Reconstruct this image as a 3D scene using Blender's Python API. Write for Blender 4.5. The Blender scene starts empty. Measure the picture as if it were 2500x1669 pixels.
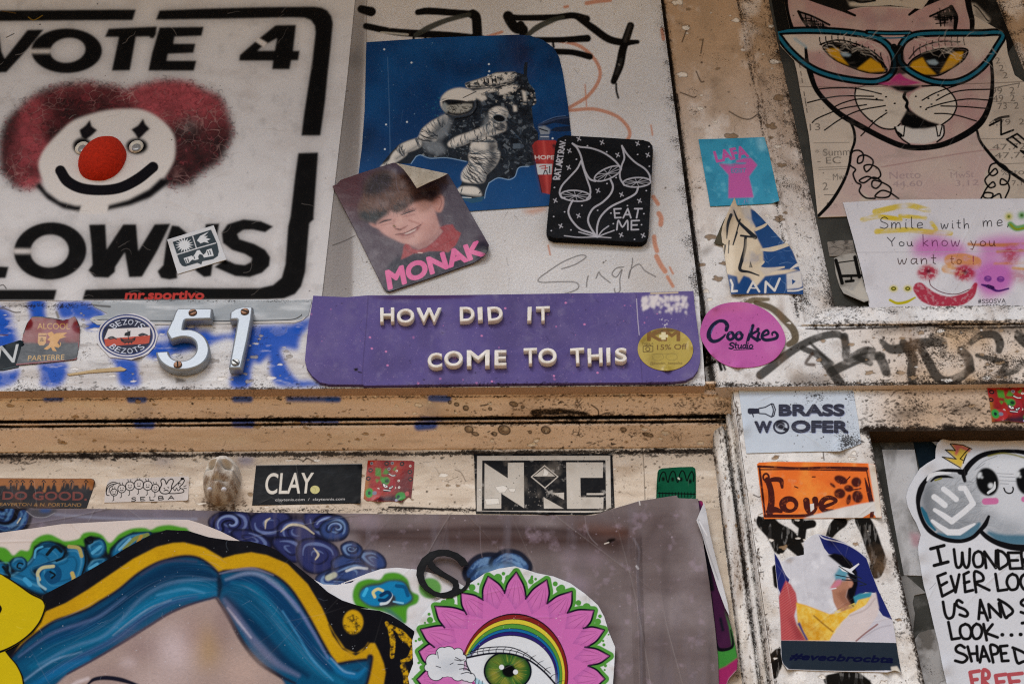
import bpy, bmesh, math, random
import numpy as np
from mathutils import Matrix, Vector, Euler

# ------------------------------------------------------------------ camera, sky, sun, exposure
SC = bpy.context.scene
COL = SC.collection
IW, IH = 2500.0, 1669.0            # pixel frame in which the shapes were measured
LENS, PITCH, ROLL = 50.0, 42.0, -0.43
CAM = Vector((0.0, -1.41, 1.60))
FPX = LENS / 36.0 * IW
cam_data = bpy.data.cameras.new('camera')
cam_data.lens = LENS
cam_data.sensor_width = 36.0
cam_data.clip_start = 0.05
cam_data.clip_end = 200.0
camera = bpy.data.objects.new('camera', cam_data)
COL.objects.link(camera)
camera.matrix_world = (Matrix.Translation(CAM) @ Matrix.Rotation(math.radians(90 + PITCH), 4, 'X')
                       @ Matrix.Rotation(math.radians(ROLL), 4, 'Z'))
SC.camera = camera

SUN_EL, SUN_AZ = 46.0, 200.0       # a veiled sun in front of the facade, azimuth clockwise from +Y
world = bpy.data.worlds.new('World')
SC.world = world
world.use_nodes = True
wn = world.node_tree.nodes
sky = wn.new('ShaderNodeTexSky')
sky.sky_type = 'NISHITA'
sky.sun_disc = False
sky.sun_elevation = math.radians(SUN_EL)
sky.sun_rotation = math.radians(SUN_AZ)
sky.air_density = 1.0
sky.dust_density = 1.0
sky.ozone_density = 1.0
wn['Background'].inputs['Strength'].default_value = 0.12
world.node_tree.links.new(sky.outputs['Color'], wn['Background'].inputs['Color'])

sun_data = bpy.data.lights.new('sun', 'SUN')
sun_data.energy = 1.25
sun_data.angle = math.radians(24)
sun_data.color = (1.0, 0.99, 0.975)
sun = bpy.data.objects.new('sun', sun_data)
COL.objects.link(sun)
az, el = math.radians(SUN_AZ), math.radians(SUN_EL)
sdir = Vector((math.sin(az) * math.cos(el), math.cos(az) * math.cos(el), math.sin(el)))
sun.rotation_euler = sdir.to_track_quat('Z', 'Y').to_euler()
sun.location = (0, -6, 8)

SC.view_settings.view_transform = 'Standard'
SC.view_settings.look = 'None'
SC.view_settings.exposure = 0.36
SC.view_settings.gamma = 1.0
SC.view_settings.use_curve_mapping = False
SC.cycles.filter_width = 1.15
SC.cycles.use_denoising = False

# ------------------------------------------------------------------ measuring helpers
RNG = np.random.default_rng(7)
MW = np.array(camera.matrix_world)[:3, :3]


def P(u, v, d):
    """the point of the plane lying d metres in front of the facade that shows at (u, v)"""
    u = np.asarray(u, float); v = np.asarray(v, float); d = np.asarray(d, float)
    x = (u - IW / 2) / FPX
    y = -(v - IH / 2) / FPX
    dx = MW[0, 0] * x + MW[0, 1] * y - MW[0, 2]
    dy = MW[1, 0] * x + MW[1, 1] * y - MW[1, 2]
    dz = MW[2, 0] * x + MW[2, 1] * y - MW[2, 2]
    t = (-d - CAM.y) / dy
    return np.stack([CAM.x + dx * t, CAM.y + dy * t, CAM.z + dz * t], -1)


def VEFF(u, v):                    # same value along a level line of the facade
    return v + 0.0075 * (np.asarray(u) - 1250.0)


VPU, VPV = 1221.0, -3022.0         # where the plumb lines meet


def UEFF(u, v, vref=1300.0):       # same value along a plumb line: its u at row vref
    return VPU + (np.asarray(u) - VPU) * (vref - VPV) / (np.asarray(v) - VPV)


CROP = {'A': (0, 0, 2.61), 'B': (800, 0, 2.61), 'C': (1600, 0, 2.61), 'D': (0, 530, 2.61), 'E': (800, 530, 2.61),
        'F': (1600, 530, 2.61), 'G': (0, 1069, 2.61), 'H': (800, 1069, 2.61), 'I': (1600, 1069, 2.61),
        'J': (920, 140, 4.126), 'K': (800, 390, 4.752), 'L': (860, 1100, 11.2), 'M': (460, 1110, 11.2),
        'N': (2080, 1040, 5.226), 'O': (2180, 1300, 4.25), 'S': (0, 0, 1.0)}


def T(s):
    """'A 10,20 30,40 B 5,6' -> measured points in the 2500 px frame"""
    out = []; ox, oy, k = 0, 0, 1.0
    for w in s.split():
        if w in CROP:
            ox, oy, k = CROP[w]
        else:
            a, b = w.split(',')
            out.append((ox + float(a) / k, oy + float(b) / k))
    return np.array(out)


def lin(c):
    if isinstance(c, str):
        c = c.lstrip('#')
        c = [int(c[i:i + 2], 16) / 255 for i in (0, 2, 4)]
    c = np.asarray(c, float)
    return np.where(c <= 0.04045, c / 12.92, ((c + 0.055) / 1.055) ** 2.4)


def spline(p, closed=False, n=6):
    p = np.asarray(p, float)
    if len(p) < 3:
        return p
    if closed:
        q = np.vstack([p[-1], p, p[0], p[1]])
    else:
        q = np.vstack([2 * p[0] - p[1], p, 2 * p[-1] - p[-2]])
    a, b, c, d = q[:-3], q[1:-2], q[2:-1], q[3:]
    t = np.linspace(0, 1, n, endpoint=False)[None, :, None]
    a, b, c, d = a[:, None], b[:, None], c[:, None], d[:, None]
    r = 0.5 * (2 * b + (c - a) * t + (2 * a - 5 * b + 4 * c - d) * t ** 2 + (3 * b - a - 3 * c + d) * t ** 3)
    r = r.reshape(-1, p.shape[1])
    return r if closed else np.vstack([r, p[-1]])


def oval(cx, cy, rx, ry, rot=0, a0=0, a1=360, n=40):
    a = np.radians(np.linspace(a0, a1, n, endpoint=abs(a1 - a0) < 359))
    x, y = np.cos(a) * rx, np.sin(a) * ry
    r = math.radians(rot)
    return np.stack([cx + x * math.cos(r) - y * math.sin(r), cy + x * math.sin(r) + y * math.cos(r)], 1)


def ov(crop, cx, cy, rx, ry, rot=0, a0=0, a1=360, n=40):
    ox, oy, k = CROP[crop]
    return oval(ox + cx / k, oy + cy / k, rx / k, ry / k, rot, a0, a1, n)


def vnoise(nx, ny, scale, seed, octaves=4, gain=0.5, sx=1.0, sy=1.0):
    """smooth value noise in 0..1; scale = size of the largest blobs in samples"""
    rng = np.random.default_rng(seed)
    out = np.zeros((ny, nx)); amp = 1.0; tot = 0.0
    for o in range(octaves):
        gx = max(1.0, scale * sx); gy = max(1.0, scale * sy)
        w = int(nx / gx) + 3; h = int(ny / gy) + 3
        g = rng.random((h, w))
        x = np.arange(nx) / gx; y = np.arange(ny) / gy
        xi = x.astype(int); yi = y.astype(int)
        fx = x - xi; fy = y - yi
        fx = fx * fx * (3 - 2 * fx); fy = fy * fy * (3 - 2 * fy)
        r0 = g[yi][:, xi] * (1 - fx) + g[yi][:, xi + 1] * fx
        r1 = g[yi + 1][:, xi] * (1 - fx) + g[yi + 1][:, xi + 1] * fx
        out += amp * (r0 * (1 - fy)[:, None] + r1 * fy[:, None])
        tot += amp; amp *= gain; scale /= 2.0
        if scale < 0.6:
            break
    return out / tot


def boxblur(m, r):
    """three box passes, close to a gaussian of sigma r (samples)"""
    k = int(max(1, round(r)))
    for _ in range(3):
        for ax in (0, 1):
            pad = [(0, 0), (0, 0)]; pad[ax] = (k + 1, k)
            c = np.cumsum(np.pad(m, pad, mode='edge'), axis=ax)
            n = m.shape[ax]; w = 2 * k + 1
            m = (np.take(c, range(w, w + n), ax) - np.take(c, range(0, n), ax)) / w
    return m


# ------------------------------------------------------------------ letters
_glyphs = {}


def glyphs(txt, bold=0.0):
    """outline loops of a line of type in the built-in font"""
    key = (txt, bold)
    if key in _glyphs:
        return _glyphs[key]
    cu = bpy.data.curves.new('type', 'FONT')
    cu.body = txt; cu.fill_mode = 'NONE'; cu.resolution_u = 5; cu.offset = bold
    ob = bpy.data.objects.new('type', cu)
    COL.objects.link(ob)
    bpy.context.view_layer.update()
    dg = bpy.context.evaluated_depsgraph_get()
    me = bpy.data.meshes.new_from_object(ob.evaluated_get(dg))
    adj = {}
    for e in me.edges:
        a, b = e.vertices
        adj.setdefault(a, []).append(b); adj.setdefault(b, []).append(a)
    co = [(v.co.x, v.co.y) for v in me.vertices]
    seen, loops = set(), []
    for s0 in adj:
        if s0 in seen:
            continue
        loop, cur, prev = [], s0, None
        while cur not in seen:
            seen.add(cur); loop.append(co[cur])
            nx = [q for q in adj[cur] if q != prev and q not in seen]
            if not nx:
                break
            prev, cur = cur, nx[0]
        if len(loop) > 2:
            loops.append(np.array(loop))
    bpy.data.objects.remove(ob); bpy.data.curves.remove(cu); bpy.data.meshes.remove(me)
    allp = np.vstack(loops)
    lo, hi = allp.min(0), allp.max(0)
    loops = [(l - lo) / np.maximum(hi - lo, 1e-6) for l in loops]
    _glyphs[key] = loops
    return loops


def quadmap(q, p):
    """unit square (y up) onto TL, TR, BR, BL"""
    tl, tr, br, bl = [np.asarray(a) for a in q]
    x, y = p[:, 0:1], p[:, 1:2]
    return (bl * (1 - x) + br * x) * (1 - y) + (tl * (1 - x) + tr * x) * y


SKEL = {}
for row in '''A.8:0,0 .4,1 .8,0|.15,.35 .65,.35
B.7:0,0 0,1 .5,.95 .6,.75 .45,.55 0,.5 .5,.48 .7,.25 .5,.03 0,0
C.75:.75,.85 .45,1 .1,.8 0,.5 .1,.15 .45,0 .75,.12
D.75:.05,1 .08,0 .4,.05 .75,.3 .72,.65 .4,.95 0,1
E.65:.65,1 0,.97 .05,0 .65,.03|.02,.5 .5,.52
F.65:.65,1 0,.97 .03,0|.02,.5 .5,.52
G.8:.75,.85 .45,1 .1,.8 0,.5 .1,.15 .45,0 .75,.12 .75,.45 .45,.45
H.7:0,1 .02,0|.7,1 .7,0|0,.5 .7,.5
I.5:0,1 .5,1|.25,1 .25,0|0,0 .5,0
J.5:0,1 .6,1|.35,1 .35,.2 .2,0 .05,.1
K.7:0,1 .02,0|.65,1 .05,.45 .7,0
L.6:0,1 .04,0 .6,.03
M.95:0,0 .1,1 .47,.3 .85,1 .95,0
N.75:0,0 .03,1 .7,0 .75,1
O.8:.4,1 .1,.82 0,.45 .15,.08 .4,0 .68,.12 .8,.5 .68,.88 .4,1
P.65:.02,0 0,1 .45,.97 .65,.75 .5,.5 .02,.45
R.7:.02,0 0,1 .45,.97 .62,.76 .48,.55 .03,.48 .7,0
S.6:.6,.85 .35,1 .08,.85 .1,.62 .5,.42 .6,.2 .35,0 0,.1
T.7:0,1 .7,1|.35,1 .35,0
U.7:0,1 .03,.3 .2,0 .5,.02 .66,.3 .7,1
V.75:0,1 .35,0 .75,1
W1:0,1 .1,.15 .25,0 .42,.2 .5,.8|.5,.8 .55,.2 .72,0 .9,.25 1,1
Y.7:0,1 .32,.5 .7,1|.32,.5 .3,0
a.5:.42,.45 .2,.5 .03,.3 .08,.05 .25,.02 .42,.25 .45,.5 .45,.08 .55,0
e.45:.03,.25 .4,.3 .35,.48 .15,.5 .02,.3 .1,.02 .42,.08
h.5:0,1 .03,0 .08,.3 .25,.48 .4,.4 .45,0
i.2:.08,.5 .08,.05 .18,0|.1,.72 .11,.75
k.45:0,1 .03,0|.4,.5 .06,.25 .42,0
l.2:.05,1 .05,.1 .18,0
m.75:0,.5 .03,0 .05,.3 .2,.5 .32,.4 .33,0 .38,.35 .52,.5 .65,.4 .68,0
n.5:0,.5 .03,0 .06,.3 .25,.5 .4,.4 .45,0
o.48:.22,.5 .03,.35 .05,.08 .22,0 .42,.1 .45,.35 .22,.5
s.4:.38,.45 .15,.5 .05,.35 .32,.2 .35,.06 .03,.02
t.38:.15,.85 .15,.1 .32,0|0,.55 .35,.55
u.5:0,.5 .03,.12 .15,0 .35,.1 .42,.5 .43,.08 .52,0
w.7:0,.5 .1,.02 .2,.02 .33,.4 .42,.02 .55,.05 .68,.5
y.5:0,.5 .2,.05|.45,.5 .15,-.35 0,-.3
r.35:0,.5 .03,0 .08,.35 .32,.48
v.45:0,.5 .2,0 .42,.5
Z.7:0,1 .7,1 0,0 .7,0
X.7:0,1 .7,0|.7,1 0,0
d.45:.4,.45 .15,.5 .02,.25 .12,.02 .3,.08 .42,.3|.45,1 .43,.1 .5,0
.@.15:.06,.02 .08,.03
,@.18:.1,.06 .04,-.12
!.15:.07,1 .07,.3|.07,.04 .08,.03
#.6:.2,1 .12,0|.48,1 .4,0|0,.65 .6,.68|0,.3 .58,.33
/.5:0,0 .45,1'''.split('\n'):
    head, body = row.split(':', 1)
    ch = head[0]
    SKEL[ch] = (float(head[1:].lstrip('@')), [np.array([[float(n) for n in q.split(',')] for q in st.split()]) for st in body.split('|')])


def skeleton(txt, gap=0.22):
    x = 0.0; out = []
    for ch in txt:
        if ch == ' ':
            x += 0.45; continue
        w, st = SKEL[ch]
        for s in st:
            out.append(s + np.array([x, 0]))
        x += w + gap
    x -= gap
    return [s / np.array([x, 1.0]) for s in out]


# ------------------------------------------------------------------ painted sheets
FINE = 0.74                        # mesh fineness of the printed sheets


class Sheet:
    """A pasted or painted surface: a fine mesh whose vertices carry the printed colour (rgb) and grime (a)."""

    def __init__(self, outline, c=1.7, base='#d8d4d0', dirt=0.0, smooth=False, seed=1):
        loops = outline if isinstance(outline, list) else [outline]
        loops = [T(l) if isinstance(l, str) else np.asarray(l) for l in loops]
        if smooth:
            loops = [spline(l, True, 5) for l in loops]
        c = max(.85, c * FINE)
        self.loops = loops; self.c = c; self.seed = seed
        a = np.vstack(loops)
        self.u0, self.v0 = a.min(0) - 2 * c
        self.nx = int(math.ceil((a[:, 0].max() - self.u0) / c)) + 3
        self.ny = int(math.ceil((a[:, 1].max() - self.v0) / c)) + 3
        self.rgb = np.empty((self.ny, self.nx, 3)); self.rgb[:] = lin(base)
        self.dirt = np.full((self.ny, self.nx), float(dirt))
        self.U = self.u0 + np.arange(self.nx)[None, :] * c + np.zeros((self.ny, 1))
        self.V = self.v0 + np.arange(self.ny)[:, None] * c + np.zeros((1, self.nx))
        self.rel = np.zeros((self.ny, self.nx))

    def pts(self, p):
        return T(p) if isinstance(p, str) else np.asarray(p, float)

    # --- coverage masks: (y0, x0, mask)
    def cover(self, loops, pad=0):
        c = self.c
        L = [(l - [self.u0, self.v0]) / c for l in loops]
        a = np.vstack(L)
        x0 = max(0, int(a[:, 0].min()) - 1 - pad); x1 = min(self.nx, int(a[:, 0].max()) + 3 + pad)
        y0 = max(0, int(a[:, 1].min()) - 1 - pad); y1 = min(self.ny, int(a[:, 1].max()) + 3 + pad)
        if x1 <= x0 or y1 <= y0:
            return None
        w, h = x1 - x0, y1 - y0
        m = np.zeros((h, w))
        P0 = np.vstack(L); P1 = np.vstack([np.roll(l, -1, 0) for l in L])
        ymin = np.minimum(P0[:, 1], P1[:, 1]); ymax = np.maximum(P0[:, 1], P1[:, 1])
        cells = np.arange(w + 1) + x0 - 0.5
        for j in range(h):
            for s in (-0.33, 0.0, 0.33):
                y = y0 + j + s
                k = (ymin <= y) & (ymax > y)
                if not k.any():
                    continue
                a, b = P0[k], P1[k]
                xs = np.sort(a[:, 0] + (y - a[:, 1]) * (b[:, 0] - a[:, 0]) / (b[:, 1] - a[:, 1]))
                for i in range(0, len(xs) - 1, 2):
                    lo, hi = xs[i], xs[i + 1]
                    if hi < cells[0] or lo > cells[-1]:
                        continue
                    cc = np.clip(cells, lo, hi)
                    m[j] += cc[1:] - cc[:-1]
        return y0, x0, np.minimum(m / 3.0, 1.0)

    def put(self, cov, col, op=1.0, tex=None, dirt=None):
        if cov is None:
            return
        y0, x0, m = cov
        h, w = m.shape
        m = m * op
        if tex is not None:
            m = m * tex[y0:y0 + h, x0:x0 + w]
        if col is not None:
            col = lin(col) if isinstance(col, (str, tuple, list)) else col
            if getattr(col, 'ndim', 1) == 3:
                col = col[y0:y0 + h, x0:x0 + w]
            r = self.rgb[y0:y0 + h, x0:x0 + w]
            r += (col - r) * m[..., None]
        if dirt is not None:
            r = self.dirt[y0:y0 + h, x0:x0 + w]
            r += (dirt - r) * m

    def f(self, p, col, soft=0, op=1.0, sm=False, tex=None, dirt=None):
        """fill one or more loops"""
        loops = [self.pts(q) for q in p] if isinstance(p, list) else [self.pts(p)]
        if sm:
            loops = [spline(l, True, 6) for l in loops]
        pad = int(soft / self.c * 3) + 1 if soft else 0
        cov = self.cover(loops, pad)
        if cov and soft:
            cov = (cov[0], cov[1], boxblur(cov[2], soft / self.c))
        self.put(cov, col, op, tex, dirt)
        return self

    def stroke_mask(self, p, w, soft, pad=0):
        c = self.c
        p = np.asarray(p); n = len(p)
        w = np.asarray(w, float)
        if w.ndim == 0:
            w = np.full(n, float(w))
        elif len(w) != n:
            w = np.interp(np.linspace(0, 1, n), np.linspace(0, 1, len(w)), w)
        q = (p - [self.u0, self.v0]) / c; r = w / 2 / c; s = max(soft / c, 0.5)
        R = r.max() + s + 2
        x0 = max(0, int(q[:, 0].min() - R)); x1 = min(self.nx, int(q[:, 0].max() + R) + 2)
        y0 = max(0, int(q[:, 1].min() - R)); y1 = min(self.ny, int(q[:, 1].max() + R) + 2)
        if x1 <= x0 or y1 <= y0:
            return None
        m = np.zeros((y1 - y0, x1 - x0))
        for i in range(max(1, n - 1)):
            a = q[i]; b = q[min(i + 1, n - 1)]
            ra, rb = r[i], r[min(i + 1, n - 1)]
            e = max(ra, rb) + s + 1
            xa = max(x0, int(min(a[0], b[0]) - e)); xb = min(x1, int(max(a[0], b[0]) + e) + 2)
            ya = max(y0, int(min(a[1], b[1]) - e)); yb = min(y1, int(max(a[1], b[1]) + e) + 2)
            if xb <= xa or yb <= ya:
                continue
            X, Y = np.meshgrid(np.arange(xa, xb), np.arange(ya, yb))
            d = b - a; L2 = d @ d
            t = np.clip(((X - a[0]) * d[0] + (Y - a[1]) * d[1]) / L2, 0, 1) if L2 > 1e-9 else np.zeros(X.shape)
            dist = np.hypot(X - a[0] - t * d[0], Y - a[1] - t * d[1])
            rr = ra + (rb - ra) * t
            k = np.clip(0.5 + (rr - dist) / (2 * s), 0, 1)
            if s > 1:
                k = k * k * (3 - 2 * k)
            sub = m[ya - y0:yb - y0, xa - x0:xb - x0]
            np.maximum(sub, k, out=sub)
        return y0, x0, m

    def s(self, p, w, col, soft=0, op=1.0, sm=True, closed=False, tex=None, dirt=None):
        """one brush or pen stroke (w may be a list of widths along it)"""
        p = self.pts(p)
        if sm and len(p) > 2:
            p = spline(p, closed)
        if closed:
            p = np.vstack([p, p[:1]])
        self.put(self.stroke_mask(p, w, soft), col, op, tex, dirt)
        return self

    def ss(self, many, w, col, **k):
        for q in many.split('|'):
            self.s(q, w, col, **k)
        return self

    def t(self, txt, quad, col, bold=0.0, op=1.0, soft=0, tex=None):
        """a line of type fitted into TL TR BR BL"""
        q = self.pts(quad)
        if len(q) == 2:
            (a, b), (c, d) = q
            q = np.array([(a, b), (c, b), (c, d), (a, d)])
        loops = [quadmap(q, l) for l in glyphs(txt)]
        if bold > 0:
            h = np.hypot(*(q[3] - q[0])); c0 = (q[0] + q[1] + q[2] + q[3]) / 4
            k = bold * h * 1.25
            ex = (q[1] - q[0]) / max(1e-6, np.hypot(*(q[1] - q[0]))); ey = (q[3] - q[0]) / max(1e-6, h)
            q = np.array([q[0] + (ex + ey) * k, q[1] + (ey - ex) * k, q[2] - (ex + ey) * k, q[3] + (ex - ey) * k])
            loops = [quadmap(q, l) for l in glyphs(txt)]
            cov = self.cover(loops, int(2 * k / self.c) + 3)
            if cov is None:
                return self
            y0, x0, m = cov
            for l in loops:
                st = self.stroke_mask(np.vstack([l, l[:1]]), 2 * k, 0)
                if st is None:
                    continue
                a0, b0, mm = st
                ya, yb = max(a0, y0), min(a0 + mm.shape[0], y0 + m.shape[0]); xa, xb = max(b0, x0), min(b0 + mm.shape[1], x0 + m.shape[1])
                if yb > ya and xb > xa:
                    sub = m[ya - y0:yb - y0, xa - x0:xb - x0]
                    np.maximum(sub, mm[ya - a0:yb - a0, xa - b0:xb - b0], out=sub)
            self.put((y0, x0, m), col, op, tex)
            return self
        return self.f(loops, col, soft=soft, op=op, tex=tex)

    def hand(self, txt, quad, w, col, gap=0.22, jit=0.0, **k):
        q = self.pts(quad)
        if len(q) == 2:
            (a, b), (c, d) = q
            q = np.array([(a, b), (c, b), (c, d), (a, d)])
        for st in skeleton(txt, gap):
            p = quadmap(q, st)
            if jit:
                p = p + RNG.normal(0, jit, p.shape)
            if len(p) > 4:
                p = spline(p, False, 4)
            self.s(p, w, col, sm=False, **k)
        return self

    def arc(self, txt, cx, cy, rx, ry, a0, a1, h, col, bold=0.0, flip=False):
        """letters along an ellipse, angles in degrees (0 = right, 90 = down)"""
        n = len(txt)
        for i, ch in enumerate(txt):
            if ch == ' ':
                continue
            am = math.radians(a0 + (a1 - a0) * i / max(1, n - 1)); da = math.radians(abs(a1 - a0) / max(1, n - 1) * 0.42)
            if ch == 'I':
                da *= 0.4
            def pt(a, k):
                return (cx + math.cos(a) * (rx + k * rx / max(ry, 1)), cy + math.sin(a) * (ry + k))
            if not flip:
                q = [pt(am - da, h / 2), pt(am + da, h / 2), pt(am + da, -h / 2), pt(am - da, -h / 2)]
            else:
                q = [pt(am + da, -h / 2), pt(am - da, -h / 2), pt(am - da, h / 2), pt(am + da, h / 2)]
            self.f([quadmap(q, l) for l in glyphs(ch, bold)], col)
        return self

    def noise(self, scale, seed, octaves=4, sx=1, sy=1):
        return vnoise(self.nx, self.ny, scale / self.c, seed, octaves, 0.55, sx, sy)

    def mottle(self, col, scale=40, lo=0.5, hi=0.8, op=0.5, seed=3, sx=1, sy=1, oct=5):
        n = np.clip((self.noise(scale, seed, oct, sx, sy) - lo) / (hi - lo), 0, 1) * op
        self.rgb += (lin(col) - self.rgb) * n[..., None]
        return self

    def vary(self, amt=0.06, scale=60, seed=5, sx=1, sy=1):
        n = self.noise(scale, seed, 5, sx, sy) - 0.5
        self.rgb *= np.clip(1 + 2 * amt * n, 0, 3)[..., None]
        return self

    def specks(self, n, r0, r1, col, box=None, seed=9, op=0.9):
        rng = np.random.default_rng(seed)
        if box is None:
            a = np.vstack(self.loops); box = (*a.min(0), *a.max(0))
        for _ in range(n):
            x = rng.uniform(box[0], box[2]); y = rng.uniform(box[1], box[3])
            r = r0 + (r1 - r0) * rng.random() ** 3
            self.s(np.array([(x, y), (x + rng.normal(0, r * .4), y + rng.normal(0, r * .3))]), 2 * r, col, op=op * rng.uniform(.4, 1), sm=False)
        return self

    def scratch(self, n, ln, w, col, box=None, ang=0, spread=30, seed=4, op=0.6):
        rng = np.random.default_rng(seed)
        if box is None:
            a = np.vstack(self.loops); box = (*a.min(0), *a.max(0))
        for _ in range(n):
            x = rng.uniform(box[0], box[2]); y = rng.uniform(box[1], box[3])
            a = math.radians(ang + rng.normal(0, spread)); L = ln * rng.uniform(.3, 1)
            k = 5
            q = [(x, y)]
            for _i in range(k):
                a += rng.normal(0, .35)
                q.append((q[-1][0] + math.cos(a) * L / k, q[-1][1] + math.sin(a) * L / k))
            self.s(np.array(q), [w, w * rng.uniform(.3, 1.4), w * .4], col, op=op * rng.uniform(.4, 1), sm=False)
        return self

    def crud(self, p, n, spread, r0, r1, col='#1c130b', seed=1, op=.85, gap=.35, long=2.2):
        """clots of dirt and flaked paint gathered along a joint"""
        rng = np.random.default_rng(seed)
        p = self.pts(p); seg = np.hypot(*np.diff(p, axis=0).T); cum = np.concatenate([[0], np.cumsum(seg)]) / seg.sum()
        dens = vnoise(400, 1, 40, seed + 5, 4)[0]; dens = np.clip((dens - gap) * 3, 0, 1) + .05
        k = 0
        while k < n:
            t = rng.random()
            if rng.random() > dens[int(t * 399)]:
                continue
            k += 1
            x = np.interp(t, cum, p[:, 0]); y = np.interp(t, cum, p[:, 1])
            t2 = min(1, t + .002); a = math.atan2(np.interp(t2, cum, p[:, 1]) - y, np.interp(t2, cum, p[:, 0]) - x) + rng.normal(0, .35)
            off = rng.normal(0, spread) * (1 if rng.random() < .75 else 2.4)
            x += -math.sin(a) * off; y += math.cos(a) * off
            r = r0 + (r1 - r0) * rng.random() ** 2.5; L = r * rng.uniform(.3, long)
            self.s(np.array([(x - math.cos(a) * L, y - math.sin(a) * L), (x + rng.normal(0, r * .4), y + rng.normal(0, r * .4)), (x + math.cos(a) * L, y + math.sin(a) * L)]), [r * .8, r * 1.6, r * .6], col, op=op * rng.uniform(.35, 1), sm=False)
        return self

    def chips(self, n, r0, r1, col, rim='#2b1e13', box=None, seed=1, depth=.0009, aspect=1.6):
        """flaked spots: an older layer laid bare inside a dark ragged rim"""
        rng = np.random.default_rng(seed)
        if box is None:
            a = np.vstack(self.loops); box = (*a.min(0), *a.max(0))
        for _ in range(n):
            cx, cy = rng.uniform(box[0], box[2]), rng.uniform(box[1], box[3]); r = r0 + (r1 - r0) * rng.random() ** 2.2
            m = rng.integers(8, 14); t = np.linspace(0, 2 * math.pi, m, endpoint=False)
            rr = r * rng.uniform(.5, 1.25, m); q = np.stack([cx + rr * np.cos(t) * aspect, cy + rr * np.sin(t) * .8], 1)
            self.s(q, max(.9, r * .22), rim, op=.75, closed=True, soft=.8)
            cv = self.cover([q], 2)
            self.put(cv, col, .85)
            if cv is not None:
                y0, x0, mm = cv; self.rel[y0:y0 + mm.shape[0], x0:x0 + mm.shape[1]] -= depth * mm * .5
        return self

    def curl(self, n, r, h, seed=1):
        """lift n stretches of the edge off the wall by h metres"""
        rng = np.random.default_rng(seed)
        A = np.vstack(self.loops)
        for i in rng.choice(len(A), min(n, len(A)), replace=False):
            k = rng.uniform(.6, 1.3)
            self.rel = self.rel + 1.7 * h * k * np.exp(-((np.hypot(self.U - A[i, 0], self.V - A[i, 1]) / (r * k)) ** 2))
        return self

    def creases(self, n, h=.0005, w=3.0, seed=1, ang=None, mark=.18):
        """wrinkles in the pasted sheet: raised lines, a little scuffed on the ridge"""
        rng = np.random.default_rng(seed)
        A = np.vstack(self.loops); lo, hi = A.min(0), A.max(0)
        hi = np.minimum(hi, [2520, 1690]); lo = np.maximum(lo, [-20, -20])
        for _ in range(n):
            c0 = rng.uniform(lo, hi); a = rng.uniform(0, math.pi) if ang is None else math.radians(ang) + rng.normal(0, .3)
            L = rng.uniform(.08, .3) * np.hypot(*(hi - lo)); t = np.array([math.cos(a), math.sin(a)])
            x = (self.U - c0[0]) * t[0] + (self.V - c0[1]) * t[1]
            y = -(self.U - c0[0]) * t[1] + (self.V - c0[1]) * t[0] + np.sin(x / (L * .3) + rng.uniform(0, 6)) * L * .02
            m = np.exp(-(x / (L * .6)) ** 2)
            self.rel = self.rel + h * rng.uniform(.4, 1.2) * np.exp(-(y / w) ** 2) * m
            k = np.exp(-(y / (w * .35)) ** 2) * m * mark * rng.uniform(.2, 1)
            self.rgb += (lin('#e4e0dc') - self.rgb) * k[..., None]
        return self

    def build(self, name, mat, d, thick=0.0006, parent=None, edge=None):
        c = self.c
        cov = self.cover(self.loops)
        M = np.zeros((self.ny, self.nx)); y0, x0, m = cov
        M[y0:y0 + m.shape[0], x0:x0 + m.shape[1]] = m
        inn = M >= 0.5
        cell = inn[:-1, :-1] | inn[1:, :-1] | inn[:-1, 1:] | inn[1:, 1:]
        use = np.zeros_like(inn)
        use[:-1, :-1] |= cell; use[1:, :-1] |= cell; use[:-1, 1:] |= cell; use[1:, 1:] |= cell
        U, V = self.U.copy(), self.V.copy()
        out = use & ~inn
        ys, xs = np.nonzero(out)
        A = np.vstack(self.loops); B = np.vstack([np.roll(l, -1, 0) for l in self.loops])
        D = B - A; L2 = np.maximum((D ** 2).sum(1), 1e-9)
        for k0 in range(0, len(ys), 2000):
            yy, xx = ys[k0:k0 + 2000], xs[k0:k0 + 2000]
            q = np.stack([U[yy, xx], V[yy, xx]], 1)
            t = np.clip(((q[:, None] - A) * D).sum(2) / L2, 0, 1)
            near = A + t[..., None] * D
            i = ((near - q[:, None]) ** 2).sum(2).argmin(1)
            r = near[np.arange(len(i)), i]
            U[yy, xx], V[yy, xx] = r[:, 0], r[:, 1]
        DD = (d(U, V) if callable(d) else np.full(U.shape, float(d))) + self.rel
        idx = np.full(inn.shape, -1, int); idx[use] = np.arange(use.sum())
        co = P(U[use], V[use], DD[use])
        ink = np.clip(self.rgb[use], 0, 1)
        lum = ink @ np.array([.3, .59, .11])
        ink = ink * ((lum + 1e-4) ** .16 * 1.06)[:, None]
        col = np.concatenate([ink, self.dirt[use][:, None]], 1)
        cy, cx = np.nonzero(cell)
        quads = np.stack([idx[cy + 1, cx], idx[cy + 1, cx + 1], idx[cy, cx + 1], idx[cy, cx]], 1)
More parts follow.
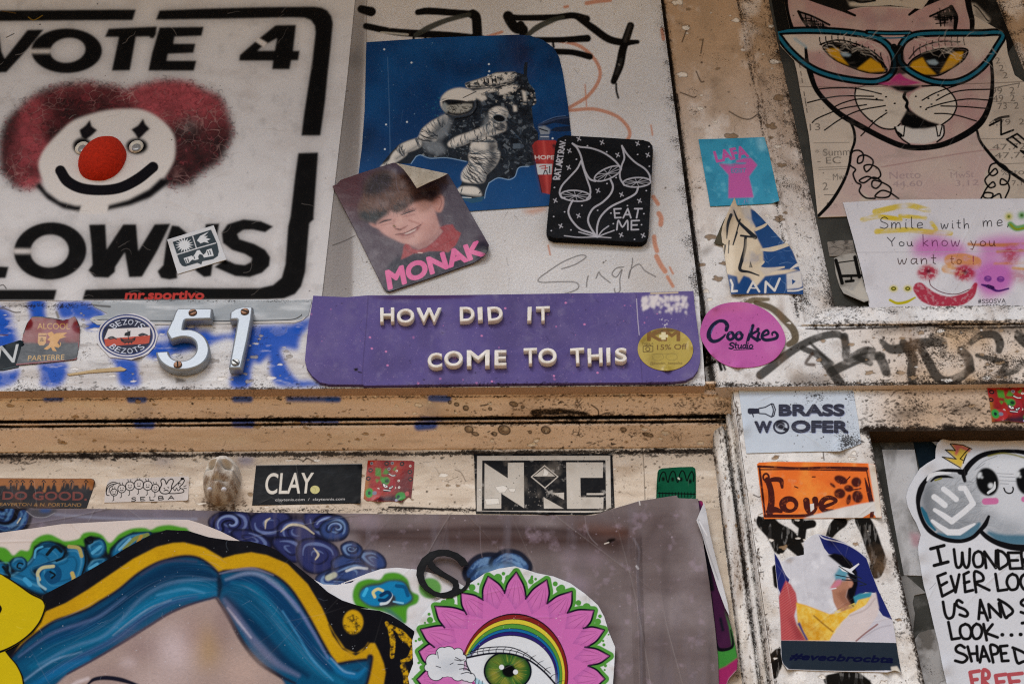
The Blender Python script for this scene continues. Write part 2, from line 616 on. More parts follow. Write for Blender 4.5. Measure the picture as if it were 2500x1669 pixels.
        if thick:
            e = np.concatenate([quads[:, [0, 1]], quads[:, [1, 2]], quads[:, [2, 3]], quads[:, [3, 0]]])
            es = np.sort(e, 1); key = es[:, 0].astype(np.int64) * (len(co) + 1) + es[:, 1]
            uq, first, cnt = np.unique(key, return_index=True, return_counts=True)
            be = e[first[cnt == 1]]
            bv = np.unique(be)
            remap = np.full(len(co), -1, int); remap[bv] = len(co) + np.arange(len(bv))
            back = co[bv].copy(); back[:, 1] += thick
            bc = col[bv].copy()
            if edge is not None:
                bc[:, :3] = lin(edge)
            co = np.vstack([co, back]); col = np.vstack([col, bc])
            front = np.arange(len(co))
            if thick > 0.01:             # a deep edge gets its own plain paint
                tone = self.rgb.reshape(-1, 3).mean(0) if edge is None else lin(edge)
                ring = co[bv].copy(); rc = col[bv].copy()
                rc[:, :3] = tone; rc[:, 3] = .3; bc[:, :3] = tone; bc[:, 3] = .3
                front[bv] = len(co) + len(bv) * 0 + np.arange(len(bv)) + 0
                n0 = len(co) - len(bv)
                front[bv] = len(co) + np.arange(len(bv))
                col[n0:] = bc
                co = np.vstack([co, ring]); col = np.vstack([col, rc])
            sk = np.stack([front[be[:, 1]], front[be[:, 0]], remap[be[:, 0]], remap[be[:, 1]]], 1)
            quads = np.vstack([quads, sk])
        return mesh_object(name, co, quads, mat, parent, col)


def mesh_object(name, co, quads, mat, parent=None, col=None, smooth=False):
    cen = (co.min(0) + co.max(0)) / 2
    me = bpy.data.meshes.new(name)
    n, f = len(co), len(quads)
    me.vertices.add(n)
    me.vertices.foreach_set('co', (co - cen).astype(np.float32).ravel())
    me.loops.add(f * 4); me.polygons.add(f)
    me.loops.foreach_set('vertex_index', quads.astype(np.int32).ravel())
    me.polygons.foreach_set('loop_start', np.arange(0, f * 4, 4, dtype=np.int32))
    me.polygons.foreach_set('loop_total', np.full(f, 4, np.int32))
    me.update(calc_edges=True)
    if smooth:
        me.polygons.foreach_set('use_smooth', np.ones(f, bool))
    if col is not None:
        at = me.color_attributes.new('Col', 'FLOAT_COLOR', 'POINT')
        at.data.foreach_set('color', np.clip(col, 0, 1).astype(np.float32).ravel())
    me.materials.append(mat)
    ob = bpy.data.objects.new(name, me)
    COL.objects.link(ob)
    ob.location = cen
    if parent is not None:
        ob.parent = parent
        ob.matrix_parent_inverse = Matrix.Translation(-Vector(parent.location))
    return ob


def tag(o, label, cat, group=None, kind=None):
    o['label'] = label; o['category'] = cat
    if group:
        o['group'] = group
    if kind:
        o['kind'] = kind
    return o


# ------------------------------------------------------------------ materials
def node(nt, kind, **k):
    n = nt.nodes.new(kind)
    for a, b in k.items():
        if a == 'i':
            for s, v in b.items():
                n.inputs[s].default_value = v
        else:
            setattr(n, a, b)
    return n


def printed(name, rough=0.6, spec=0.3, bump=0.15, bscale=60.0, grain=0.10, gscale=700.0, fine=0.0, dirtscale=420.0, coat=0.0, dirtcol='#1c130c', wide=0.0):
    """colour from the printed vertices, fine grain and grime from noise"""
    m = bpy.data.materials.new(name); m.use_nodes = True
    nt = m.node_tree; L = nt.links.new
    b = nt.nodes['Principled BSDF']
    at = node(nt, 'ShaderNodeAttribute', attribute_name='Col')
    co = node(nt, 'ShaderNodeNewGeometry')
    gn = node(nt, 'ShaderNodeTexNoise', i={'Scale': gscale, 'Detail': 3.0, 'Roughness': 0.65})
    L(co.outputs['Position'], gn.inputs['Vector'])
    gr = node(nt, 'ShaderNodeMapRange', i={'From Min': 0.25, 'From Max': 0.75, 'To Min': 1 - grain, 'To Max': 1 + grain})
    L(gn.outputs['Fac'], gr.inputs['Value'])
    mul = node(nt, 'ShaderNodeMix', data_type='RGBA', blend_type='MULTIPLY', i={'Factor': 1.0})
    L(at.outputs['Color'], mul.inputs['A']); L(gr.outputs['Result'], mul.inputs['B'])
    # grime: speckle whose density is the painted amount
    dn = node(nt, 'ShaderNodeTexNoise', i={'Scale': dirtscale, 'Detail': 5.0, 'Roughness': 0.7})
    dw = node(nt, 'ShaderNodeTexNoise', i={'Scale': 38.0, 'Detail': 4.0, 'Roughness': 0.6})
    L(co.outputs['Position'], dn.inputs['Vector']); L(co.outputs['Position'], dw.inputs['Vector'])
    ad = node(nt, 'ShaderNodeMath', operation='MULTIPLY_ADD', i={1: 0.62})
    L(dw.outputs['Fac'], ad.inputs[0])
    L(dn.outputs['Fac'], ad.inputs[2])
    th = node(nt, 'ShaderNodeMath', operation='MULTIPLY_ADD', i={1: 0.62})
    L(at.outputs['Alpha'], th.inputs[0]); L(ad.outputs[0], th.inputs[2])
    mr = node(nt, 'ShaderNodeMapRange', interpolation_type='SMOOTHSTEP', i={'From Min': 1.08, 'From Max': 1.26, 'To Min': 0.0, 'To Max': 0.93})
    L(th.outputs[0], mr.inputs['Value'])
    mx = node(nt, 'ShaderNodeMix', data_type='RGBA')
    L(mr.outputs['Result'], mx.inputs['Factor']); L(mul.outputs['Result'], mx.inputs['A'])
    mx.inputs['B'].default_value = (*lin(dirtcol), 1)
    L(mx.outputs['Result'], b.inputs['Base Color'])
    b.inputs['Specular IOR Level'].default_value = spec
    b.inputs['Coat Weight'].default_value = coat
    b.inputs['Coat Roughness'].default_value = 0.25
    rn = node(nt, 'ShaderNodeMapRange', i={'From Min': 0.2, 'From Max': 0.8, 'To Min': rough - 0.08, 'To Max': rough + 0.12})
    L(dw.outputs['Fac'], rn.inputs['Value']); L(rn.outputs['Result'], b.inputs['Roughness'])
    bn = node(nt, 'ShaderNodeTexNoise', i={'Scale': bscale, 'Detail': 3.0, 'Roughness': 0.55})
    L(co.outputs['Position'], bn.inputs['Vector'])
    hs = node(nt, 'ShaderNodeMath', operation='MULTIPLY_ADD', i={1: fine})
    L(gn.outputs['Fac'], hs.inputs[0]); L(bn.outputs['Fac'], hs.inputs[2])
    h2 = node(nt, 'ShaderNodeMath', operation='MULTIPLY_ADD', i={1: -0.25})
    L(mr.outputs['Result'], h2.inputs[0]); L(hs.outputs[0], h2.inputs[2])
    bp = node(nt, 'ShaderNodeBump', i={'Strength': bump, 'Distance': 0.004})
    L(h2.outputs[0], bp.inputs['Height']); L(bp.outputs['Normal'], b.inputs['Normal'])
    return m


def plain(name, col, rough=0.5, metal=0.0, spec=0.4, bump=0.1, bscale=300.0, vary=0.2, col2=None, nscale=120.0):
    m = bpy.data.materials.new(name); m.use_nodes = True
    nt = m.node_tree; L = nt.links.new
    b = nt.nodes['Principled BSDF']
    co = node(nt, 'ShaderNodeNewGeometry')
    n = node(nt, 'ShaderNodeTexNoise', i={'Scale': nscale, 'Detail': 5.0, 'Roughness': 0.65})
    L(co.outputs['Position'], n.inputs['Vector'])
    r = node(nt, 'ShaderNodeValToRGB')
    c1 = lin(col); c2 = lin(col2) if col2 else c1 * (1 - vary)
    r.color_ramp.elements[0].position = 0.35; r.color_ramp.elements[1].position = 0.62
    r.color_ramp.elements[0].color = (*c2, 1); r.color_ramp.elements[1].color = (*c1, 1)
    L(n.outputs['Fac'], r.inputs['Fac']); L(r.outputs['Color'], b.inputs['Base Color'])
    b.inputs['Roughness'].default_value = rough; b.inputs['Metallic'].default_value = metal
    b.inputs['Specular IOR Level'].default_value = spec
    bn = node(nt, 'ShaderNodeTexNoise', i={'Scale': bscale, 'Detail': 3.0})
    L(co.outputs['Position'], bn.inputs['Vector'])
    bp = node(nt, 'ShaderNodeBump', i={'Strength': bump, 'Distance': 0.002})
    L(bn.outputs['Fac'], bp.inputs['Height']); L(bp.outputs['Normal'], b.inputs['Normal'])
    return m


M_PLASTER = printed('painted_plaster', rough=0.8, spec=0.08, bump=0.35, bscale=70, grain=0.13, gscale=520, fine=0.35)
M_BOARD = printed('rough_painted_board', rough=0.8, spec=0.06, bump=0.45, bscale=160, grain=0.10, gscale=420, fine=0.9)
M_WOOD = printed('painted_timber', rough=0.65, spec=0.1, bump=0.3, bscale=90, grain=0.10, gscale=600, fine=0.3)
M_PAPER = printed('pasted_paper', rough=0.7, spec=0.03, bump=0.25, bscale=35, grain=0.07, gscale=900, fine=0.1)
M_VINYL = printed('vinyl_sticker', rough=0.42, spec=0.06, bump=0.16, bscale=45, grain=0.06, gscale=900)
M_GLOSS = printed('glossy_sticker', rough=0.28, spec=0.14, bump=0.14, bscale=55, grain=0.06, gscale=900)
M_CARD = printed('painted_card', rough=0.6, spec=0.08, bump=0.12, bscale=30, grain=0.08, gscale=900, fine=0.1)
M_TABLET = printed('painted_tablet', rough=0.5, spec=0.05, bump=0.12, bscale=90, grain=0.12, gscale=500)
INK = '#0b0a0b'
# ------------------------------------------------------------------ the place: pavement and facade
def box(name, lo, hi, mat, parent=None, bevel=0.0):
    bm = bmesh.new()
    bmesh.ops.create_cube(bm, size=1.0)
    lo, hi = Vector(lo), Vector(hi)
    c = (lo + hi) / 2; s = hi - lo
    for v in bm.verts:
        v.co = Vector((v.co.x * s.x, v.co.y * s.y, v.co.z * s.z))
    if bevel:
        bmesh.ops.bevel(bm, geom=bm.edges[:], offset=bevel, segments=2, affect='EDGES')
    me = bpy.data.meshes.new(name); bm.to_mesh(me); bm.free()
    me.materials.append(mat)
    o = bpy.data.objects.new(name, me); COL.objects.link(o); o.location = c
    if parent is not None:
        o.parent = parent; o.matrix_parent_inverse = Matrix.Translation(-Vector(parent.location))
    return o


M_PAVE = plain('pavement_stone', '#d8b080', rough=0.9, spec=0.2, bump=0.4, bscale=40, vary=0.25, nscale=3)
M_WALL = plain('cream_render', '#cfc2b0', rough=0.9, spec=0.2, bump=0.5, bscale=60, vary=0.25, nscale=12)
pave = box('pavement', (-60, -90, -0.2), (60, 3, 0), M_PAVE)
pave['kind'] = 'structure'; pave['label'] = 'stone pavement below the facade'

facade = bpy.data.objects.new('shopfront_facade', None)
COL.objects.link(facade); facade.location = (0, 0, 0)
tag(facade, 'weathered cream shopfront with timber panels and mouldings under all the stickers', 'facade')
box('rear_wall', (-6, 0.16, 0), (6, 0.5, 6.5), M_WALL, facade)
box('overhang', (-6, -0.80, 3.95), (6, 0.155, 4.2), M_WALL, facade, 0.01)  # unseen ledge, its depth chosen to dim the upper facade


def LU(ue, v, vref):
    return VPU + (ue - VPU) * (v - VPV) / (vref - VPV)


def LP(ue, v, vref=300.0):
    return (LU(ue, v, vref), v)


def LV(ve, u):
    return (u, ve - 0.0075 * (u - 1250))


# --- upper panel behind the clown poster and the astronaut
s = Sheet(np.array([(-160, -160), LP(1652, -160), LP(1652, 760), (-160, 760)]), c=2.4, base='#d5d2d0', dirt=0.16)
s.vary(0.10, 160, 3)
s.mottle('#b9ab9c', 220, .5, .8, .35, 4)
# grey oversprayed strip beside the clown poster
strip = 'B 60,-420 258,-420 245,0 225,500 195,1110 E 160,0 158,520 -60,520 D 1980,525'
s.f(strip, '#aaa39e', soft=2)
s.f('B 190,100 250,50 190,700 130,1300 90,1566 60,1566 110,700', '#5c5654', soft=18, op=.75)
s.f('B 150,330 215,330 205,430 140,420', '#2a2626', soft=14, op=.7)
s.f('D 2100,40 2250,60 2230,500 2060,500', '#8d8888', soft=22, op=.6)
s.ss('D 2120,180 2200,150 2260,120', 2.0, '#5a5450')
s.s('B 250,-100 246,270', 2, '#8f8378')
# orange marker
for q, w in (('B 1480,262 1600,292 1690,365 1735,450 1720,530 1650,620 1530,700 1690,695 1830,735 1905,800 1925,860 1895,910', 8.5),
             ('B 1650,22 1720,10 1800,2', 10), ('B 1510,46 1530,42', 7), ('B 2075,1255 2105,1300', 10), ('B 2110,1360 2125,1390 2122,1430', 12),
             ('E 2080,125 2085,170 2098,215', 11), ('E 2095,250 2120,300 2150,345', 12), ('E 2165,380 2200,440', 8), ('E 2180,320 2200,360', 5),
             ('E 1405,180 1418,240', 4), ('B 1000,240 1110,205', 7), ('B 1640,540 1650,680', 3), ('B 2130,190 2140,250', 9), ('B 2060,800 2070,860', 4)):
    s.s(q, w, '#cc7a4c', soft=2, op=.75)
s.f('B 1230,1345 1400,1310 1390,1340 1300,1365', '#cf8d68', soft=4, op=.7)
# fat black marker
BK = '#15110e'
for q, w in (('B 215,60 275,75 290,70', [20, 24, 10]), ('B 245,168 400,200 560,215 800,228 985,245', [16, 17, 19, 17, 15]),
             ('B 575,80 640,72 770,80 930,92', [15, 18, 17, 17]), ('B 925,92 945,110 952,180 955,260', 24),
             ('B 1150,105 1165,140 1200,180 1245,190', [26, 24, 26, 24]), ('B 1230,160 1250,200 1240,245', 20),
             ('B 1150,108 1230,115 1450,112 1560,100 1650,122', [16, 15, 16, 16, 18]), ('B 1590,110 1690,180 1790,250 1890,272 1975,268', [14, 19, 19, 17, 10]),
             ('B 1280,255 1480,255 1655,246', [14, 14, 18]), ('B 1440,330 1560,335 1670,362', [15, 15, 16]),
             ('B 1930,165 1905,240 1880,320 1865,400 1850,450 1822,520', [18, 20, 20, 21, 19, 15]), ('B 1838,535 1840,580 1852,625', 5),
             ('B 548,220 548,258', 6), ('B 622,225 622,258', 6), ('B 1435,270 1440,300', 6)):
    s.s(q, w, BK, soft=1.5)
for q, w in (('B 560,225 640,180 760,130 900,95', [10, 14, 12, 10]), ('B 1265,235 1330,180 1420,135 1500,110', [10, 14, 13, 8])):
    s.s(q, w, '#5b5c50', soft=1.5, op=.9)
    s.s(q, w, BK, soft=3, op=.5)
s.s('B 1925,165 1895,260', 7, '#4c4540', soft=4, op=.7)
s.s('B 1870,380 1840,470', 7, '#3f3d3a', soft=4, op=.7)
s.s('B 340,208 430,215 510,222', 5, '#b8b1a2', soft=1, op=.9)
# pencil name
PC = '#6f6a68'
for q in ('E 1490,330 1570,305 1640,262 1640,245 1600,245 1500,285 1400,350 1343,395 1360,415 1460,413 1560,412 1600,432 1580,465 1480,497',
          'E 1660,375 1652,410 1650,445', 'E 1710,390 1728,350 1742,372 1800,418', 'E 1885,318 1840,325 1812,362 1840,382 1875,335 1862,395 1862,470 1835,482 1826,455',
          'E 1942,262 1940,300 1918,390 1930,335 1985,300 2020,340 2090,380'):
    s.s(q, 2.6, PC, op=.9)
s.scratch(130, 22, 1.6, '#6a5a4c', ang=75, spread=25, seed=8, op=.6)
s.scratch(60, 12, 2.2, '#f0e8de', ang=20, spread=60, seed=12, op=.5)
s.specks(260, .8, 2.4, '#4a3c30', seed=3)
s.dirt += np.clip((UEFF(s.U, s.V, 300) - 1610) / 40, 0, 1) * .35
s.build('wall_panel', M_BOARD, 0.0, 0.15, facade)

# --- pilaster, frame round the upper right recess, and the right half of the lintel
HOLE_L, HOLE_R, HOLE_B = 1941.0, 2552.0, 752.0


def bev(U, V):
    ue = UEFF(U, V, 300); ve = VEFF(U, V)
    return np.maximum(np.maximum((HOLE_L - ue) / 78, (ue - HOLE_R) / 110), (ve - HOLE_B) / 46)


def frame_depth(U, V):
    ue = UEFF(U, V, 300)
    t = bev(U, V)
    d = np.interp(t, [-.2, 0, .12, .85, .93, 1.0, 1.04, 1.1, 1.2], [-.0125, -.0115, -.006, .008, .0125, .0125, .0105, .0105, .0125])
    left = np.interp(ue, [1640, 1650, 1656, 1662, 1670, 1690], [0.001, -.010, -.010, .004, .011, .0125])
    d = np.where((ue < 1690), np.minimum(d, left), d)
    return d


o = [LP(1644, -160), LP(1644, 945), LV(945, 1600), LV(945, 2680), (2680, -160), LP(HOLE_R, -160, 300)]
right_in = [LP(HOLE_R, v) for v in np.linspace(-160, 700, 6)]
bx = LP(HOLE_R, 742)
inner = [LP(HOLE_R, -160), LP(HOLE_R, 742), LP(HOLE_L, 747), LP(HOLE_L, -160)]
outer = [LP(1644, -160), LP(1644, 945), LV(945, 2750), (2750, -160)]
s = Sheet(np.array(outer + inner), c=2.2, base='#d9d6d3', dirt=0.26)
t = bev(s.U, s.V); ue = UEFF(s.U, s.V, 300)
# cream pilaster, whiter below; the browner top has dim warm light painted in
k = np.clip((620 - s.V) / 500, 0, 1)[..., None] * np.ones((1, 1, 3))
s.rgb += (lin('#bd9b78') - s.rgb) * k * .95
s.vary(0.12, 120, 21); s.mottle('#a88d70', 90, .52, .8, .5, 22); s.mottle('#efe9e2', 60, .55, .75, .5, 23)
s.dirt += np.where(t < 1.05, np.interp(t, [0, .15, .6, .95, 1.05], [.42, .22, .18, .2, .05]), 0) * np.clip(s.noise(120, 31) * 1.5, 0, 1)
s.dirt += np.exp(-((t - 1.07) / .05) ** 2) * .35
s.dirt += np.exp(-((ue - 1656) / 7) ** 2) * .7
# the band under the recess: rusty mildew on the right, white on the left
B = (VEFF(s.U, s.V) > 790) * np.clip((s.U - 2020) / 250, 0, 1)
s.rgb += (lin('#c9ac8c') - s.rgb) * (B * np.clip(s.noise(150, 41) * 1.6 - .1, 0, 1))[..., None]
s.dirt += B * .16 * s.noise(90, 42) * 2
s.dirt += np.exp(-((VEFF(s.U, s.V) - 945) / 9) ** 2) * .3
s.f('F 1400,720 1600,690 1750,690 2349,700 2600,700 2600,730 2000,735 1700,715 1400,745', '#5a4a3a', soft=5, op=.75)
s.f('F 380,170 330,240 290,250 300,210', '#7a7068', soft=5, op=.7)
s.f('F 830,1040 900,1000 1080,1005 1140,1060 900,1070', '#7a6c60', soft=6, op=.7)
# olive ring behind the pink sticker
s.s('F 560,560 620,530 720,523', [10, 14, 8], '#6b5a36', soft=2, op=.85)
s.s('F 640,545 740,580 820,650 880,720 890,780 850,810', [12, 16, 18, 19, 18, 14], '#5e4e2e', soft=2, op=.9)
# old black paint beside the purple sign
for q, w in (('F 255,640 300,650', 16), ('F 290,800 310,870 300,960 280,1000', 12), ('F 300,950 380,920', 8), ('F 400,900 420,970', 8), ('F 430,930 445,970', 5)):
    s.s(q, w, '#1b1917', soft=2)
# grey sprayed letters on the band
TG = '#37342f'
tx = np.clip(s.noise(40, 77) * 2.4 - .1, .42, 1)
for q, w in (('F 670,1005 740,950 830,880 930,815 1040,765 1150,745 1205,770', [22, 22, 20, 19, 18, 18, 14]),
             ('F 940,835 1040,880 1100,950 1180,1062', [14, 17, 22, 24]), ('F 985,800 1060,870 1130,930', [6, 8, 8]),
             ('F 1205,760 1215,830 1225,900 1330,850 1385,850', [19, 20, 20, 19, 16]), ('F 1120,985 1230,930 1340,890 1440,885', [24, 24, 22, 20]),
             ('F 1420,880 1450,930 1470,985', [20, 24, 22]), ('F 1300,900 1370,930', 14),
             ('F 1440,790 1500,840 1600,830 1700,800 1820,800', [12, 22, 26, 24, 18]), ('F 1580,800 1640,900 1630,990 1640,1060', [20, 26, 22, 20]),
             ('F 1760,760 1830,800 1835,880', [14, 22, 14]), ('F 1700,850 1740,920 1790,1010 1850,1045 1930,1025 2010,965', [20, 22, 24, 24, 24, 18]),
             ('F 1950,850 1990,900 2010,970', [22, 26, 20]), ('F 2010,800 2070,755 2160,750 2195,800 2190,850', [14, 18, 20, 22, 16]),
             ('F 2050,880 2150,905 2230,935 2200,990', [10, 14, 16, 14]), ('F 2180,1000 2280,980 2349,930', 16), ('F 2320,760 2360,800', 26)):
    s.s(q, w, TG, soft=2.6, op=.9, tex=tx)
s.scratch(70, 26, 1.8, '#3a2c20', ang=80, spread=50, seed=51, op=.7)
s.scratch(40, 40, 1.6, '#4a3828', box=(1900, 790, 2500, 940), ang=5, spread=25, seed=52, op=.6)
s.ss('C 170,270 200,190 215,165|C 290,340 305,250|C 160,590 240,620 260,615|C 260,455 290,520 310,520|C 470,710 540,750 600,760 650,730|C 140,600 155,700', 3.0, '#3f2f22', op=.8)
s.s('F 960,710 1130,712 1500,700 1740,690 1900,706 2349,700 2700,700', [3, 5, 6, 7, 5, 6, 6], '#2c2118', soft=1.5, op=.9)
s.s('F 1000,870 960,930 1010,940', 8, '#4a3626', soft=3, op=.8)
s.specks(300, 1.0, 3.6, '#2f2318', box=(2090, 790, 2500, 940), seed=61)
s.specks(160, .8, 2.6, '#3a2c22', seed=62)
def plumb(ue, v0, v1, n=24):
    return np.array([LP(ue, v) for v in np.linspace(v0, v1, n)])


def level(ve, u0, u1, n=40):
    return np.array([LV(ve, u) for u in np.linspace(u0, u1, n)])


s.mottle('#8d6a48', 90, .58, .85, .45, 24, .6, 1.6); s.mottle('#7a6450', 40, .64, .85, .35, 25)
s.crud(plumb(1657, -20, 730), 700, 3, .7, 3.0, seed=201); s.crud(plumb(1866, -20, 760), 420, 5, .7, 2.8, '#4a3422', seed=202); s.crud(plumb(1938, -20, 750), 600, 7, .7, 3.0, '#2e2116', seed=203)
s.crud(level(753, 2030, 2520), 520, 5, .7, 3.0, '#2e2116', seed=204); s.crud(level(798, 1980, 2520), 700, 5, .8, 3.4, '#241a12', seed=205); s.crud(level(944, 1690, 2520), 600, 4, .7, 3.2, '#2c1f14', seed=206)
s.crud(plumb(2556, -20, 170), 120, 6, .8, 3, '#2e2116', seed=207)
s.chips(46, 2, 9, '#e6dccd', box=(1650, 0, 1960, 740), seed=208); s.chips(26, 2, 10, '#8f7456', box=(1650, 0, 1960, 740), seed=209); s.chips(40, 2, 8, '#a58a6c', box=(1960, 790, 2500, 940), seed=210); s.chips(30, 2, 7, '#eee8e0', box=(1700, 700, 2500, 940), seed=211)
s.build('pilaster_frame', M_PLASTER, frame_depth, 0.06, facade)

# --- dark panel inside the upper right recess
s = Sheet(np.array([LP(HOLE_L - 8, -160), LP(HOLE_L - 8, 760), LP(HOLE_R + 8, 760), LP(HOLE_R + 8, -160)]), c=4.0, base='#4a4943', dirt=0.1)
s.vary(.12, 80, 5); s.mottle('#2b2a26', 60, .5, .8, .5, 6)
s.build('recess_panel', M_WOOD, -0.0125, 0.02, facade)

# --- lintel carrying the house number
s = Sheet(np.array([LV(726, -160), LV(726, 1706), LV(945, 1722), LV(945, -160)]), c=1.9, base='#d7d5d4', dirt=0.24)
s.vary(.1, 100, 7); s.mottle('#b3a9a2', 50, .5, .75, .6, 8, sx=2.5, sy=.5)
s.mottle('#8e8783', 34, .6, .8, .5, 9, sx=3, sy=.4)
BL = '#0c58c8'
bt = np.clip(s.noise(30, 17) * 3.4 - .3, .86, 1)
for q in ('D 375,545 560,540 610,575 665,605 600,640 560,660 480,640 390,645', 'D 180,545 285,545 275,600 290,650 240,640 200,610', 'D -60,560 10,580 55,660 75,760 60,810 0,850 -60,880', 'D -60,985 60,985 125,968 100,1045 40,1075 -60,1085',
          'D 250,930 420,928 425,990 400,1055 345,1078 260,1070 262,1000', 'D 560,690 700,640 640,720 590,700', 'D 930,870 1000,820 1050,830 1240,765 1480,740 1510,700 1925,690 1915,760 1905,800 1895,845 1820,835 1790,850 1830,950 1890,1030 1960,1072 1790,1076 1740,1040 1715,960 1705,850 1640,890 1600,970 1590,1080 1470,1078 1475,960 1490,780 1320,810 1200,830 1080,850 1010,880 940,890',
          'D 990,730 1060,700 1230,690 1260,720 1060,760', 'D 700,900 850,905 880,980 890,1066 775,1072 750,1010 730,930', 'D 1860,700 1970,640 1965,700 1900,740', 'D 1960,1040 2090,1066 1960,1076 1900,1060'):
    s.f(q, BL, soft=4, op=.96, sm=True, tex=bt)
for q, w, so in (('D 300,700 330,760', 30, 9), ('D 235,545 240,640', 34, 12), ('D 640,640 600,690 560,700', [24, 20, 14], 8), ('D 1700,850 1650,900', 24, 9), ('D 1000,850 1300,770', 40, 12), ('D 20,640 60,780', 40, 14)):
    s.s(q, w, BL, soft=so, op=.95, tex=bt)
s.mottle('#d8d4d2', 24, .66, .8, .5, 14, sx=2, sy=.6)
s.s('D -20,580 30,583 90,605 130,605', 3, '#6a625c')
s.s('D 0,748 50,752', 2.4, '#6b3c2e')
s.scratch(150, 30, 1.6, '#4a423c', ang=0, spread=14, seed=15, op=.65)
s.scratch(60, 14, 2.2, '#2e2823', ang=10, spread=40, seed=16, op=.7)
s.f('D 1110,1020 1150,1025 1190,1040 1170,1050 1130,1050', '#5f5650', soft=1, op=.8)
s.s('D 360,605 372,640', 6, '#8d8984', soft=2)
v = VEFF(s.U, s.V)
s.dirt += np.exp(-((v - 946) / 7) ** 2) * .28 + np.exp(-((v - 738) / 6) ** 2) * .2 + np.clip(s.noise(120, 19) - .5, 0, 1) * .5
s.crud(level(944, -20, 1700), 900, 3.5, .7, 3.0, '#2c1f14', seed=221); s.crud(level(737, -20, 800), 300, 3, .6, 2.2, '#3a3029', seed=222)
s.chips(60, 1.5, 7, '#a9a29c', '#5a524c', box=(-10, 740, 720, 935), seed=223); s.chips(40, 1.5, 6, '#e8e4e0', '#8a827a', box=(-10, 740, 720, 935), seed=224, aspect=3)
s.build('lintel', M_WOOD, 0.0105, 0.05, facade, edge='#b0937a')

# --- stepped timber head over the door, stepping back to the frieze
HP = np.array([(930, .006), (940, .006), (952, -.0015), (953.5, -.003), (966, -.004), (968, -.007), (980, -.011), (998, -.0175), (1015, -.0245), (1017, -.028),
               (1019, -.037), (1022, -.037), (1024, -.0305), (1027, -.0295), (1030, -.034), (1032, -.039), (1034, -.035), (1036, -.0345), (1040, -.0350), (1094, -.0565), (1096, -.0600), (1120, -.0610)])


def head_depth(U, V):
    return np.interp(VEFF(U, V), HP[:, 0], HP[:, 1])


s = Sheet(np.array([LV(934, -160), LV(934, 1800), LV(1112, 1775), LV(1112, -160)]), c=1.9, base='#e4cab0', dirt=0.13)
v = VEFF(s.U, s.V)
wob = (s.noise(60, 3) - .5) * 5
s.vary(.08, 140, 71, 3, .6); s.mottle('#bf9f78', 60, .5, .8, .4, 72, 3, .6); s.mottle('#e9d7bd', 50, .58, .8, .6, 73, 3, .6)
s.rgb += (lin('#a98a68') - s.rgb) * (np.exp(-((v - 947) / 7) ** 2) * .6)[..., None]
ragged = np.clip(s.noise(30, 81, sx=2) * 2 - .5, 0, 1)
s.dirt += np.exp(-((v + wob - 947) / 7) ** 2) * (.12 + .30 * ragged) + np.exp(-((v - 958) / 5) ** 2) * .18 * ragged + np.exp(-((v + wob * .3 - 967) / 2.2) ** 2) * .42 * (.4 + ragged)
s.dirt += np.exp(-((v + wob * .5 - 1020) / 4.2) ** 2) * .95 + np.exp(-((v + wob * .3 - 1032) / 3.6) ** 2) * (.45 + .5 * ragged)  # grime in the joints, widened to paint the shaded lines between the steps
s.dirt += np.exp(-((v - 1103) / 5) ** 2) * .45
s.dirt += np.clip((s.U - 1350) / 400, 0, 1) * .12 * (s.noise(90, 82) + .3)
s.dirt += np.clip((s.U - 1690) / 60, 0, 1) * .22
s.s(np.array([LV(1020 + 1.2 * math.sin(x / 47) + 1.0 * math.sin(x / 13), x) for x in np.arange(-160, 1200, 18)]), 4.2, '#120c08', soft=1, sm=False)  # cracks, drawn wide and dark to carry the moulding's shading too
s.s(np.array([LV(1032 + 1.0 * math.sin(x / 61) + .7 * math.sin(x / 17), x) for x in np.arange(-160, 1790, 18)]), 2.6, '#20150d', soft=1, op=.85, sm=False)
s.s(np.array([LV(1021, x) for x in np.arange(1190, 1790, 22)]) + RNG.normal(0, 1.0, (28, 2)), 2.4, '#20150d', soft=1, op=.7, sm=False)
# blue overspray that reached the mouldings
for q, w, so in (('D 290,1158 390,1156', 12, 7), ('D 830,1160 915,1160', 17, 6), ('D 1500,1157 1590,1157', 17, 7), ('D 1840,1157 2150,1160', 13, 9), ('D 880,1315 960,1320', 22, 8),
                 ('D 1505,1310 1595,1315', 22, 7), ('D 1900,1300 2150,1305', 7, 6), ('E 660,1152 765,1155', 17, 6), ('E 580,1330 670,1322', 22, 8), ('E 600,1280 720,1285', 9, 6), ('E 0,1160 70,1160', 10, 7)):
    s.s(q, w, '#2c5cb6', soft=so * .7, op=.92)
s.f('D 880,1180 960,1180 980,1290 880,1290', '#7d7a80', soft=12, op=.45)
s.f('E 620,1170 720,1170 700,1280 600,1280', '#8d8688', soft=12, op=.45)
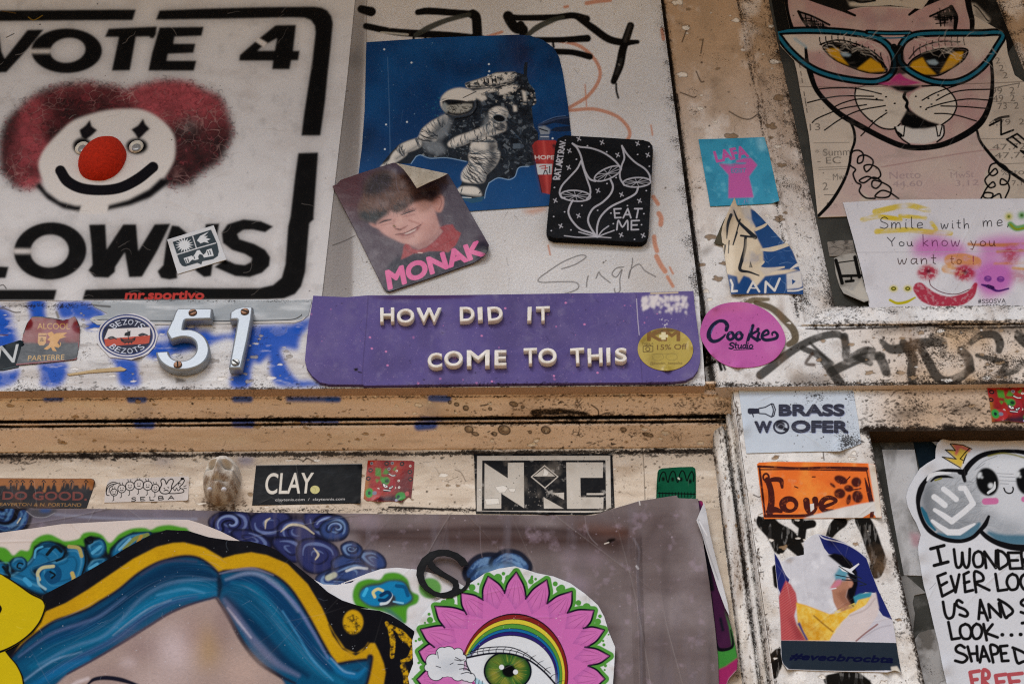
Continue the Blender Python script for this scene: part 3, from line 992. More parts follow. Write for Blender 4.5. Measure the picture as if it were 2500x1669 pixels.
# knocked and rotten spots
for q in ('E 1290,1245 1310,1225 1380,1222 1460,1218 1550,1225 1640,1240 1670,1250 1640,1262 1540,1255 1450,1262 1380,1260 1330,1275 1300,1268',):
    s.f(q, '#2a1d13', soft=2, op=.92, sm=True, dirt=.7)
for q in ('E 1680,1195 1720,1225 1725,1260 1700,1310 1670,1300|E 1740,1260 1790,1245 1820,1265 1920,1270 2020,1262|E 1000,1270 1060,1268 1180,1278|E 975,1200 1010,1195 1040,1180|E 1430,1290 1500,1305 1600,1300|E 1950,1300 2100,1310 2300,1300',):
    s.ss(q, 3.4, '#2b1d12', soft=1, op=.85)
for x, y, a, b in ((900, 1350, 26, 20), (940, 1380, 22, 9), (1125, 1355, 38, 28), (1062, 1380, 16, 11), (1390, 1355, 28, 22), (1185, 1190, 26, 14), (822, 1192, 14, 9), (880, 1215, 16, 14), (778, 1178, 9, 9),
                   (1243, 1208, 10, 7), (1885, 1352, 18, 12), (1290, 1368, 8, 8), (1035, 1220, 10, 7), (2040, 1385, 34, 10)):
    s.f(ov('E', x, y, a, b, 15), '#6e5338', soft=1, op=.8)
    s.s(ov('E', x, y, a, b, 15, n=12), 2.6, '#1d130b', soft=1, op=.9, closed=True)
    s.f(ov('E', x + a * .2, y - b * .2, a * .45, b * .4), '#d9c3a2', soft=1, op=.8)
for x, y in ((2040, 1380), (2220, 1405), (1600, 1185), (1590, 1380), (2250, 1190), (2100, 1230)):
    s.scratch(9, 14, 2.0, '#2b1d12', box=(800 + (x - 40) / 2.61, 530 + (y - 14) / 2.61, 800 + (x + 40) / 2.61, 530 + (y + 14) / 2.61), ang=20, spread=60, seed=x, op=.9)
s.scratch(60, 24, 1.6, '#4a3320', ang=0, spread=12, seed=91, op=.6)
s.specks(150, .8, 2.8, '#2b1d12', seed=92)
for ve, n_, sp, r1, sd in ((946, 1100, 4.5, 3.4, 231), (954, 500, 2, 2.2, 232), (966, 700, 2.5, 2.4, 233), (1019, 1500, 2.6, 4.0, 234), (1033, 800, 2.2, 2.8, 235), (1101, 1200, 4.5, 4.2, 236), (1043, 260, 6, 2.0, 237), (1006, 300, 8, 2.2, 238)):
    s.crud(level(ve, -20, 1780), n_, sp, .7, r1, '#1e140b', seed=sd, gap=.42)
s.crud(level(990, 1200, 1780), 420, 14, .8, 3.2, '#3a2817', seed=239); s.crud(level(1062, 1150, 1780), 260, 18, .8, 3.0, '#3a2817', seed=240); s.crud(level(955, 1250, 1780), 420, 6, .8, 3.4, '#2c1e12', seed=241)
s.chips(70, 1.5, 6, '#b08f66', box=(-10, 950, 1770, 1092), seed=242); s.chips(40, 1.5, 7, '#efe2cc', box=(900, 950, 1770, 1092), seed=243); s.mottle('#8f6d48', 60, .6, .85, .4, 244, 3, .5)
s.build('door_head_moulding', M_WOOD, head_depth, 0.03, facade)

# --- frieze and door panel behind the pasted papers
s = Sheet(np.array([LV(1092, -160), LV(1092, 1790), (1840, 1850), (-160, 1850)]), c=2.2, base='#d6c6b2', dirt=0.2)
s.vary(.1, 110, 101, 2, .6); s.mottle('#a58c73', 60, .5, .78, .55, 102, 3, .5); s.mottle('#eee4d6', 46, .58, .8, .6, 103, 2.4, .5)
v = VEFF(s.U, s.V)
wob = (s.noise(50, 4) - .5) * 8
s.dirt += np.exp(-((v + wob - 1105) / 6) ** 2) * .66 + np.exp(-((v + wob - 1242) / 6) ** 2) * .4 * s.noise(60, 9) * 1.6  # joint grime; the top band also paints in the shadow line under the head
s.dirt += np.clip((s.U - 1560) / 150, 0, 1) * .1
s.f('G 980,120 1120,130 1080,160 1000,160', '#5a5f86', soft=8, op=.5)
s.f('G 1510,120 1620,115 1610,165 1530,165', '#4a5a96', soft=7, op=.6)
s.f('G 1290,380 1540,370 1560,430 1420,460 1280,440', '#6e4f2a', soft=9, op=.6)
s.s('H 390,440 560,445 700,452 820,457', 5, '#1d1713', soft=1)
s.s('H 905,458 965,460', 4, '#1d1713', soft=1)
s.ss('H 2005,50 2010,120 2018,250 2022,390|H 810,200 850,220 880,275|H 2000,92 2200,95 2349,100', 1.8, '#4a3a2c', op=.8)
s.ss('G 85,150 120,140 110,165 90,160|G 130,160 160,150 180,165 230,150', 2.2, '#3a2c20', op=.8)
s.ss('G 1840,140 1890,130 1930,145|G 1930,150 1960,130 2010,150 2030,120', 3, '#3a2a1c', op=.85)
s.scratch(110, 26, 1.5, '#4a3a2a', box=(-50, 1105, 1750, 1240), ang=0, spread=20, seed=105, op=.6)
s.specks(120, .8, 2.6, '#33261a', box=(-50, 1105, 1750, 1240), seed=106)
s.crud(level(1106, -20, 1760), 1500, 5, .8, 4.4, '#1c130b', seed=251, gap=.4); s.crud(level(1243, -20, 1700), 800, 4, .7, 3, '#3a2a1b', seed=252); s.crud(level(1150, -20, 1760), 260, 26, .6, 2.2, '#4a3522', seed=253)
s.crud(T('G 1290,400 1350,440 1420,450 1500,440 1560,400'), 300, 6, .8, 3, '#4a3018', seed=254); s.mottle('#a3825e', 70, .56, .85, .45, 255, 2, .8)
s.chips(40, 1.5, 6, '#9c8060', box=(-10, 1110, 1740, 1245), seed=256); s.chips(40, 1.5, 6, '#efe8dc', '#8a7358', box=(-10, 1110, 1740, 1245), seed=257, aspect=3)
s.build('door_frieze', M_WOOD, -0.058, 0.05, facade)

# --- moulded right jamb of the door
JP = np.array([(1755, -.059), (1766, -.058), (1771, -.045), (1776, -.041), (1797, -.036), (1801, -.037), (1805, -.041), (1808, -.038), (1811, -.028), (1816, -.024), (1822, -.024), (1826, -.027),
               (1828, -.015), (1831, -.010), (1836, .000), (1850, .0035)])
s = Sheet(np.array([LP(1758, 938, 1300), LP(1843, 938, 1300), LP(1843, 1850, 1300), LP(1758, 1850, 1300)]), c=1.9, base='#dad7d3', dirt=0.28)
ue = UEFF(s.U, s.V, 1300)
s.vary(.1, 90, 111, .5, 3); s.mottle('#b7a893', 50, .5, .75, .6, 112, .5, 3); s.mottle('#f0ece5', 40, .55, .75, .6, 113, .5, 3)
for c0, w0, a0 in ((1768, 4, .5), (1804, 3.5, .5), (1827, 3, .35), (1808, 2, .3)):
    s.dirt += np.exp(-((ue - c0) / w0) ** 2) * a0 * np.clip(s.noise(60, 5, sy=3) * 2 - .2, 0.2, 1)
s.dirt += np.clip((1010 - s.V) / 70, 0, 1) * .2
s.scratch(60, 24, 1.6, '#4a3826', ang=80, spread=14, seed=115, op=.6)
s.specks(130, .8, 2.6, '#2c2119', seed=116)
for uu, n_, sd in ((1767, 500, 261), (1804, 700, 262), (1810, 300, 263), (1827, 600, 264), (1790, 200, 265)):
    s.crud(np.array([LP(uu, v, 1300) for v in np.linspace(945, 1690, 30)]), n_, 3, .7, 2.8, '#3a2817', seed=sd)
s.chips(60, 1.5, 6, '#a88a68', box=(1745, 945, 1880, 1680), seed=266, aspect=.7); s.mottle('#937455', 60, .58, .85, .5, 267, .4, 2)
s.build('door_jamb', M_WOOD, lambda U, V: np.interp(UEFF(U, V, 1300), JP[:, 0], JP[:, 1]), 0.03, facade)

# --- pier to the right of the door and the rail over the lower right recess
HL2, HT2 = 2176.0, 1059.0
outer = [LP(1839, 944, 1300), LV(944, 2750), LV(HT2, 2750), LV(HT2, LU(HL2, 1053, 1300)), LP(HL2, 1200, 1300), LP(HL2, 1850, 1300), LP(1839, 1850, 1300)]
s = Sheet(np.array(outer), c=2.0, base='#dad6d1', dirt=0.26)
ue = UEFF(s.U, s.V, 1300); v = VEFF(s.U, s.V)
s.vary(.1, 100, 121); s.mottle('#b9a58c', 70, .5, .78, .55, 122); s.mottle('#f1ede6', 50, .55, .75, .6, 123)
k = np.clip((s.U - 2090) / 120, 0, 1) * np.clip((v - 950) / 12, 0, 1) * (v < 1075)
s.rgb += (lin('#bf9f7e') - s.rgb) * (k * .8)[..., None]
s.dirt += k * (.08 + .35 * np.clip(s.noise(70, 125) - .35, 0, 1))
s.dirt += np.exp(-((v - 950) / 6) ** 2) * .4 + np.exp(-((v - HT2) / 9) ** 2) * .6 * (s.U > 2100) + np.exp(-((ue - HL2) / 7) ** 2) * .5 * (v > 1050)
s.dirt += np.clip(1 - np.abs(ue - 2110) / 90, 0, 1) * .12 * (s.V > 1100)
BKP = '#17130f'
bt = np.clip(s.noise(20, 127, 4, .4, 2) * 3.0 - .2, .8, 1)
for q, w in (('I 700,530 760,590 850,640 920,720', [44, 46, 44, 26]), ('I 740,600 790,700', 30), ('I 900,520 940,550 1000,545', [26, 24, 20]), ('I 940,560 930,640', 20),
             ('I 1180,530 1140,570 1110,620', [34, 28, 18]), ('I 1320,520 1360,600 1390,690 1420,780 1405,850', [38, 40, 40, 40, 34]), ('I 770,830 780,930', 20),
             ('I 790,1380 750,1440 750,1500', [34, 44, 26]), ('I 1110,1540 1250,1530 1340,1570', [28, 40, 30]), ('I 1180,1566 1300,1580', 40)):
    s.s(q, w, BKP, soft=2.0, tex=bt)
s.s('I 1330,560 1370,680 1400,780', 5, '#4d4640', soft=2, op=.7)
s.f('F 1480,1265 1560,1225 1700,1215 1740,1240 1560,1290', '#4f4238', soft=7, op=.65)
s.f('F 1850,1200 2000,1180 2090,1210 2060,1255 1900,1250', '#4f4238', soft=9, op=.55)
s.s('F 1300,1095 1500,1100 1560,1085 2100,1090', 3, '#6e4f36', soft=1, op=.8)
s.s('F 1500,1140 1540,1105 1620,1098', 3, '#4a3626', soft=1, op=.7)
s.ss('I 625,360 660,375 680,360|I 630,860 690,850|I 660,700 650,740 680,760|I 1070,90 1075,140|F 495,1270 530,1260 560,1250', 2.6, '#3a2c20', op=.85)
s.scratch(110, 18, 1.8, '#3f3022', ang=30, spread=70, seed=131, op=.6)
s.specks(260, .9, 3.2, '#2b2018', seed=132)
s.mottle('#98785a', 90, .58, .85, .45, 271); s.mottle('#6e5a48', 44, .66, .85, .4, 272)
s.crud(np.array([LP(HL2 - 2, v, 1300) for v in np.linspace(1055, 1690, 30)]), 700, 5, .8, 3.4, '#2c1e12', seed=273); s.crud(np.array([LP(1842, v, 1300) for v in np.linspace(950, 1690, 30)]), 420, 3, .7, 2.6, '#4a3522', seed=274)
s.crud(level(951, 1800, 2520), 600, 4, .8, 3.2, '#3a2817', seed=275); s.crud(level(HT2 - 4, 2110, 2520), 900, 6, .9, 4.4, '#241910', seed=276); s.crud(level(1010, 2100, 2520), 700, 24, .8, 3.6, '#33261b', seed=277)
s.chips(70, 1.5, 8, '#e9e2d8', '#6e5840', box=(1840, 950, 2250, 1680), seed=278); s.chips(50, 1.5, 8, '#a38565', box=(1840, 950, 2500, 1680), seed=279)
s.build('pier', M_PLASTER, 0.0035, 0.05, facade, edge='#3d2f22')

s = Sheet(np.array([LP(HL2 - 12, 1030, 1300), (2760, 1030), (2760, 1850), LP(HL2 - 12, 1850, 1300)]), c=3.0, base='#45443e', dirt=0.15)  # dark grey holds the recess shadow on the panel, along with its grime
s.vary(.15, 60, 141); s.mottle('#2a2820', 70, .45, .8, .6, 142); s.mottle('#8e8a84', 40, .6, .8, .4, 143)
s.build('lower_recess_panel', M_WOOD, -0.02, 0.03, facade)
# ------------------------------------------------------------------ upper row of posters
def extrude(name, loops, d_front, thick, mat, parent=None, bevel=0.0007, fat=0.0):
    """a solid cut-out: outline loops (pixel frame) at d_front, thick metres deep, its front edge rounded"""
    L = [P(l[:, 0], l[:, 1], np.full(len(l), d_front)) for l in loops]
    cen = np.vstack(L).mean(0); cen[1] = L[0][0, 1] + thick
    cu = bpy.data.curves.new(name, 'CURVE'); cu.dimensions = '2D'; cu.fill_mode = 'BOTH'
    cu.extrude = thick / 2 - bevel; cu.bevel_depth = bevel; cu.bevel_resolution = 1; cu.offset = fat - bevel
    for l in L:
        sp = cu.splines.new('POLY'); sp.points.add(len(l) - 1); sp.use_cyclic_u = True
        for p_, c_ in zip(sp.points, l):
            p_.co = (c_[0] - cen[0], c_[2] - cen[2], 0, 1)
    tmp = bpy.data.objects.new('outline', cu); COL.objects.link(tmp)
    bpy.context.view_layer.update()
    me = bpy.data.meshes.new_from_object(tmp.evaluated_get(bpy.context.evaluated_depsgraph_get()))
    bpy.data.objects.remove(tmp); bpy.data.curves.remove(cu)
    me.name = name
    me.transform(Matrix.Translation((0, -thick / 2, 0)) @ Matrix.Rotation(math.radians(90), 4, 'X'))
    me.materials.clear(); me.materials.append(mat)
    ob = bpy.data.objects.new(name, me); COL.objects.link(ob); ob.location = cen
    if parent is not None:
        ob.parent = parent; ob.matrix_parent_inverse = Matrix.Translation(-Vector(parent.matrix_world.translation if parent.parent is None else parent.location))
        ob.matrix_parent_inverse = Matrix.Translation(-Vector(parent.location))
    return ob


def dome(name, cu, cv, rx, ry, d, h, mat, parent, seg=28, rings=12, squash=1.0, lump=0.0, seed=1):
    """a rounded boss stuck to the surface: rx, ry in pixels, h metres high"""
    c = P(cu, cv, d); ex = P(cu + rx, cv, d) - c; ez = P(cu, cv - ry, d) - c
    RX, RZ = np.linalg.norm(ex), np.linalg.norm(ez)
    rng = np.random.default_rng(seed)
    bm = bmesh.new(); rows = []
    for i in range(rings + 1):
        a = math.pi / 2 * i / rings
        r = math.cos(a) ** squash; z = math.sin(a)
        if i == rings:
            rows.append([bm.verts.new((0, -h, 0))] * seg)
        else:
            row = []
            for j in range(seg):
                b = 2 * math.pi * j / seg
                k = 1 + lump * (math.sin(3 * b + seed) * .5 + math.sin(5 * b + i * .6) * .3)
                row.append(bm.verts.new((RX * r * k * math.cos(b), -h * z, RZ * r * k * math.sin(b))))
            rows.append(row)
    for i in range(rings):
        for j in range(seg):
            a, b, c2, d2 = rows[i][j], rows[i][(j + 1) % seg], rows[i + 1][(j + 1) % seg], rows[i + 1][j]
            f = bm.faces.new((a, b, c2)) if i == rings - 1 else bm.faces.new((a, b, c2, d2))
            f.smooth = True
    bmesh.ops.recalc_face_normals(bm, faces=bm.faces)
    me = bpy.data.meshes.new(name); bm.to_mesh(me); bm.free(); me.materials.append(mat)
    ob = bpy.data.objects.new(name, me); COL.objects.link(ob); ob.location = c
    if parent is not None:
        ob.parent = parent; ob.matrix_parent_inverse = Matrix.Translation(-Vector(parent.location))
    return ob


# --- clown poster
s = Sheet('S -160,-160 D 2268,-2100 A 2262,0 2212,500 2165,900 2112,1350 D 2052,500 2040,526 1985,527 0,531 S -160,735', c=1.6, base='#d4d1d0', dirt=0.05)
s.vary(.07, 200, 201); s.mottle('#b9b0aa', 70, .5, .85, .4, 202, 1, .5)
SPR = []


def spray(p, soft=1.6, halo=11, op=.98):
    SPR.append((p, soft, halo, op))


spray('A -500,70 0,68 500,64 866,62 846,130 400,133 0,137 -500,140')
spray('A 1016,68 1300,56 1700,46 2000,44 2050,50 2085,68 2112,105 2122,150 2108,300 2088,480 2072,650 2042,865 1920,865 1935,740 1962,560 1988,400 2010,210 2005,165 1980,130 1940,115 1850,113 1400,122 993,128')
spray('A 1900,976 2028,972 2015,1150 2002,1330 1998,1390 D 2004,10 1972,40 1958,200 1945,350 1920,440 1880,490 1810,518 1700,524 525,526 544,462 1080,447 1300,452 1650,452 1740,432 1795,385 1818,300 1835,60 A 1850,1380 1880,1120')
spray('D -500,462 362,462 345,528 -500,530')
spray('A -60,190 -10,190 10,330 30,375 175,192 278,190 210,275 130,365 40,462 -80,465')
spray([ov('A', 425, 325, 226, 143, 0), ov('A', 432, 322, 112, 78, -8)])
spray('A 692,184 1000,170 994,220 978,246 955,244 952,234 866,236 828,450 712,452 757,238 668,238')
spray('A 1016,176 1298,172 1285,230 1112,236 1105,280 1246,280 1232,338 1070,345 1062,388 1252,388 1236,452 945,452 968,340')
spray(['A 1756,162 1887,160 1868,325 1910,325 1900,386 1856,386 1845,443 1733,443 1740,388 1523,388 1528,352 1640,255', 'A 1640,325 1750,324 1765,245 1668,300'])
spray('D -500,308 55,316 36,388 -500,388')
spray([ov('D', 320, 216, 232, 183, -4), ov('D', 316, 216, 122, 104, -8)])
spray('D 567,48 672,46 680,205 785,46 868,46 882,215 985,46 1086,42 1000,220 905,380 822,383 795,225 735,318 732,350 690,386 600,382 562,338 588,305 582,180')
spray('D 1095,52 1140,58 1190,100 1290,230 1310,45 1398,40 1370,200 1345,376 1300,382 1250,345 1140,190 1128,360 1130,390 1080,398 1025,388 1003,345 1040,305 1060,150')
spray('D 1742,60 1690,97 1610,80 1550,82 1512,108 1525,140 1620,170 1690,208 1722,255 1716,310 1670,355 1590,382 1500,376 1365,318 1435,270 1500,298 1560,305 1600,285 1605,262 1560,235 1480,210 1420,165 1412,100 1450,45 1550,14 1660,25')
for p, so, ha, op in SPR:                       # overspray first
    s.f(p, '#2c2a2a', soft=ha, op=.55)
for p, so, ha, op in SPR:
    s.f(p, INK, soft=so, op=op)
s.f('A 185,317 330,314 320,341 195,341', '#cfc8c2', soft=2)
s.f('A 1622,262 1680,302 1705,276 1645,240', '#d2cbc5', soft=1.5)
s.f('D 84,201 206,203 196,233 86,232', '#cfc8c3', soft=2)
s.mottle('#3a3838', 26, .6, .8, .12, 208)
s.t('mr.sportivo', 'D 802,468 1305,468 1297,542 790,542', '#c8443e', .035)
s.f('D 780,527 1330,526 1330,560 780,560', INK)
s.s('A 10,70 100,85', 2, '#6b4d1c'); s.ss('A 180,110 215,130 270,100', 2.2, '#8a6a20')
s.ss('D -10,440 20,432 40,455|A 40,240 90,215', 2.4, '#1a1818', op=.8)
# wig: cells of red and black
hair = spline(T('A 0,900 40,770 120,690 200,620 290,570 390,540 560,522 640,540 760,552 792,585 850,552 960,528 1060,510 1200,522 1290,568 1395,612 1440,690 1475,800 1480,870 1445,950 1400,1030 1290,1100 1200,1172 1110,1186 1045,1165 1000,1000 700,800 350,950 250,1180 105,1196 65,1150 22,1110 0,1050'), True)
cov = s.cover([hair], 14)
hm = np.zeros((s.ny, s.nx)); m = boxblur(cov[2], 4.2 * 1.18); hm[cov[0]:cov[0] + m.shape[0], cov[1]:cov[1] + m.shape[1]] = m
rng = np.random.default_rng(5)
ky, kx = np.nonzero(cov[2] > .5)
pick = rng.choice(len(ky), 330, replace=False); PX = 1.6 / s.c
sites = np.stack([kx[pick] + cov[1], ky[pick] + cov[0]], 1).astype(float)
y0, x0 = cov[0], cov[1]; h, w = cov[2].shape
X, Y = np.meshgrid(np.arange(w) + x0, np.arange(h) + y0)
wx = (vnoise(w, h, 14 * PX, 3) - .5) * 10 * PX; wy = (vnoise(w, h, 14 * PX, 4) - .5) * 10 * PX
d1 = np.full((h, w), 1e9); d2 = d1.copy(); who = np.zeros((h, w), int)
for i, (a, b) in enumerate(sites):
    dd = np.hypot(X + wx - a, (Y + wy - b) * 1.25)
    n1 = dd < d1
    d2 = np.where(n1, d1, np.minimum(d2, dd)); d1 = np.where(n1, dd, d1); who = np.where(n1, i, who)
zx = (np.arange(w) + x0) * s.c + s.u0; zy = (np.arange(h) + y0) * s.c + s.v0
dark = np.clip(((zx[None] * 2.61 - 900) / 500), 0, 1) * np.clip((zy[:, None] * 2.61 - 700) / 200, 0, 1)
dark = np.maximum(dark, np.clip((150 - zx[None] * 2.61) / 120, 0, 1) * .7)
dark = np.maximum(dark, np.clip(1 - np.abs(zx[None] * 2.61 - 640) / 150, 0, 1) * .6)
bright = np.clip(vnoise(w, h, 60 * PX, 9, 5) * 2.6 - .8, 0, 1)
ck = rng.random(len(sites))[who]
base = lin('#742229')[None, None] * (1 - ck[..., None] * .75) + lin('#2c0f12')[None, None] * (ck[..., None] * .75)
base = base + (lin('#bd535b') - base) * (bright * (1 - dark) * .8)[..., None]
base = base + (lin('#1c1517') - base) * (dark * .75)[..., None]
edge = np.clip(1 - (d2 - d1) / 1.6 / PX, 0, 1) * np.clip(vnoise(w, h, 34 * PX, 8) * 3.2 - 1.25, 0, 1) ** 1.3
blot = np.clip(vnoise(w, h, 60 * PX, 12, 6) * 3.4 - 1.25, 0, 1)
base = base + (lin('#150c0e') - base) * (blot * .82)[..., None]
base = base * (.72 + .5 * np.clip((d2 - d1) / 6 / PX, 0, 1))[..., None] ** .6
base = base + (lin('#cf9f99') - base) * (edge * .62)[..., None]
full = np.zeros((s.ny, s.nx, 3)); full[y0:y0 + h, x0:x0 + w] = base
s.f(hair, '#4a3436', soft=13, op=.5)
s.put((0, 0, hm), full, .95)
s.specks(500, .5, 1.5, '#2a1416', box=(-5, 190, 580, 460), seed=77, op=.35)
s.specks(700, .4, 1.1, '#5a5654', box=(0, 0, 860, 735), seed=78, op=.3)
s.f('A 1130,780 1250,740 1280,800 1180,850', '#8b7f7c', soft=8, op=.4)
rng = np.random.default_rng(19)            # frizz: small curls through the wig and past its edge
for k_ in range(1500):
    i = rng.integers(len(ky)); u = (kx[i] + x0) * s.c + s.u0; v = (ky[i] + y0) * s.c + s.v0
    if k_ % 3 == 0:
        e_ = hair[rng.integers(len(hair))]; u, v = e_ + rng.normal(0, 5, 2)
    a = rng.uniform(0, 6.3); r_ = rng.uniform(2.5, 7)
    q_ = np.array([(u + r_ * math.cos(a + t_), v + r_ * .8 * math.sin(a + t_)) for t_ in np.linspace(0, rng.uniform(1.5, 4), 6)])
    s.s(q_, [.8, rng.uniform(1.5, 3.2), .8], rng.choice(['#2a0f12', '#160c0e', '#160c0e', '#6e2027', '#9a3a42', '#a8525a', '#3c1418']), soft=1.6, op=rng.uniform(.2, .5), sm=False)
# face
face = 'A 800,695 900,700 985,735 1060,795 1105,860 1116,930 1108,1020 1060,1110 1020,1150 960,1205 840,1275 680,1345 500,1348 380,1290 300,1200 262,1120 246,1050 262,990 300,930 380,845 460,775 560,735 680,705'
s.f(face, '#d9d3cd', soft=2, sm=True)
s.f('A 250,1160 300,1225 380,1282 480,1310 525,1312 508,1350 400,1330 300,1270 225,1185', '#1c1a1d', soft=2.0)
s.f('A 672,1342 690,1308 820,1272 950,1205 1025,1135 1085,1150 1050,1190 960,1260 830,1310', '#1a181b', soft=2.0)
s.f('A 520,1310 690,1310 680,1360 505,1360', '#d9d3cd', soft=1)
for q in ('A 572,764 585,806 620,830 582,866 545,892 520,875 505,830 545,800', 'A 912,756 925,790 955,822 935,838 908,866 882,890 858,850 836,826 880,800'):
    s.f(q, '#17141a', soft=1.5)
    s.f(q, '#3a3234', soft=7, op=.3)
s.f(ov('A', 525, 932, 62, 55), '#141214', soft=2); s.f(ov('A', 872, 932, 70, 52), '#141214', soft=2)
s.s('A 385,1088 430,1155 520,1200 650,1212 770,1195 880,1140 975,1065', [26, 27, 26, 25, 26, 27, 26], '#1b191f', soft=1.8)
s.scratch(90, 60, 1.5, '#a79e98', ang=-25, spread=12, seed=211, op=.45)
s.specks(60, .7, 1.8, '#4a4340', seed=212)
s.rel = s.noise(160, 213) * .0010
s.creases(18, .0006, 4, 214, mark=0)
clown = s.build('clown_poster', M_PAPER, 0.0012, 0.0012, edge='#b9b2ab')
tag(clown, 'large white poster with a stencilled clown face and black lettering VOTE 4 CLOWNS', 'poster')
M_FOAM = plain('red_foam', '#c0280c', rough=0.9, spec=0.2, bump=0.5, bscale=900, vary=.35, nscale=260)
dome('clown_nose', *(T('A 655,1022')[0]), 57, 49, 0.0015, 0.026, M_FOAM, clown, 36, 14, lump=.035, seed=4)
M_EYEW = plain('eye_plastic', '#d8d2c4', rough=0.25, spec=0.5, bump=0.0)
M_EYEG = plain('eye_disc', '#8b8d8f', rough=0.15, spec=0.6, bump=0.0)
for q in ('A 525,944', 'A 868,936'):
    u, v = T(q)[0]
    e = dome('googly_eye', u, v, 17.5, 14.5, 0.0025, 0.004, M_EYEW, clown, 24, 6, .45)
    k = dome('iris', u, v + 1, 11, 9, 0.0058, 0.0012, M_EYEG, e, 20, 5, .5)

# --- small crest sticker over the clown lettering
s = Sheet('D 1065,143 1362,52 1442,270 1132,362', c=1.2, base='#cfd0d2')
SH = 'D 1100,158 1345,80 1385,170 1395,220 1388,248 1360,268 1290,282 1283,303 1258,292 1180,315 1160,310 1145,290'
s.f(SH, '#33434c')
s.ss('D 1228,122 1252,200|D 1130,238 1252,200 1374,165', 2.6, '#cfd0d2', sm=False)
c0 = T('D 1175,178')[0]
st = []
for i in range(32):
    a = math.pi * i / 16; r = (23 if i % 2 == 0 else 11.5)
    st.append((c0[0] + r * math.cos(a), c0[1] + r * .85 * math.sin(a)))
s.f(np.array(st), '#d6d8da')
s.f('D 1255,150 1275,120 1330,93 1300,122 1325,120 1310,132 1342,140 1320,150 1332,165 1300,158 1278,168 1268,158', '#d6d8da')
s.f('D 1170,262 1222,245 1228,252 1240,238 1255,212 1272,210 1282,225 1296,240 1310,228 1318,208 1348,200 1362,246 1300,258 1290,240 1272,235 1262,250 1266,268 1242,274 1225,270 1205,290 1186,296', '#d6d8da')
for q in ('D 1182,270 1190,290', 'D 1196,264 1202,284', 'D 1322,218 1330,240', 'D 1336,214 1344,238', 'D 1236,250 1240,264', 'D 1276,240 1284,252'):
    s.s(q, 2.4, '#33434c')
s.curl(2, 14, .002, 3)
crest = s.build('crest_sticker', M_VINYL, 0.0032, 0.0008)
tag(crest, 'small tilted white sticker with a slate shield stuck over the clown poster lettering', 'sticker')

# --- astronaut poster
s = Sheet('B 246,270 700,240 1210,222 1290,228 1370,255 1440,305 1475,365 1500,470 1530,660 1552,860 1560,1000 1420,1309 1150,1328 905,1345 500,1360 190,1230 196,1110 218,940 236,700', c=1.5, base='#12437a', dirt=0.02)
s.mottle('#0b2548', 130, .42, .7, .75, 301); s.mottle('#1a5d9c', 150, .5, .75, .6, 302); s.mottle('#3a2c4a', 100, .6, .8, .35, 303)
s.rgb += (lin('#155a9a') - s.rgb) * np.clip((s.V - 330) / 160, 0, .75)[..., None]
s.specks(150, .4, 1.1, '#8fb4c8', seed=304, op=.7)
s.specks(40, .5, 1.6, '#2b8a96', box=(1040, 230, 1090, 290), seed=305, op=.6)
for q in ('J 303,652', 'J 92,678', 'J 80,926', 'J 1128,70', 'J 1131,143', 'J 348,55', 'J 1122,182', 'J 1770,818', 'B 360,316'):
    u, v = T(q)[0]; s.s(np.array([(u, v), (u + .3, v)]), 4.5, '#cfd8dc', sm=False)
s.s('J 108,0 125,500 135,1060', 1.6, '#5f86ad', op=.6)
AS = ('J 890,262 1010,220 1120,190 1200,150 1380,145 1480,172 1478,120 1490,50 1520,50 1512,180 1530,260 1590,330 1610,460 1560,500 1580,700 1625,760 1625,850 1600,1000 1590,1085 1430,1110 1390,1200 1330,1228 '
      '1220,1212 1130,1262 1100,1340 1085,1420 980,1465 880,1440 805,1345 850,1280 880,1160 925,1050 700,1012 540,1012 440,985 390,1000 340,1070 150,1075 40,1115 60,1060 140,960 220,880 330,830 420,810 450,720 560,630 '
      '690,572 640,480 650,400 720,330 830,308 960,330 890,300')
s.f(AS, '#27303b')
s.mottle('#161c26', 40, 2, 3, 0)
am = np.zeros((s.ny, s.nx)); cv = s.cover([T(AS)]); am[cv[0]:cv[0] + cv[2].shape[0], cv[1]:cv[1] + cv[2].shape[1]] = cv[2]
rng = np.random.default_rng(31)
def facets(n, poly, cols, r0, r1, seed, mask):
    rng = np.random.default_rng(seed); p = T(poly); lo, hi = p.min(0), p.max(0)
    for _ in range(n):
        c_ = rng.uniform(lo, hi); a = rng.normal(.2, .5); L = rng.uniform(r0, r1); W_ = L * rng.uniform(.3, .8)
        e1 = np.array([math.cos(a), math.sin(a)]); e2 = np.array([-e1[1], e1[0]])
        qd = np.array([c_ + e1 * L * rng.uniform(.6, 1) + e2 * W_, c_ - e1 * L + e2 * W_ * rng.uniform(.5, 1), c_ - e1 * L * rng.uniform(.6, 1) - e2 * W_, c_ + e1 * L - e2 * W_ * rng.uniform(.5, 1)])
        s.f(qd, rng.choice(cols), tex=mask, op=.9); s.s(qd, 1.0, '#10151c', closed=True, sm=False, tex=mask, op=.7)


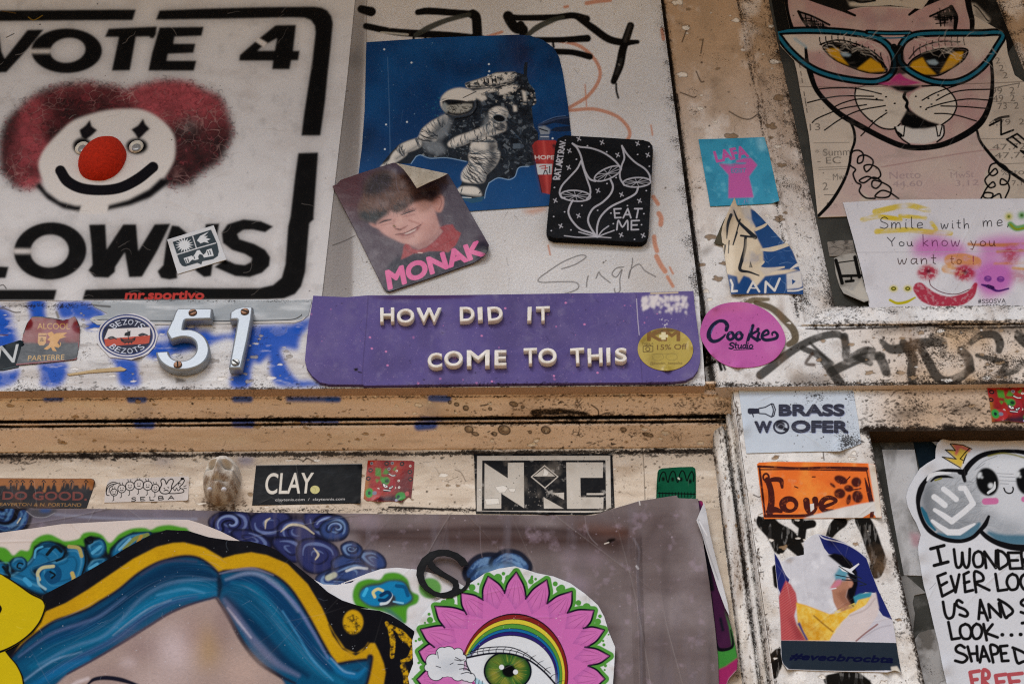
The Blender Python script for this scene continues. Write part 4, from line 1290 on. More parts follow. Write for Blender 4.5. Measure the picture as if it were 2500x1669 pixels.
facets(320, 'J 1120,180 1600,180 1640,1150 1040,1220', ['#3a4551', '#4a5560', '#5c6670', '#1a212b', '#2a333e', '#6f7880'], 3, 9, 41, am)
facets(90, 'J 1200,260 1600,260 1600,480 1200,480', ['#56616c', '#7d868c', '#aaa9a2', '#1a212b', '#2a333e', '#c0bab0'], 2, 6, 42, am)
facets(70, 'J 700,560 1150,560 1150,900 700,900', ['#46525f', '#5c6873', '#1d242e', '#7a838a'], 2, 6, 43, am)
facets(60, 'J 450,880 1000,880 1000,1020 450,1020', ['#4a545e', '#68727a', '#2a333e', '#8b9296'], 2, 6, 44, am)
for _ in range(190):                      # hoses and straps
    u = rng.uniform(1090, 1310); v = rng.uniform(250, 440)
    a = rng.normal(1.3, .5); L = rng.uniform(3, 12)
    s.s(np.array([(u, v), (u + L * .6 * math.cos(a) + 1.5, v + L * .6 * math.sin(a)), (u + L * math.cos(a), v + L * math.sin(a))]), rng.uniform(.8, 2.4), rng.choice(['#3d4856', '#525d69', '#0c0f16', '#6e777e']), op=.7, tex=am)
LT = '#d8d2c8'
limb = ['J 692,576 620,610 550,645 480,700 450,735 425,790 415,822 500,855 600,842 625,745 705,665 715,600',
        'J 420,815 330,838 232,885 200,950 250,985 310,958 400,925 452,885 440,830',
        'J 205,930 150,980 120,1040 50,1085 42,1112 150,1080 260,1015 305,962',
        'J 1130,545 1200,498 1280,508 1322,560 1292,640 1255,705 1110,695 1060,720 1130,640',
        'J 1292,655 1300,720 1270,750 1100,800 980,830 880,880 745,905 715,865 800,800 900,765 1060,705 1180,660',
        'J 945,880 965,835 1010,808 1090,793 1180,828 1210,900 1165,965 1000,965 940,930',
        'J 945,955 1205,935 1235,1010 1185,1105 1105,1180 1065,1262 880,1255 848,1192 880,1120 930,1060',
        'J 805,1342 858,1302 1000,1308 1050,1365 1045,1398 950,1392 850,1372',
        'J 893,265 1010,228 1100,200 1200,160 1390,150 1405,190 1372,242 1205,292 950,310 905,302',
        'J 980,335 1190,306 1205,342 1010,375', 'J 1000,370 1080,360 1110,420 1060,445 1000,410',
        'J 1370,480 1408,490 1412,545 1378,548', 'J 1460,330 1500,350 1508,440 1480,445', 'J 1215,330 1300,290 1400,280 1440,300 1300,370 1230,380']
for i, q in enumerate(limb):
    s.f(q, LT, soft=.5, sm=i < 8)
for q in ('J 690,572 640,590 600,700 560,800 640,842 720,760 760,640', 'J 1120,560 1080,640 1060,720 1140,720', 'J 440,820 470,900 520,960 640,985 700,940 640,850'):
    s.f(q, '#8d949a', soft=3, op=.75)
lm = np.zeros((s.ny, s.nx))
for q in limb:
    cv = s.cover([spline(T(q), True)])
    sub = lm[cv[0]:cv[0] + cv[2].shape[0], cv[1]:cv[1] + cv[2].shape[1]]; np.maximum(sub, cv[2], out=sub)


def folds(n, path, wid, ang, seed):
    rng = np.random.default_rng(seed); p = spline(T(path))
    for _ in range(n):
        i = rng.integers(len(p)); o_ = rng.uniform(-1, 1)
        j = min(i + 1, len(p) - 1); k = max(j - 1, 0)
        t_ = p[j] - p[k]; t_ = t_ / (np.hypot(*t_) + 1e-6); nrm = np.array([-t_[1], t_[0]])
        c_ = p[i] + nrm * o_ * wid
        a = math.atan2(nrm[1], nrm[0]) + rng.normal(ang, .16); L = rng.uniform(.25, .75) * wid
        q = c_ + np.array([[-math.cos(a), -math.sin(a)], [t_[0] * .28, t_[1] * .28], [math.cos(a), math.sin(a)]]) * L
        s.s(q, [.5, rng.uniform(1.0, 3.2), .4], rng.choice(['#1a1f28', '#2c3440', '#5c666e', '#7d858a']), op=.9, tex=lm)


for q_, w_ in (('J 640,700 560,790 520,850', 20), ('J 400,900 300,960 200,1020', 12), ('J 1240,700 1040,800 800,905', 12), ('J 1150,900 1180,1000 1130,1120 1080,1240', 26), ('J 1290,560 1300,640', 14), ('J 860,1385 1040,1395', 6), ('J 980,930 1090,950 1190,900', 10), ('J 950,300 1200,280 1380,220', 9)):
    s.s(q_, w_, '#5d6770', soft=6, op=.38, tex=lm); s.s(q_, w_ * .35, '#2a323c', soft=3, op=.3, tex=lm)
folds(52, 'J 650,620 520,730 500,840', 26, .3, 1); folds(34, 'J 420,850 260,920', 18, .4, 2); folds(26, 'J 240,950 100,1080', 16, .5, 3)
folds(40, 'J 1220,520 1210,600 1180,690', 24, .2, 4); folds(60, 'J 1270,700 1050,760 760,880', 20, .3, 5); folds(30, 'J 1080,830 1080,950', 30, 0, 6)
folds(95, 'J 1080,960 1060,1100 980,1250', 30, .25, 7); folds(10, 'J 850,1340 1030,1380', 9, .2, 8); folds(44, 'J 920,290 1390,200', 16, 1.1, 9); folds(12, 'J 1220,340 1420,300', 10, .6, 19)
s.f('J 1110,830 1180,830 1212,900 1170,960 1235,1010 1180,1110 1110,1190 1090,1100 1150,980', '#2a313b', soft=2.5, op=.55)
s.f('J 1250,640 1300,660 1300,720 1250,750 1180,740', '#2a313b', soft=2.5, op=.6)
s.f('J 560,700 700,600 715,640 620,760 600,842 520,850', '#3b434c', soft=3, op=.35)
facets(70, 'J 893,160 1400,150 1400,300 900,310', ['#d2ccc2', '#bdb7ad', '#9a9b9a', '#3a434d', '#d8d2c8', '#6d757b'], 1.6, 5.5, 45, lm); facets(26, 'J 980,300 1440,300 1440,440 1000,440', ['#d2ccc2', '#a8a6a0', '#3a434d', '#77808a'], 1.6, 5, 46, lm)
s.ss('J 905,300 1200,285 1370,240|J 1100,205 1130,290|J 1260,175 1230,280|J 1010,230 1040,300', 1.6, '#141a22', op=.9, sm=False)
for x_ in (1080, 1120, 1160, 1195):
    s.s(f'J {x_},215 {x_ + 6},255', 3.2, '#1a2029', sm=False)
# helmet
s.f('J 640,465 650,405 700,350 770,318 850,308 950,330 1010,370 990,440 985,500 940,560 830,590 730,575 680,540 650,500', LT, soft=.8, sm=True)
s.f('J 655,440 700,420 830,428 910,440 985,440 985,510 940,560 830,592 740,580 700,560', '#1a1f28', soft=.8, sm=True)
s.f('J 650,500 680,450 715,480 725,540 700,560', '#9aa09f', soft=1.5)
s.f('J 700,490 780,470 900,455 960,470 940,525 860,560 760,560 715,530', '#a9a79d', soft=1, sm=True)
s.f('J 700,480 770,445 960,450 960,470 880,465 780,480', '#0f131a', soft=1)
rng = np.random.default_rng(33)
for _ in range(40):
    a = rng.uniform(0, 6.3); u, v = T('J 830,515')[0] + np.array([rng.normal(0, 17), rng.normal(0, 6.5)])
    s.s(np.array([(u, v), (u + 5 * math.cos(a), v + 3 * math.sin(a))]), 1.4, '#15181c', op=.9, sm=False)
s.s('J 640,448 720,420 840,425 910,438', 2.6, '#d9d4ca'); s.s('J 990,440 975,520 900,580 780,598 700,575', 4, '#3c4653'); s.s('J 1010,450 1000,530 920,600 790,620', 3, '#0b0e13')
s.s('J 870,408 960,365 1000,345', 2, '#2a3038')
s.f(ov('J', 1232, 615, 62, 36, 10), '#12161d'); s.s(ov('J', 1232, 615, 62, 36, 10), 2, '#7d868c', closed=True)
s.f(ov('J', 1430, 895, 55, 26), '#4a5766'); s.f('J 1370,870 1445,868 1448,920 1372,922', '#5d6b78')
s.ss('J 395,1000 440,985 540,1018 700,1012 900,1050|J 345,1072 395,1000|J 1130,1265 1222,1215 1330,1232 1392,1200 1430,1112 1530,1100|J 1085,1420 1100,1340 1130,1265', 2.2, '#8fb0d0', op=.85)
s.f('J 860,1395 960,1420 1085,1400 1060,1450 960,1470 870,1440', '#2f5f7e'); s.s('J 850,1410 950,1415', 2, '#c9d0d0')
# fire extinguisher
s.f('J 1620,678 1700,640 1800,600 1960,588 1955,745 1830,750 1740,740 1800,705 1960,690 1790,660 1690,690', '#1c2c48')
s.s('J 1625,680 1700,640 1800,602 1900,590', 2, '#54709a'); s.f('J 1630,690 1660,720 1720,720 1740,770 1650,775', '#9fa6ae'); s.f(ov('J', 1690, 738, 22, 16), '#151a24')
s.f('J 1640,775 1735,775 1740,832 1635,832', '#54657f'); s.s('J 1650,800 1730,800', 2, '#c8ccd0', sm=False); s.f('J 1625,700 1690,690 1745,725 1740,770 1650,770', '#8d959e', soft=1); s.s('J 1640,720 1720,745', 3, '#1a2436', sm=False); s.s('J 1625,682 1720,650 1830,618 1940,605', 4, '#39496a')
s.f('J 1565,890 1590,855 1625,836 1800,836 1840,900 1790,1380 1745,1382 1660,1360 1600,1060', '#b93a37')
s.f('J 1565,890 1590,855 1612,845 1640,1060 1700,1370 1660,1360 1600,1060', '#7d2426', soft=3, op=.75); s.s('J 1680,850 1700,1060 1720,1360', 5, '#d8625a', soft=4, op=.6); s.s('J 1600,1062 1662,1362', 2, '#3a1a22')
s.f('J 1765,880 1800,875 1790,930', '#34222c', soft=1)
s.t('HOPE', 'J 1588,986 1790,988 1786,1030 1594,1028', '#d6cfca', .03)
s.f('J 1604,1074 1768,1074 1760,1180 1622,1182', '#c4c6c8'); s.ss('J 1640,1100 1700,1090|J 1660,1120 1720,1115|J 1700,1090 1695,1140', 2.4, '#b93a37', sm=False)
s.ss('J 1680,1178 1690,1145 1710,1145 1718,1178|J 1740,1100 1742,1165', 2.4, '#2a2a30', sm=False)
s.vary(.08, 60, 310)
s.creases(7, .0004, 3, 312, mark=.03); s.curl(4, 24, .0016, 313)
s.scratch(30, 40, 1.2, '#5d86b0', ang=88, spread=8, seed=311, op=.3)
astro = s.build('astronaut_poster', M_VINYL, 0.0016, 0.0012, edge='#7f93ab')
tag(astro, 'blue rounded poster of a crouching astronaut beside a red fire extinguisher marked HOPE', 'poster')
# --- boy portrait sticker with its top right corner folded over
K0 = T('K 1000,800')[0]
s = Sheet('K 55,305 105,285 150,235 430,140 760,35 1085,95 1400,168 1480,300 1660,620 1870,985 1862,1050 1800,1130 1700,1192 1250,1350 720,1528 680,1520 650,1490 480,1150 260,700', c=1.15, base='#564656')
s.mottle('#5d3238', 60, .35, .6, .0, 1)
s.rgb += (lin('#5c2f38') - s.rgb) * np.clip((560 - s.V) / 60, 0, 1)[..., None] * np.clip((930 - s.U) / 60, 0, 1)[..., None] * .9
s.rgb += (lin('#57505e') - s.rgb) * np.clip((s.U - 1040) / 60, 0, .7)[..., None]
s.scratch(60, 50, 1.6, '#7a4650', box=(830, 420, 960, 520), ang=-18, spread=6, seed=2, op=.35)
s.f('K 640,1520 700,1220 830,1110 1000,1080 1400,1060 1830,940 1880,1060 1700,1200 720,1540', '#25233c', soft=3)
# head
s.f('K 880,960 960,1000 1060,1050 1200,985 1345,830 1280,740 1250,620', '#b58680', soft=2)
s.f('K 560,760 520,740 478,728 510,765 590,805 640,850 700,890 770,925 860,965 960,985 1080,965 1180,915 1255,845 1290,770 1255,640 1228,480 1100,440 900,500 600,640', '#c9998f', soft=2, sm=True)
s.f('K 1225,440 1262,402 1310,400 1345,440 1348,520 1322,595 1280,612 1240,580 1215,520', '#c88f80', soft=1.5, sm=True)
s.s('K 1242,455 1280,432 1318,462 1316,530 1292,578', 3.4, '#9a5f55', soft=2, op=.8); s.f(ov('K', 1268, 505, 22, 38), '#a0655a', soft=4, op=.7)
s.f('K 470,720 530,730 560,760 545,780 510,755', '#bd8074', soft=1.5)
s.f('K 1215,600 1270,690 1285,790 1200,900 1080,965 1170,850 1225,740', '#a26c66', soft=8, op=.65); s.f('K 900,970 1000,1000 1150,940 1260,850 1250,900 1150,985 1040,1030', '#8f5c59', soft=7, op=.6)
for x, y, a_, b_, r, c_, so, op in ((1060, 690, 120, 62, -20, '#ddb0a4', 9, .8), (700, 800, 70, 45, 25, '#d8aaa0', 7, .8), (840, 690, 44, 90, 15, '#d9ada0', 6, .7), (1000, 905, 110, 40, -20, '#d3a59a', 7, .7), (1120, 560, 90, 50, -20, '#d5a898', 8, .7), (1120, 730, 60, 36, -20, '#c9857e', 10, .5), (670, 830, 40, 26, 20, '#c9857e', 8, .5)):
    s.f(ov('K', x, y, a_, b_, r), c_, soft=so, op=op)
HR = '#33272c'
s.f('K 405,430 420,300 470,205 560,140 680,120 770,150 900,180 1030,345 1150,330 1280,300 1310,400 1240,440 1220,490 1120,462 1020,490 930,530 860,590 770,605 725,585 650,650 545,735 470,712 370,690 345,600 350,520', '#6d4e44', soft=2.5)
s.f('K 410,400 440,260 520,170 640,122 740,150 760,240 700,330 600,400 500,420', HR, soft=6); s.f('K 730,555 780,515 870,495 950,515 920,560 850,595 780,602', HR, soft=4); s.f('K 350,610 430,590 560,575 680,590 715,630 640,660 560,725 480,725 385,690', '#2b353c', soft=4)
s.f('K 430,600 540,622 640,642 600,658 520,655', '#100d11', soft=2); s.f('K 900,440 1020,400 1080,350 1290,320 1300,420 1200,465 1100,440 980,480', '#362930', soft=6); s.f('K 790,330 900,330 1000,420 880,470 800,440', '#7d5a4c', soft=9, op=.7)
s.scratch(260, 22, 1.1, '#86624f', box=(885, 470, 1000, 515), ang=78, spread=9, seed=5, op=.5); s.scratch(240, 22, 1.2, '#1c141a', box=(885, 420, 1010, 520), ang=76, spread=12, seed=6, op=.5); s.scratch(80, 16, 1.0, '#57506a', box=(895, 425, 955, 470), ang=60, spread=30, seed=7, op=.5)
# brows, eyes, nose, mouth
s.s('K 850,636 900,606 960,585 1020,575', [3, 6, 5, 2], '#7d524c', soft=3, op=.8); s.s('K 862,640 920,615 975,598 1010,592', [1.2, 3, 2.6, 1], '#3a252a', soft=1); s.s('K 870,662 940,648 1010,632', 3, '#b37f76', soft=2, op=.7)
s.s('K 590,738 650,708 735,692', [3, 6, 3], '#7d524c', soft=3, op=.8); s.s('K 605,735 670,708 730,698', [1.2, 3, 1.4], '#33222a', soft=1); s.s('K 620,760 690,745 740,735', 3, '#b37f76', soft=2, op=.6)
s.s('K 775,700 765,750 790,795', 5, '#b27c70', soft=4, op=.6); s.s('K 790,800 830,812 880,792 925,765', [2, 4, 4, 2], '#96594f', soft=2.5, op=.85); s.s('K 805,803 850,810', 2, '#6a3c38', soft=1); s.s('K 945,705 1000,722 1060,742', 4, '#b0746a', soft=3, op=.7); s.s('K 1080,760 1100,735', 4, '#a86c64', soft=3, op=.5)
s.f('K 800,868 900,850 1000,800 1075,758 1060,800 1000,852 930,882 860,886', '#96504e', soft=1.5); s.f('K 885,858 960,832 1035,795 1010,822 950,852 905,864', '#e2d2c8', soft=1); s.s('K 785,868 900,848 1000,798 1080,755', 1.8, '#74403e', soft=.8); s.s('K 850,905 930,908 1000,880', 4, '#b27a72', soft=3, op=.6)
s.s('K 765,768 775,765', 4, '#8a6838'); s.s('K 770,785 790,780', 1.6, '#5a3826')
s.f('K 945,985 1000,1030 1060,1048 1130,1020 1050,1075 960,1040', '#7a4c4c', soft=4, op=.6)
# collar
s.f('K 1300,785 1380,755 1450,750 1482,810 1548,852 1520,920 1485,990 1400,1075 1300,1060 1180,1060 1080,1085 1000,1085 940,1120 848,1160 870,1080 880,1000 905,975 945,985 985,1030 1055,1048 1150,1015 1250,935 1345,830', '#a8393f', soft=1.2)
s.f('K 1300,790 1400,760 1450,800 1360,830', '#8a2a34', soft=4, op=.6); s.s('K 1100,1080 1300,1000 1480,900', 2, '#8a2a34', soft=2, op=.6); s.s('K 890,1000 930,1060 1000,1090', 2.4, '#7d2530', soft=2, op=.7)
s.s('K 1050,1078 1095,1080', 3, '#c8a8a0')
s.t('MONAK', 'K 662,1285 1768,925 1836,1108 700,1516', '#e2669f', .05)
s.f('K 1860,980 1900,1000 1840,1130 1790,1100 1800,1040', '#14101c', soft=3, op=.7)
s.s('K 790,150 800,300 830,380', 1.6, '#7c7686', op=.6)
s.mottle('#e0d8e0', 50, .66, .85, .12, 9)
tcurl = np.exp(-(np.hypot(s.U - 1190, s.V - 612) / 30) ** 2) * .006 + np.exp(-(np.hypot(s.U - 825, s.V - 480) / 60) ** 2) * .002
fold_ = np.clip(1 - np.abs((s.V - (397 + (s.U - 960) * .21)) / 26), 0, 1) * np.clip((s.U - 955) / 40, 0, 1) * np.clip((1110 - s.U) / 20, 0, 1)
s.rel = tcurl + fold_ * .010
boy = s.build('portrait_sticker', M_GLOSS, 0.0036, 0.0012, edge='#3a2f38')
tag(boy, 'tilted sticker of a smiling boy in a red collar above pink block letters', 'sticker')
# the folded corner shows its bare back
FL = T('K 800,38 860,52 1090,100 1385,160')
tip = T('K 1035,328')[0]
FS = Sheet('K 790,36 860,52 1090,100 1392,162 1300,210 1180,260 1035,330 960,215 880,110', c=1.3, base='#c2b7a6')
FS.specks(300, .4, 1.2, '#7a6c5c', seed=3); FS.mottle('#9d8f78', 30, .5, .8, .6, 4)
q = np.clip((FS.V - (397 + (FS.U - 960) * .21)) / 58, 0, 1)
FS.build('folded_corner', M_PAPER, lambda U, V: 0.0145 + 0.016 * np.sin(np.clip((V - (395 + (U - 960) * .21)) / 62, 0, 1) * 2.2), 0.0006, boy)

# --- black wooden tablet with white mushrooms
s = Sheet('B 1512,863 1800,879 2010,893 2050,905 2070,930 2073,965 2060,1200 2046,1480 2035,1520 2005,1542 1970,1543 1700,1528 1440,1516 1408,1502 1394,1470 1398,1420 1425,1160 1450,930 1465,885', c=1.2, base='#131418')
s.mottle('#23262c', 60, .4, .8, .7, 1, 3, .5); s.scratch(160, 50, 1.0, '#30343a', ang=2, spread=3, seed=2, op=.5)
WH = '#b4b3ba'
for q, w in (('B 1615,1025 1590,1075 1540,1130 1495,1180 1478,1225 1490,1258 1510,1262', 4.2), ('B 1615,1025 1635,1090 1655,1150 1672,1200 1672,1240 1650,1270', 4.2),
             ('B 1560,915 1590,945 1612,990 1625,1040 1640,1090 1670,1140 1705,1155', 4.4), ('B 1560,915 1600,935 1680,945 1760,975 1830,1025 1870,1075', 4.2),
             ('B 1875,930 1885,970 1890,1010 1875,1050 1862,1100 1865,1140 1890,1180', 4.2), ('B 1875,930 1910,985 1960,1035 2020,1075 2050,1115 2055,1150', 4.2),
             ('B 1562,1275 1540,1320 1535,1360 1560,1410 1610,1460 1680,1485 1718,1510', 4.6), ('B 1800,1140 1818,1190 1800,1240 1750,1290 1690,1330 1660,1390 1670,1440 1712,1505', 4.6),
             ('B 1978,1195 1960,1235 1890,1275 1800,1320 1740,1380 1718,1440 1716,1500', 4.6), ('B 1508,1502 1600,1512 1720,1510 1805,1515', 2.6), ('B 1600,1478 1660,1495 1720,1510', 3), ('B 1790,1440 1750,1470 1722,1508', 3.2), ('B 1825,1468 1760,1492 1722,1510', 3)):
    s.s(q, w, WH, op=.92)
for cx, cy, a, b, r in ((1580, 1248, 95, 34, 4), (1785, 1106, 92, 34, -24), (1970, 1162, 88, 30, -3)):
    s.s(ov('B', cx, cy, a, b, r), 3.6, WH, closed=True, op=.9)
    for k in range(10):
        t_ = math.radians(k * 36 + 10); rr = math.radians(r)
        x = a * .88 * math.cos(t_); y = b * .88 * math.sin(t_)
        s.s(f'B {cx},{cy} {cx + x * math.cos(rr) - y * math.sin(rr)},{cy + x * math.sin(rr) + y * math.cos(rr)}', 1.7, WH, op=.75, sm=False)
for x, y in ((1600, 885), (1748, 908), (1975, 915), (1848, 988), (2040, 988), (1540, 962), (1535, 1068), (1722, 1215), (1872, 1240), (1450, 1278), (1598, 1375), (1987, 1280), (1485, 1440), (1870, 1497), (2010, 1500)):
    s.ss(f'B {x - 12},{y - 8} {x + 12},{y + 8}|B {x + 6},{y - 13} {x - 6},{y + 13}', 2.6, WH, sm=False, op=.85)
for x, y in ((2047, 935), (1655, 930), (1778, 968), (1975, 985), (1585, 1015), (2050, 1060), (1445, 1195), (1838, 1132), (1780, 1170), (2030, 1215), (1440, 1380), (1620, 1310), (1720, 1340), (1910, 1310), (1510, 1350), (1550, 1465), (1955, 1525), (1805, 1358), (2015, 1362), (1820, 1425), (2000, 1432), (1425, 1470)):
    s.s(f'B {x - 1},{y} {x + 1},{y}', 3.2, WH, sm=False)
s.hand('EAT', 'B 1825,1330 2003,1330 1990,1388 1828,1388', 3.8, WH, .25); s.hand('ME', 'B 1845,1405 1985,1405 1980,1464 1842,1464', 3.8, WH, .25)
s.hand('RAT.ART.RAV.', 'B 1440,1142 1484,892 1516,892 1478,1142', 3.0, WH, .2)
s.vary(.1, 40, 8)
tab = s.build('painted_tablet', M_TABLET, 0.0105, 0.0088, edge='#0c0c0e')
tag(tab, 'black rounded wooden tablet with white line mushrooms and the words EAT ME', 'tablet')

# --- purple card sign
s = Sheet('D 1996,500 E 120,510 250,498 700,498 1500,486 2000,480 2331,470 F 250,560 268,700 287,850 285,920 270,975 240,1015 190,1040 120,1048 E 2000,1052 1500,1056 1000,1062 600,1067 220,1072 D 2340,1066 2100,1064 2040,1052 1990,1010 1955,960 1943,910 1950,830 1965,690 1985,570', c=1.7, base='#675a99')
s.mottle('#544878', 120, .4, .8, .6, 2); s.mottle('#7b6f9e', 70, .5, .8, .6, 3); s.mottle('#8a80a4', 26, .64, .85, .4, 14)
s.scratch(90, 40, 1.1, '#8d82ab', ang=8, spread=40, seed=15, op=.45); s.scratch(40, 18, 1.6, '#33274d', ang=50, spread=60, seed=16, op=.5); s.specks(60, .8, 2.4, '#2f2542', seed=17, op=.6)
s.specks(1500, .4, 1.0, '#b39ac0', seed=4, op=.55); s.specks(36, 1.0, 3.2, '#c77bb0', seed=5, op=.8)
for x, y in ((1440, 1010), (280, 836), (370, 855), (380, 943), (268, 765), (575, 1057), (1045, 1045), (1718, 990), (980, 755), (1130, 580), (1515, 545), (1635, 682)):
    s.s(f'E {x},{y} {x + 3},{y + 1}', 4.6, '#cf83b4', sm=False)
s.s('E 258,500 250,640 228,900 218,1070', 2.0, '#453463', soft=1, op=.5); s.s('E 1965,490 1972,640 1990,840 2005,1052', 2.0, '#43335f', soft=1, op=.5)
s.s('E 1968,520 1975,640 1985,750', 1.8, '#d5cbd6', op=.8)
s.f('E 240,508 600,500 980,498 900,512 700,520 400,522', '#4a1f56', soft=2)
rng = np.random.default_rng(66)
for _ in range(150):
    x = rng.uniform(2000, 2285); y = 495 + abs(rng.normal(0, 38)) * (1 + (x > 2150) * .5)
    if y < 600:
        s.f(f'E {x},{y} {x + rng.uniform(6, 22)},{y - rng.uniform(0, 6)} {x + rng.uniform(4, 18)},{y + rng.uniform(8, 30)} {x - 3},{y + rng.uniform(4, 22)}', '#d8d0d0', soft=.8, op=.9)
s.f('E 2005,560 2060,560 2040,585 2010,595', '#d8d0d0', soft=1); s.s('E 2060,486 2230,480', 4, '#c8b79a', soft=1); s.specks(14, .8, 2.6, '#ddd6da', box=(1610, 775, 1640, 800), seed=8)
s.f('D 2255,965 2280,962 2278,980 2258,978', '#1c1724', soft=.8); s.s('E 195,985 215,990', 2.4, '#1c1724'); s.f('E 170,965 192,962 190,975 172,978', '#1c1724')
s.dirt += np.exp(-((s.V - 938) / 4.5) ** 2) * .22
s.crud(np.array([LV(937, x) for x in np.linspace(760, 1700, 40)]), 260, 3, .6, 2.4, '#2a1f33', seed=301); s.crud(T('E 330,680 720,690 1420,680'), 120, 4, .6, 2, '#3a2d55', seed=302, op=.6); s.crud(T('E 640,965 1140,960 1910,945'), 140, 4, .6, 2, '#3a2d55', seed=303, op=.6)
sg = s.build('purple_sign', M_CARD, 0.0155, 0.005, edge='#3f2f5c')
tag(sg, 'long purple cardboard sign with raised white letters HOW DID IT COME TO THIS', 'sign')
M_LET = plain('white_letter', '#ece7e0', rough=0.6, spec=0.25, bump=0.38, bscale=170, col2='#d8d0c4', nscale=110)
for ch, x0, y0, x1, y1 in (('H', 333, 572, 423, 664), ('O', 440, 582, 552, 674), ('W', 570, 576, 725, 668), ('D', 840, 568, 935, 661), ('I', 957, 569, 989, 657), ('D', 1020, 568, 1117, 659), ('I', 1272, 569, 1298, 661), ('T', 1328, 564, 1417, 657),
                           ('C', 637, 862, 730, 958), ('O', 743, 852, 862, 950), ('M', 887, 843, 1033, 946), ('E', 1063, 844, 1140, 943), ('T', 1247, 832, 1333, 932), ('O', 1345, 832, 1462, 932), ('T', 1550, 832, 1640, 930), ('H', 1657, 829, 1752, 926), ('I', 1778, 828, 1803, 926), ('S', 1832, 831, 1908, 922)):
    q = T(f'E {x0},{y0} {x1},{y0 - 2} {x1},{y1 - 2} {x0},{y1}')
    tl_ = math.radians(RNG.normal(0, 1.6)); c_ = q.mean(0); q = (q - c_) @ np.array([[math.cos(tl_), math.sin(tl_)], [-math.sin(tl_), math.cos(tl_)]]) + c_ + RNG.normal(0, .6, 2)
    qc = q.mean(0); qk = np.array([1 - 3.2 / (q[1, 0] - q[0, 0]), 1 - 2.4 / (q[2, 1] - q[1, 1])]) if ch != 'I' else np.array([.95, .95])
    lo = [quadmap(qc + (q - qc) * qk, l) for l in glyphs(ch)]
    extrude('letter', lo, 0.0155 + .0075, .0078, M_LET, sg, .0011, .0009 if ch != 'I' else .0002)

# --- round gold sticker on the purple sign
s = Sheet([ov('E', 2152, 841, 177, 136, 2, n=60)], c=1.1, base='#b7a14c')
s.mottle('#8f7a34', 40, .45, .8, .5, 1); s.mottle('#d4c276', 50, .5, .8, .5, 2)
s.f('E 2040,745 2100,712 2160,705 2250,715 2240,725 2120,740 2060,765', '#6b4a24', soft=2, op=.9)
GB = '#8a6430'
s.t('KM', 'E 2035,718 2247,718 2247,790 2035,790', GB, .05); s.f('E 2126,732 2154,732 2154,748 2168,748 2168,766 2154,766 2154,780 2126,780 2126,766 2112,766 2112,748 2126,748', '#d8cda2')
s.t('TAKE A', 'E 2002,800 2076,797 2076,813 2002,815', '#77602a', .01)
s.s('E 2010,822 2072,820 2072,856 2010,858', 2, '#77602a', sm=False, closed=True); s.s(ov('E', 2040, 840, 13, 12, n=16), 2.2, '#77602a', closed=True); s.s('E 2025,820 2035,812 2055,812 2060,820', 2, '#77602a', sm=False)
s.t('15% Off', 'E 2098,812 2290,806 2290,842 2098,846', '#7c5c2c', .02)
s.s(ov('E', 2105, 890, 36, 22, n=20), 1.3, '#8f7c3c', closed=True, op=.8); s.s(ov('E', 2192, 890, 36, 22, n=20), 1.3, '#8f7c3c', closed=True, op=.8); s.s('E 2065,872 2235,868', 1.2, '#8f7c3c', op=.7)
s.t('@kandm_bespoke', 'E 2052,922 2260,918 2260,942 2052,944', '#77602a', .01); s.s('E 2128,956 2185,956', 1.4, '#8f7c3c', op=.7)
g = s.curl(3, 13, .0024, 12).build('gold_sticker', M_GLOSS, 0.0163, 0.0007)
tag(g, 'round gold 15% Off sticker at the right end of the purple sign', 'sticker')

# --- metal house numbers with two screws each
M_ALU = plain('worn_aluminium', '#969ca3', rough=0.52, metal=.7, spec=.5, bump=.14, bscale=260, col2='#979da2', nscale=46)
M_SCREW = plain('rusty_screw', '#7d5b45', rough=.5, metal=.7, bump=.2, vary=.4, nscale=400)
M_SCREW2 = plain('dull_steel_screw', '#9a9b98', rough=.45, metal=.8, bump=.2, vary=.3, nscale=400)


def slot_screw(u, v, d, mat, ang, parent):
    c = P(u, v, d); r = np.linalg.norm(P(u + 10.4, v, d) - c); n = 24
    bm = bmesh.new(); ca, sa = math.cos(ang), math.sin(ang)
    rows = []
    for rr, y in ((1, 0), (.97, -.0010), (.8, -.0017), (.0, -.0021)):
        rows.append([bm.verts.new((r * rr * math.cos(2 * math.pi * k / n), y, r * rr * math.sin(2 * math.pi * k / n))) for k in range(n)] if rr else bm.verts.new((0, y, 0)))
    for i in range(2):
        for k in range(n):
            bm.faces.new((rows[i][k], rows[i][(k + 1) % n], rows[i + 1][(k + 1) % n], rows[i + 1][k]))
    for k in range(n):
        bm.faces.new((rows[2][k], rows[2][(k + 1) % n], rows[3]))
    bmesh.ops.recalc_face_normals(bm, faces=bm.faces)
    me = bpy.data.meshes.new('screw'); bm.to_mesh(me); bm.free(); me.materials.append(mat)
    o = bpy.data.objects.new('screw', me); COL.objects.link(o); o.location = c
    o.parent = parent; o.matrix_parent_inverse = Matrix.Translation(-Vector(parent.location))
    w = .16 * r
    sl = box('screw_slot', (-r * .84, -.0003, -w), (r * .84, .0003, w), M_DARK, None)
    sl.location = (0, -.0021, 0); sl.rotation_euler = (0, ang, 0); sl.parent = o


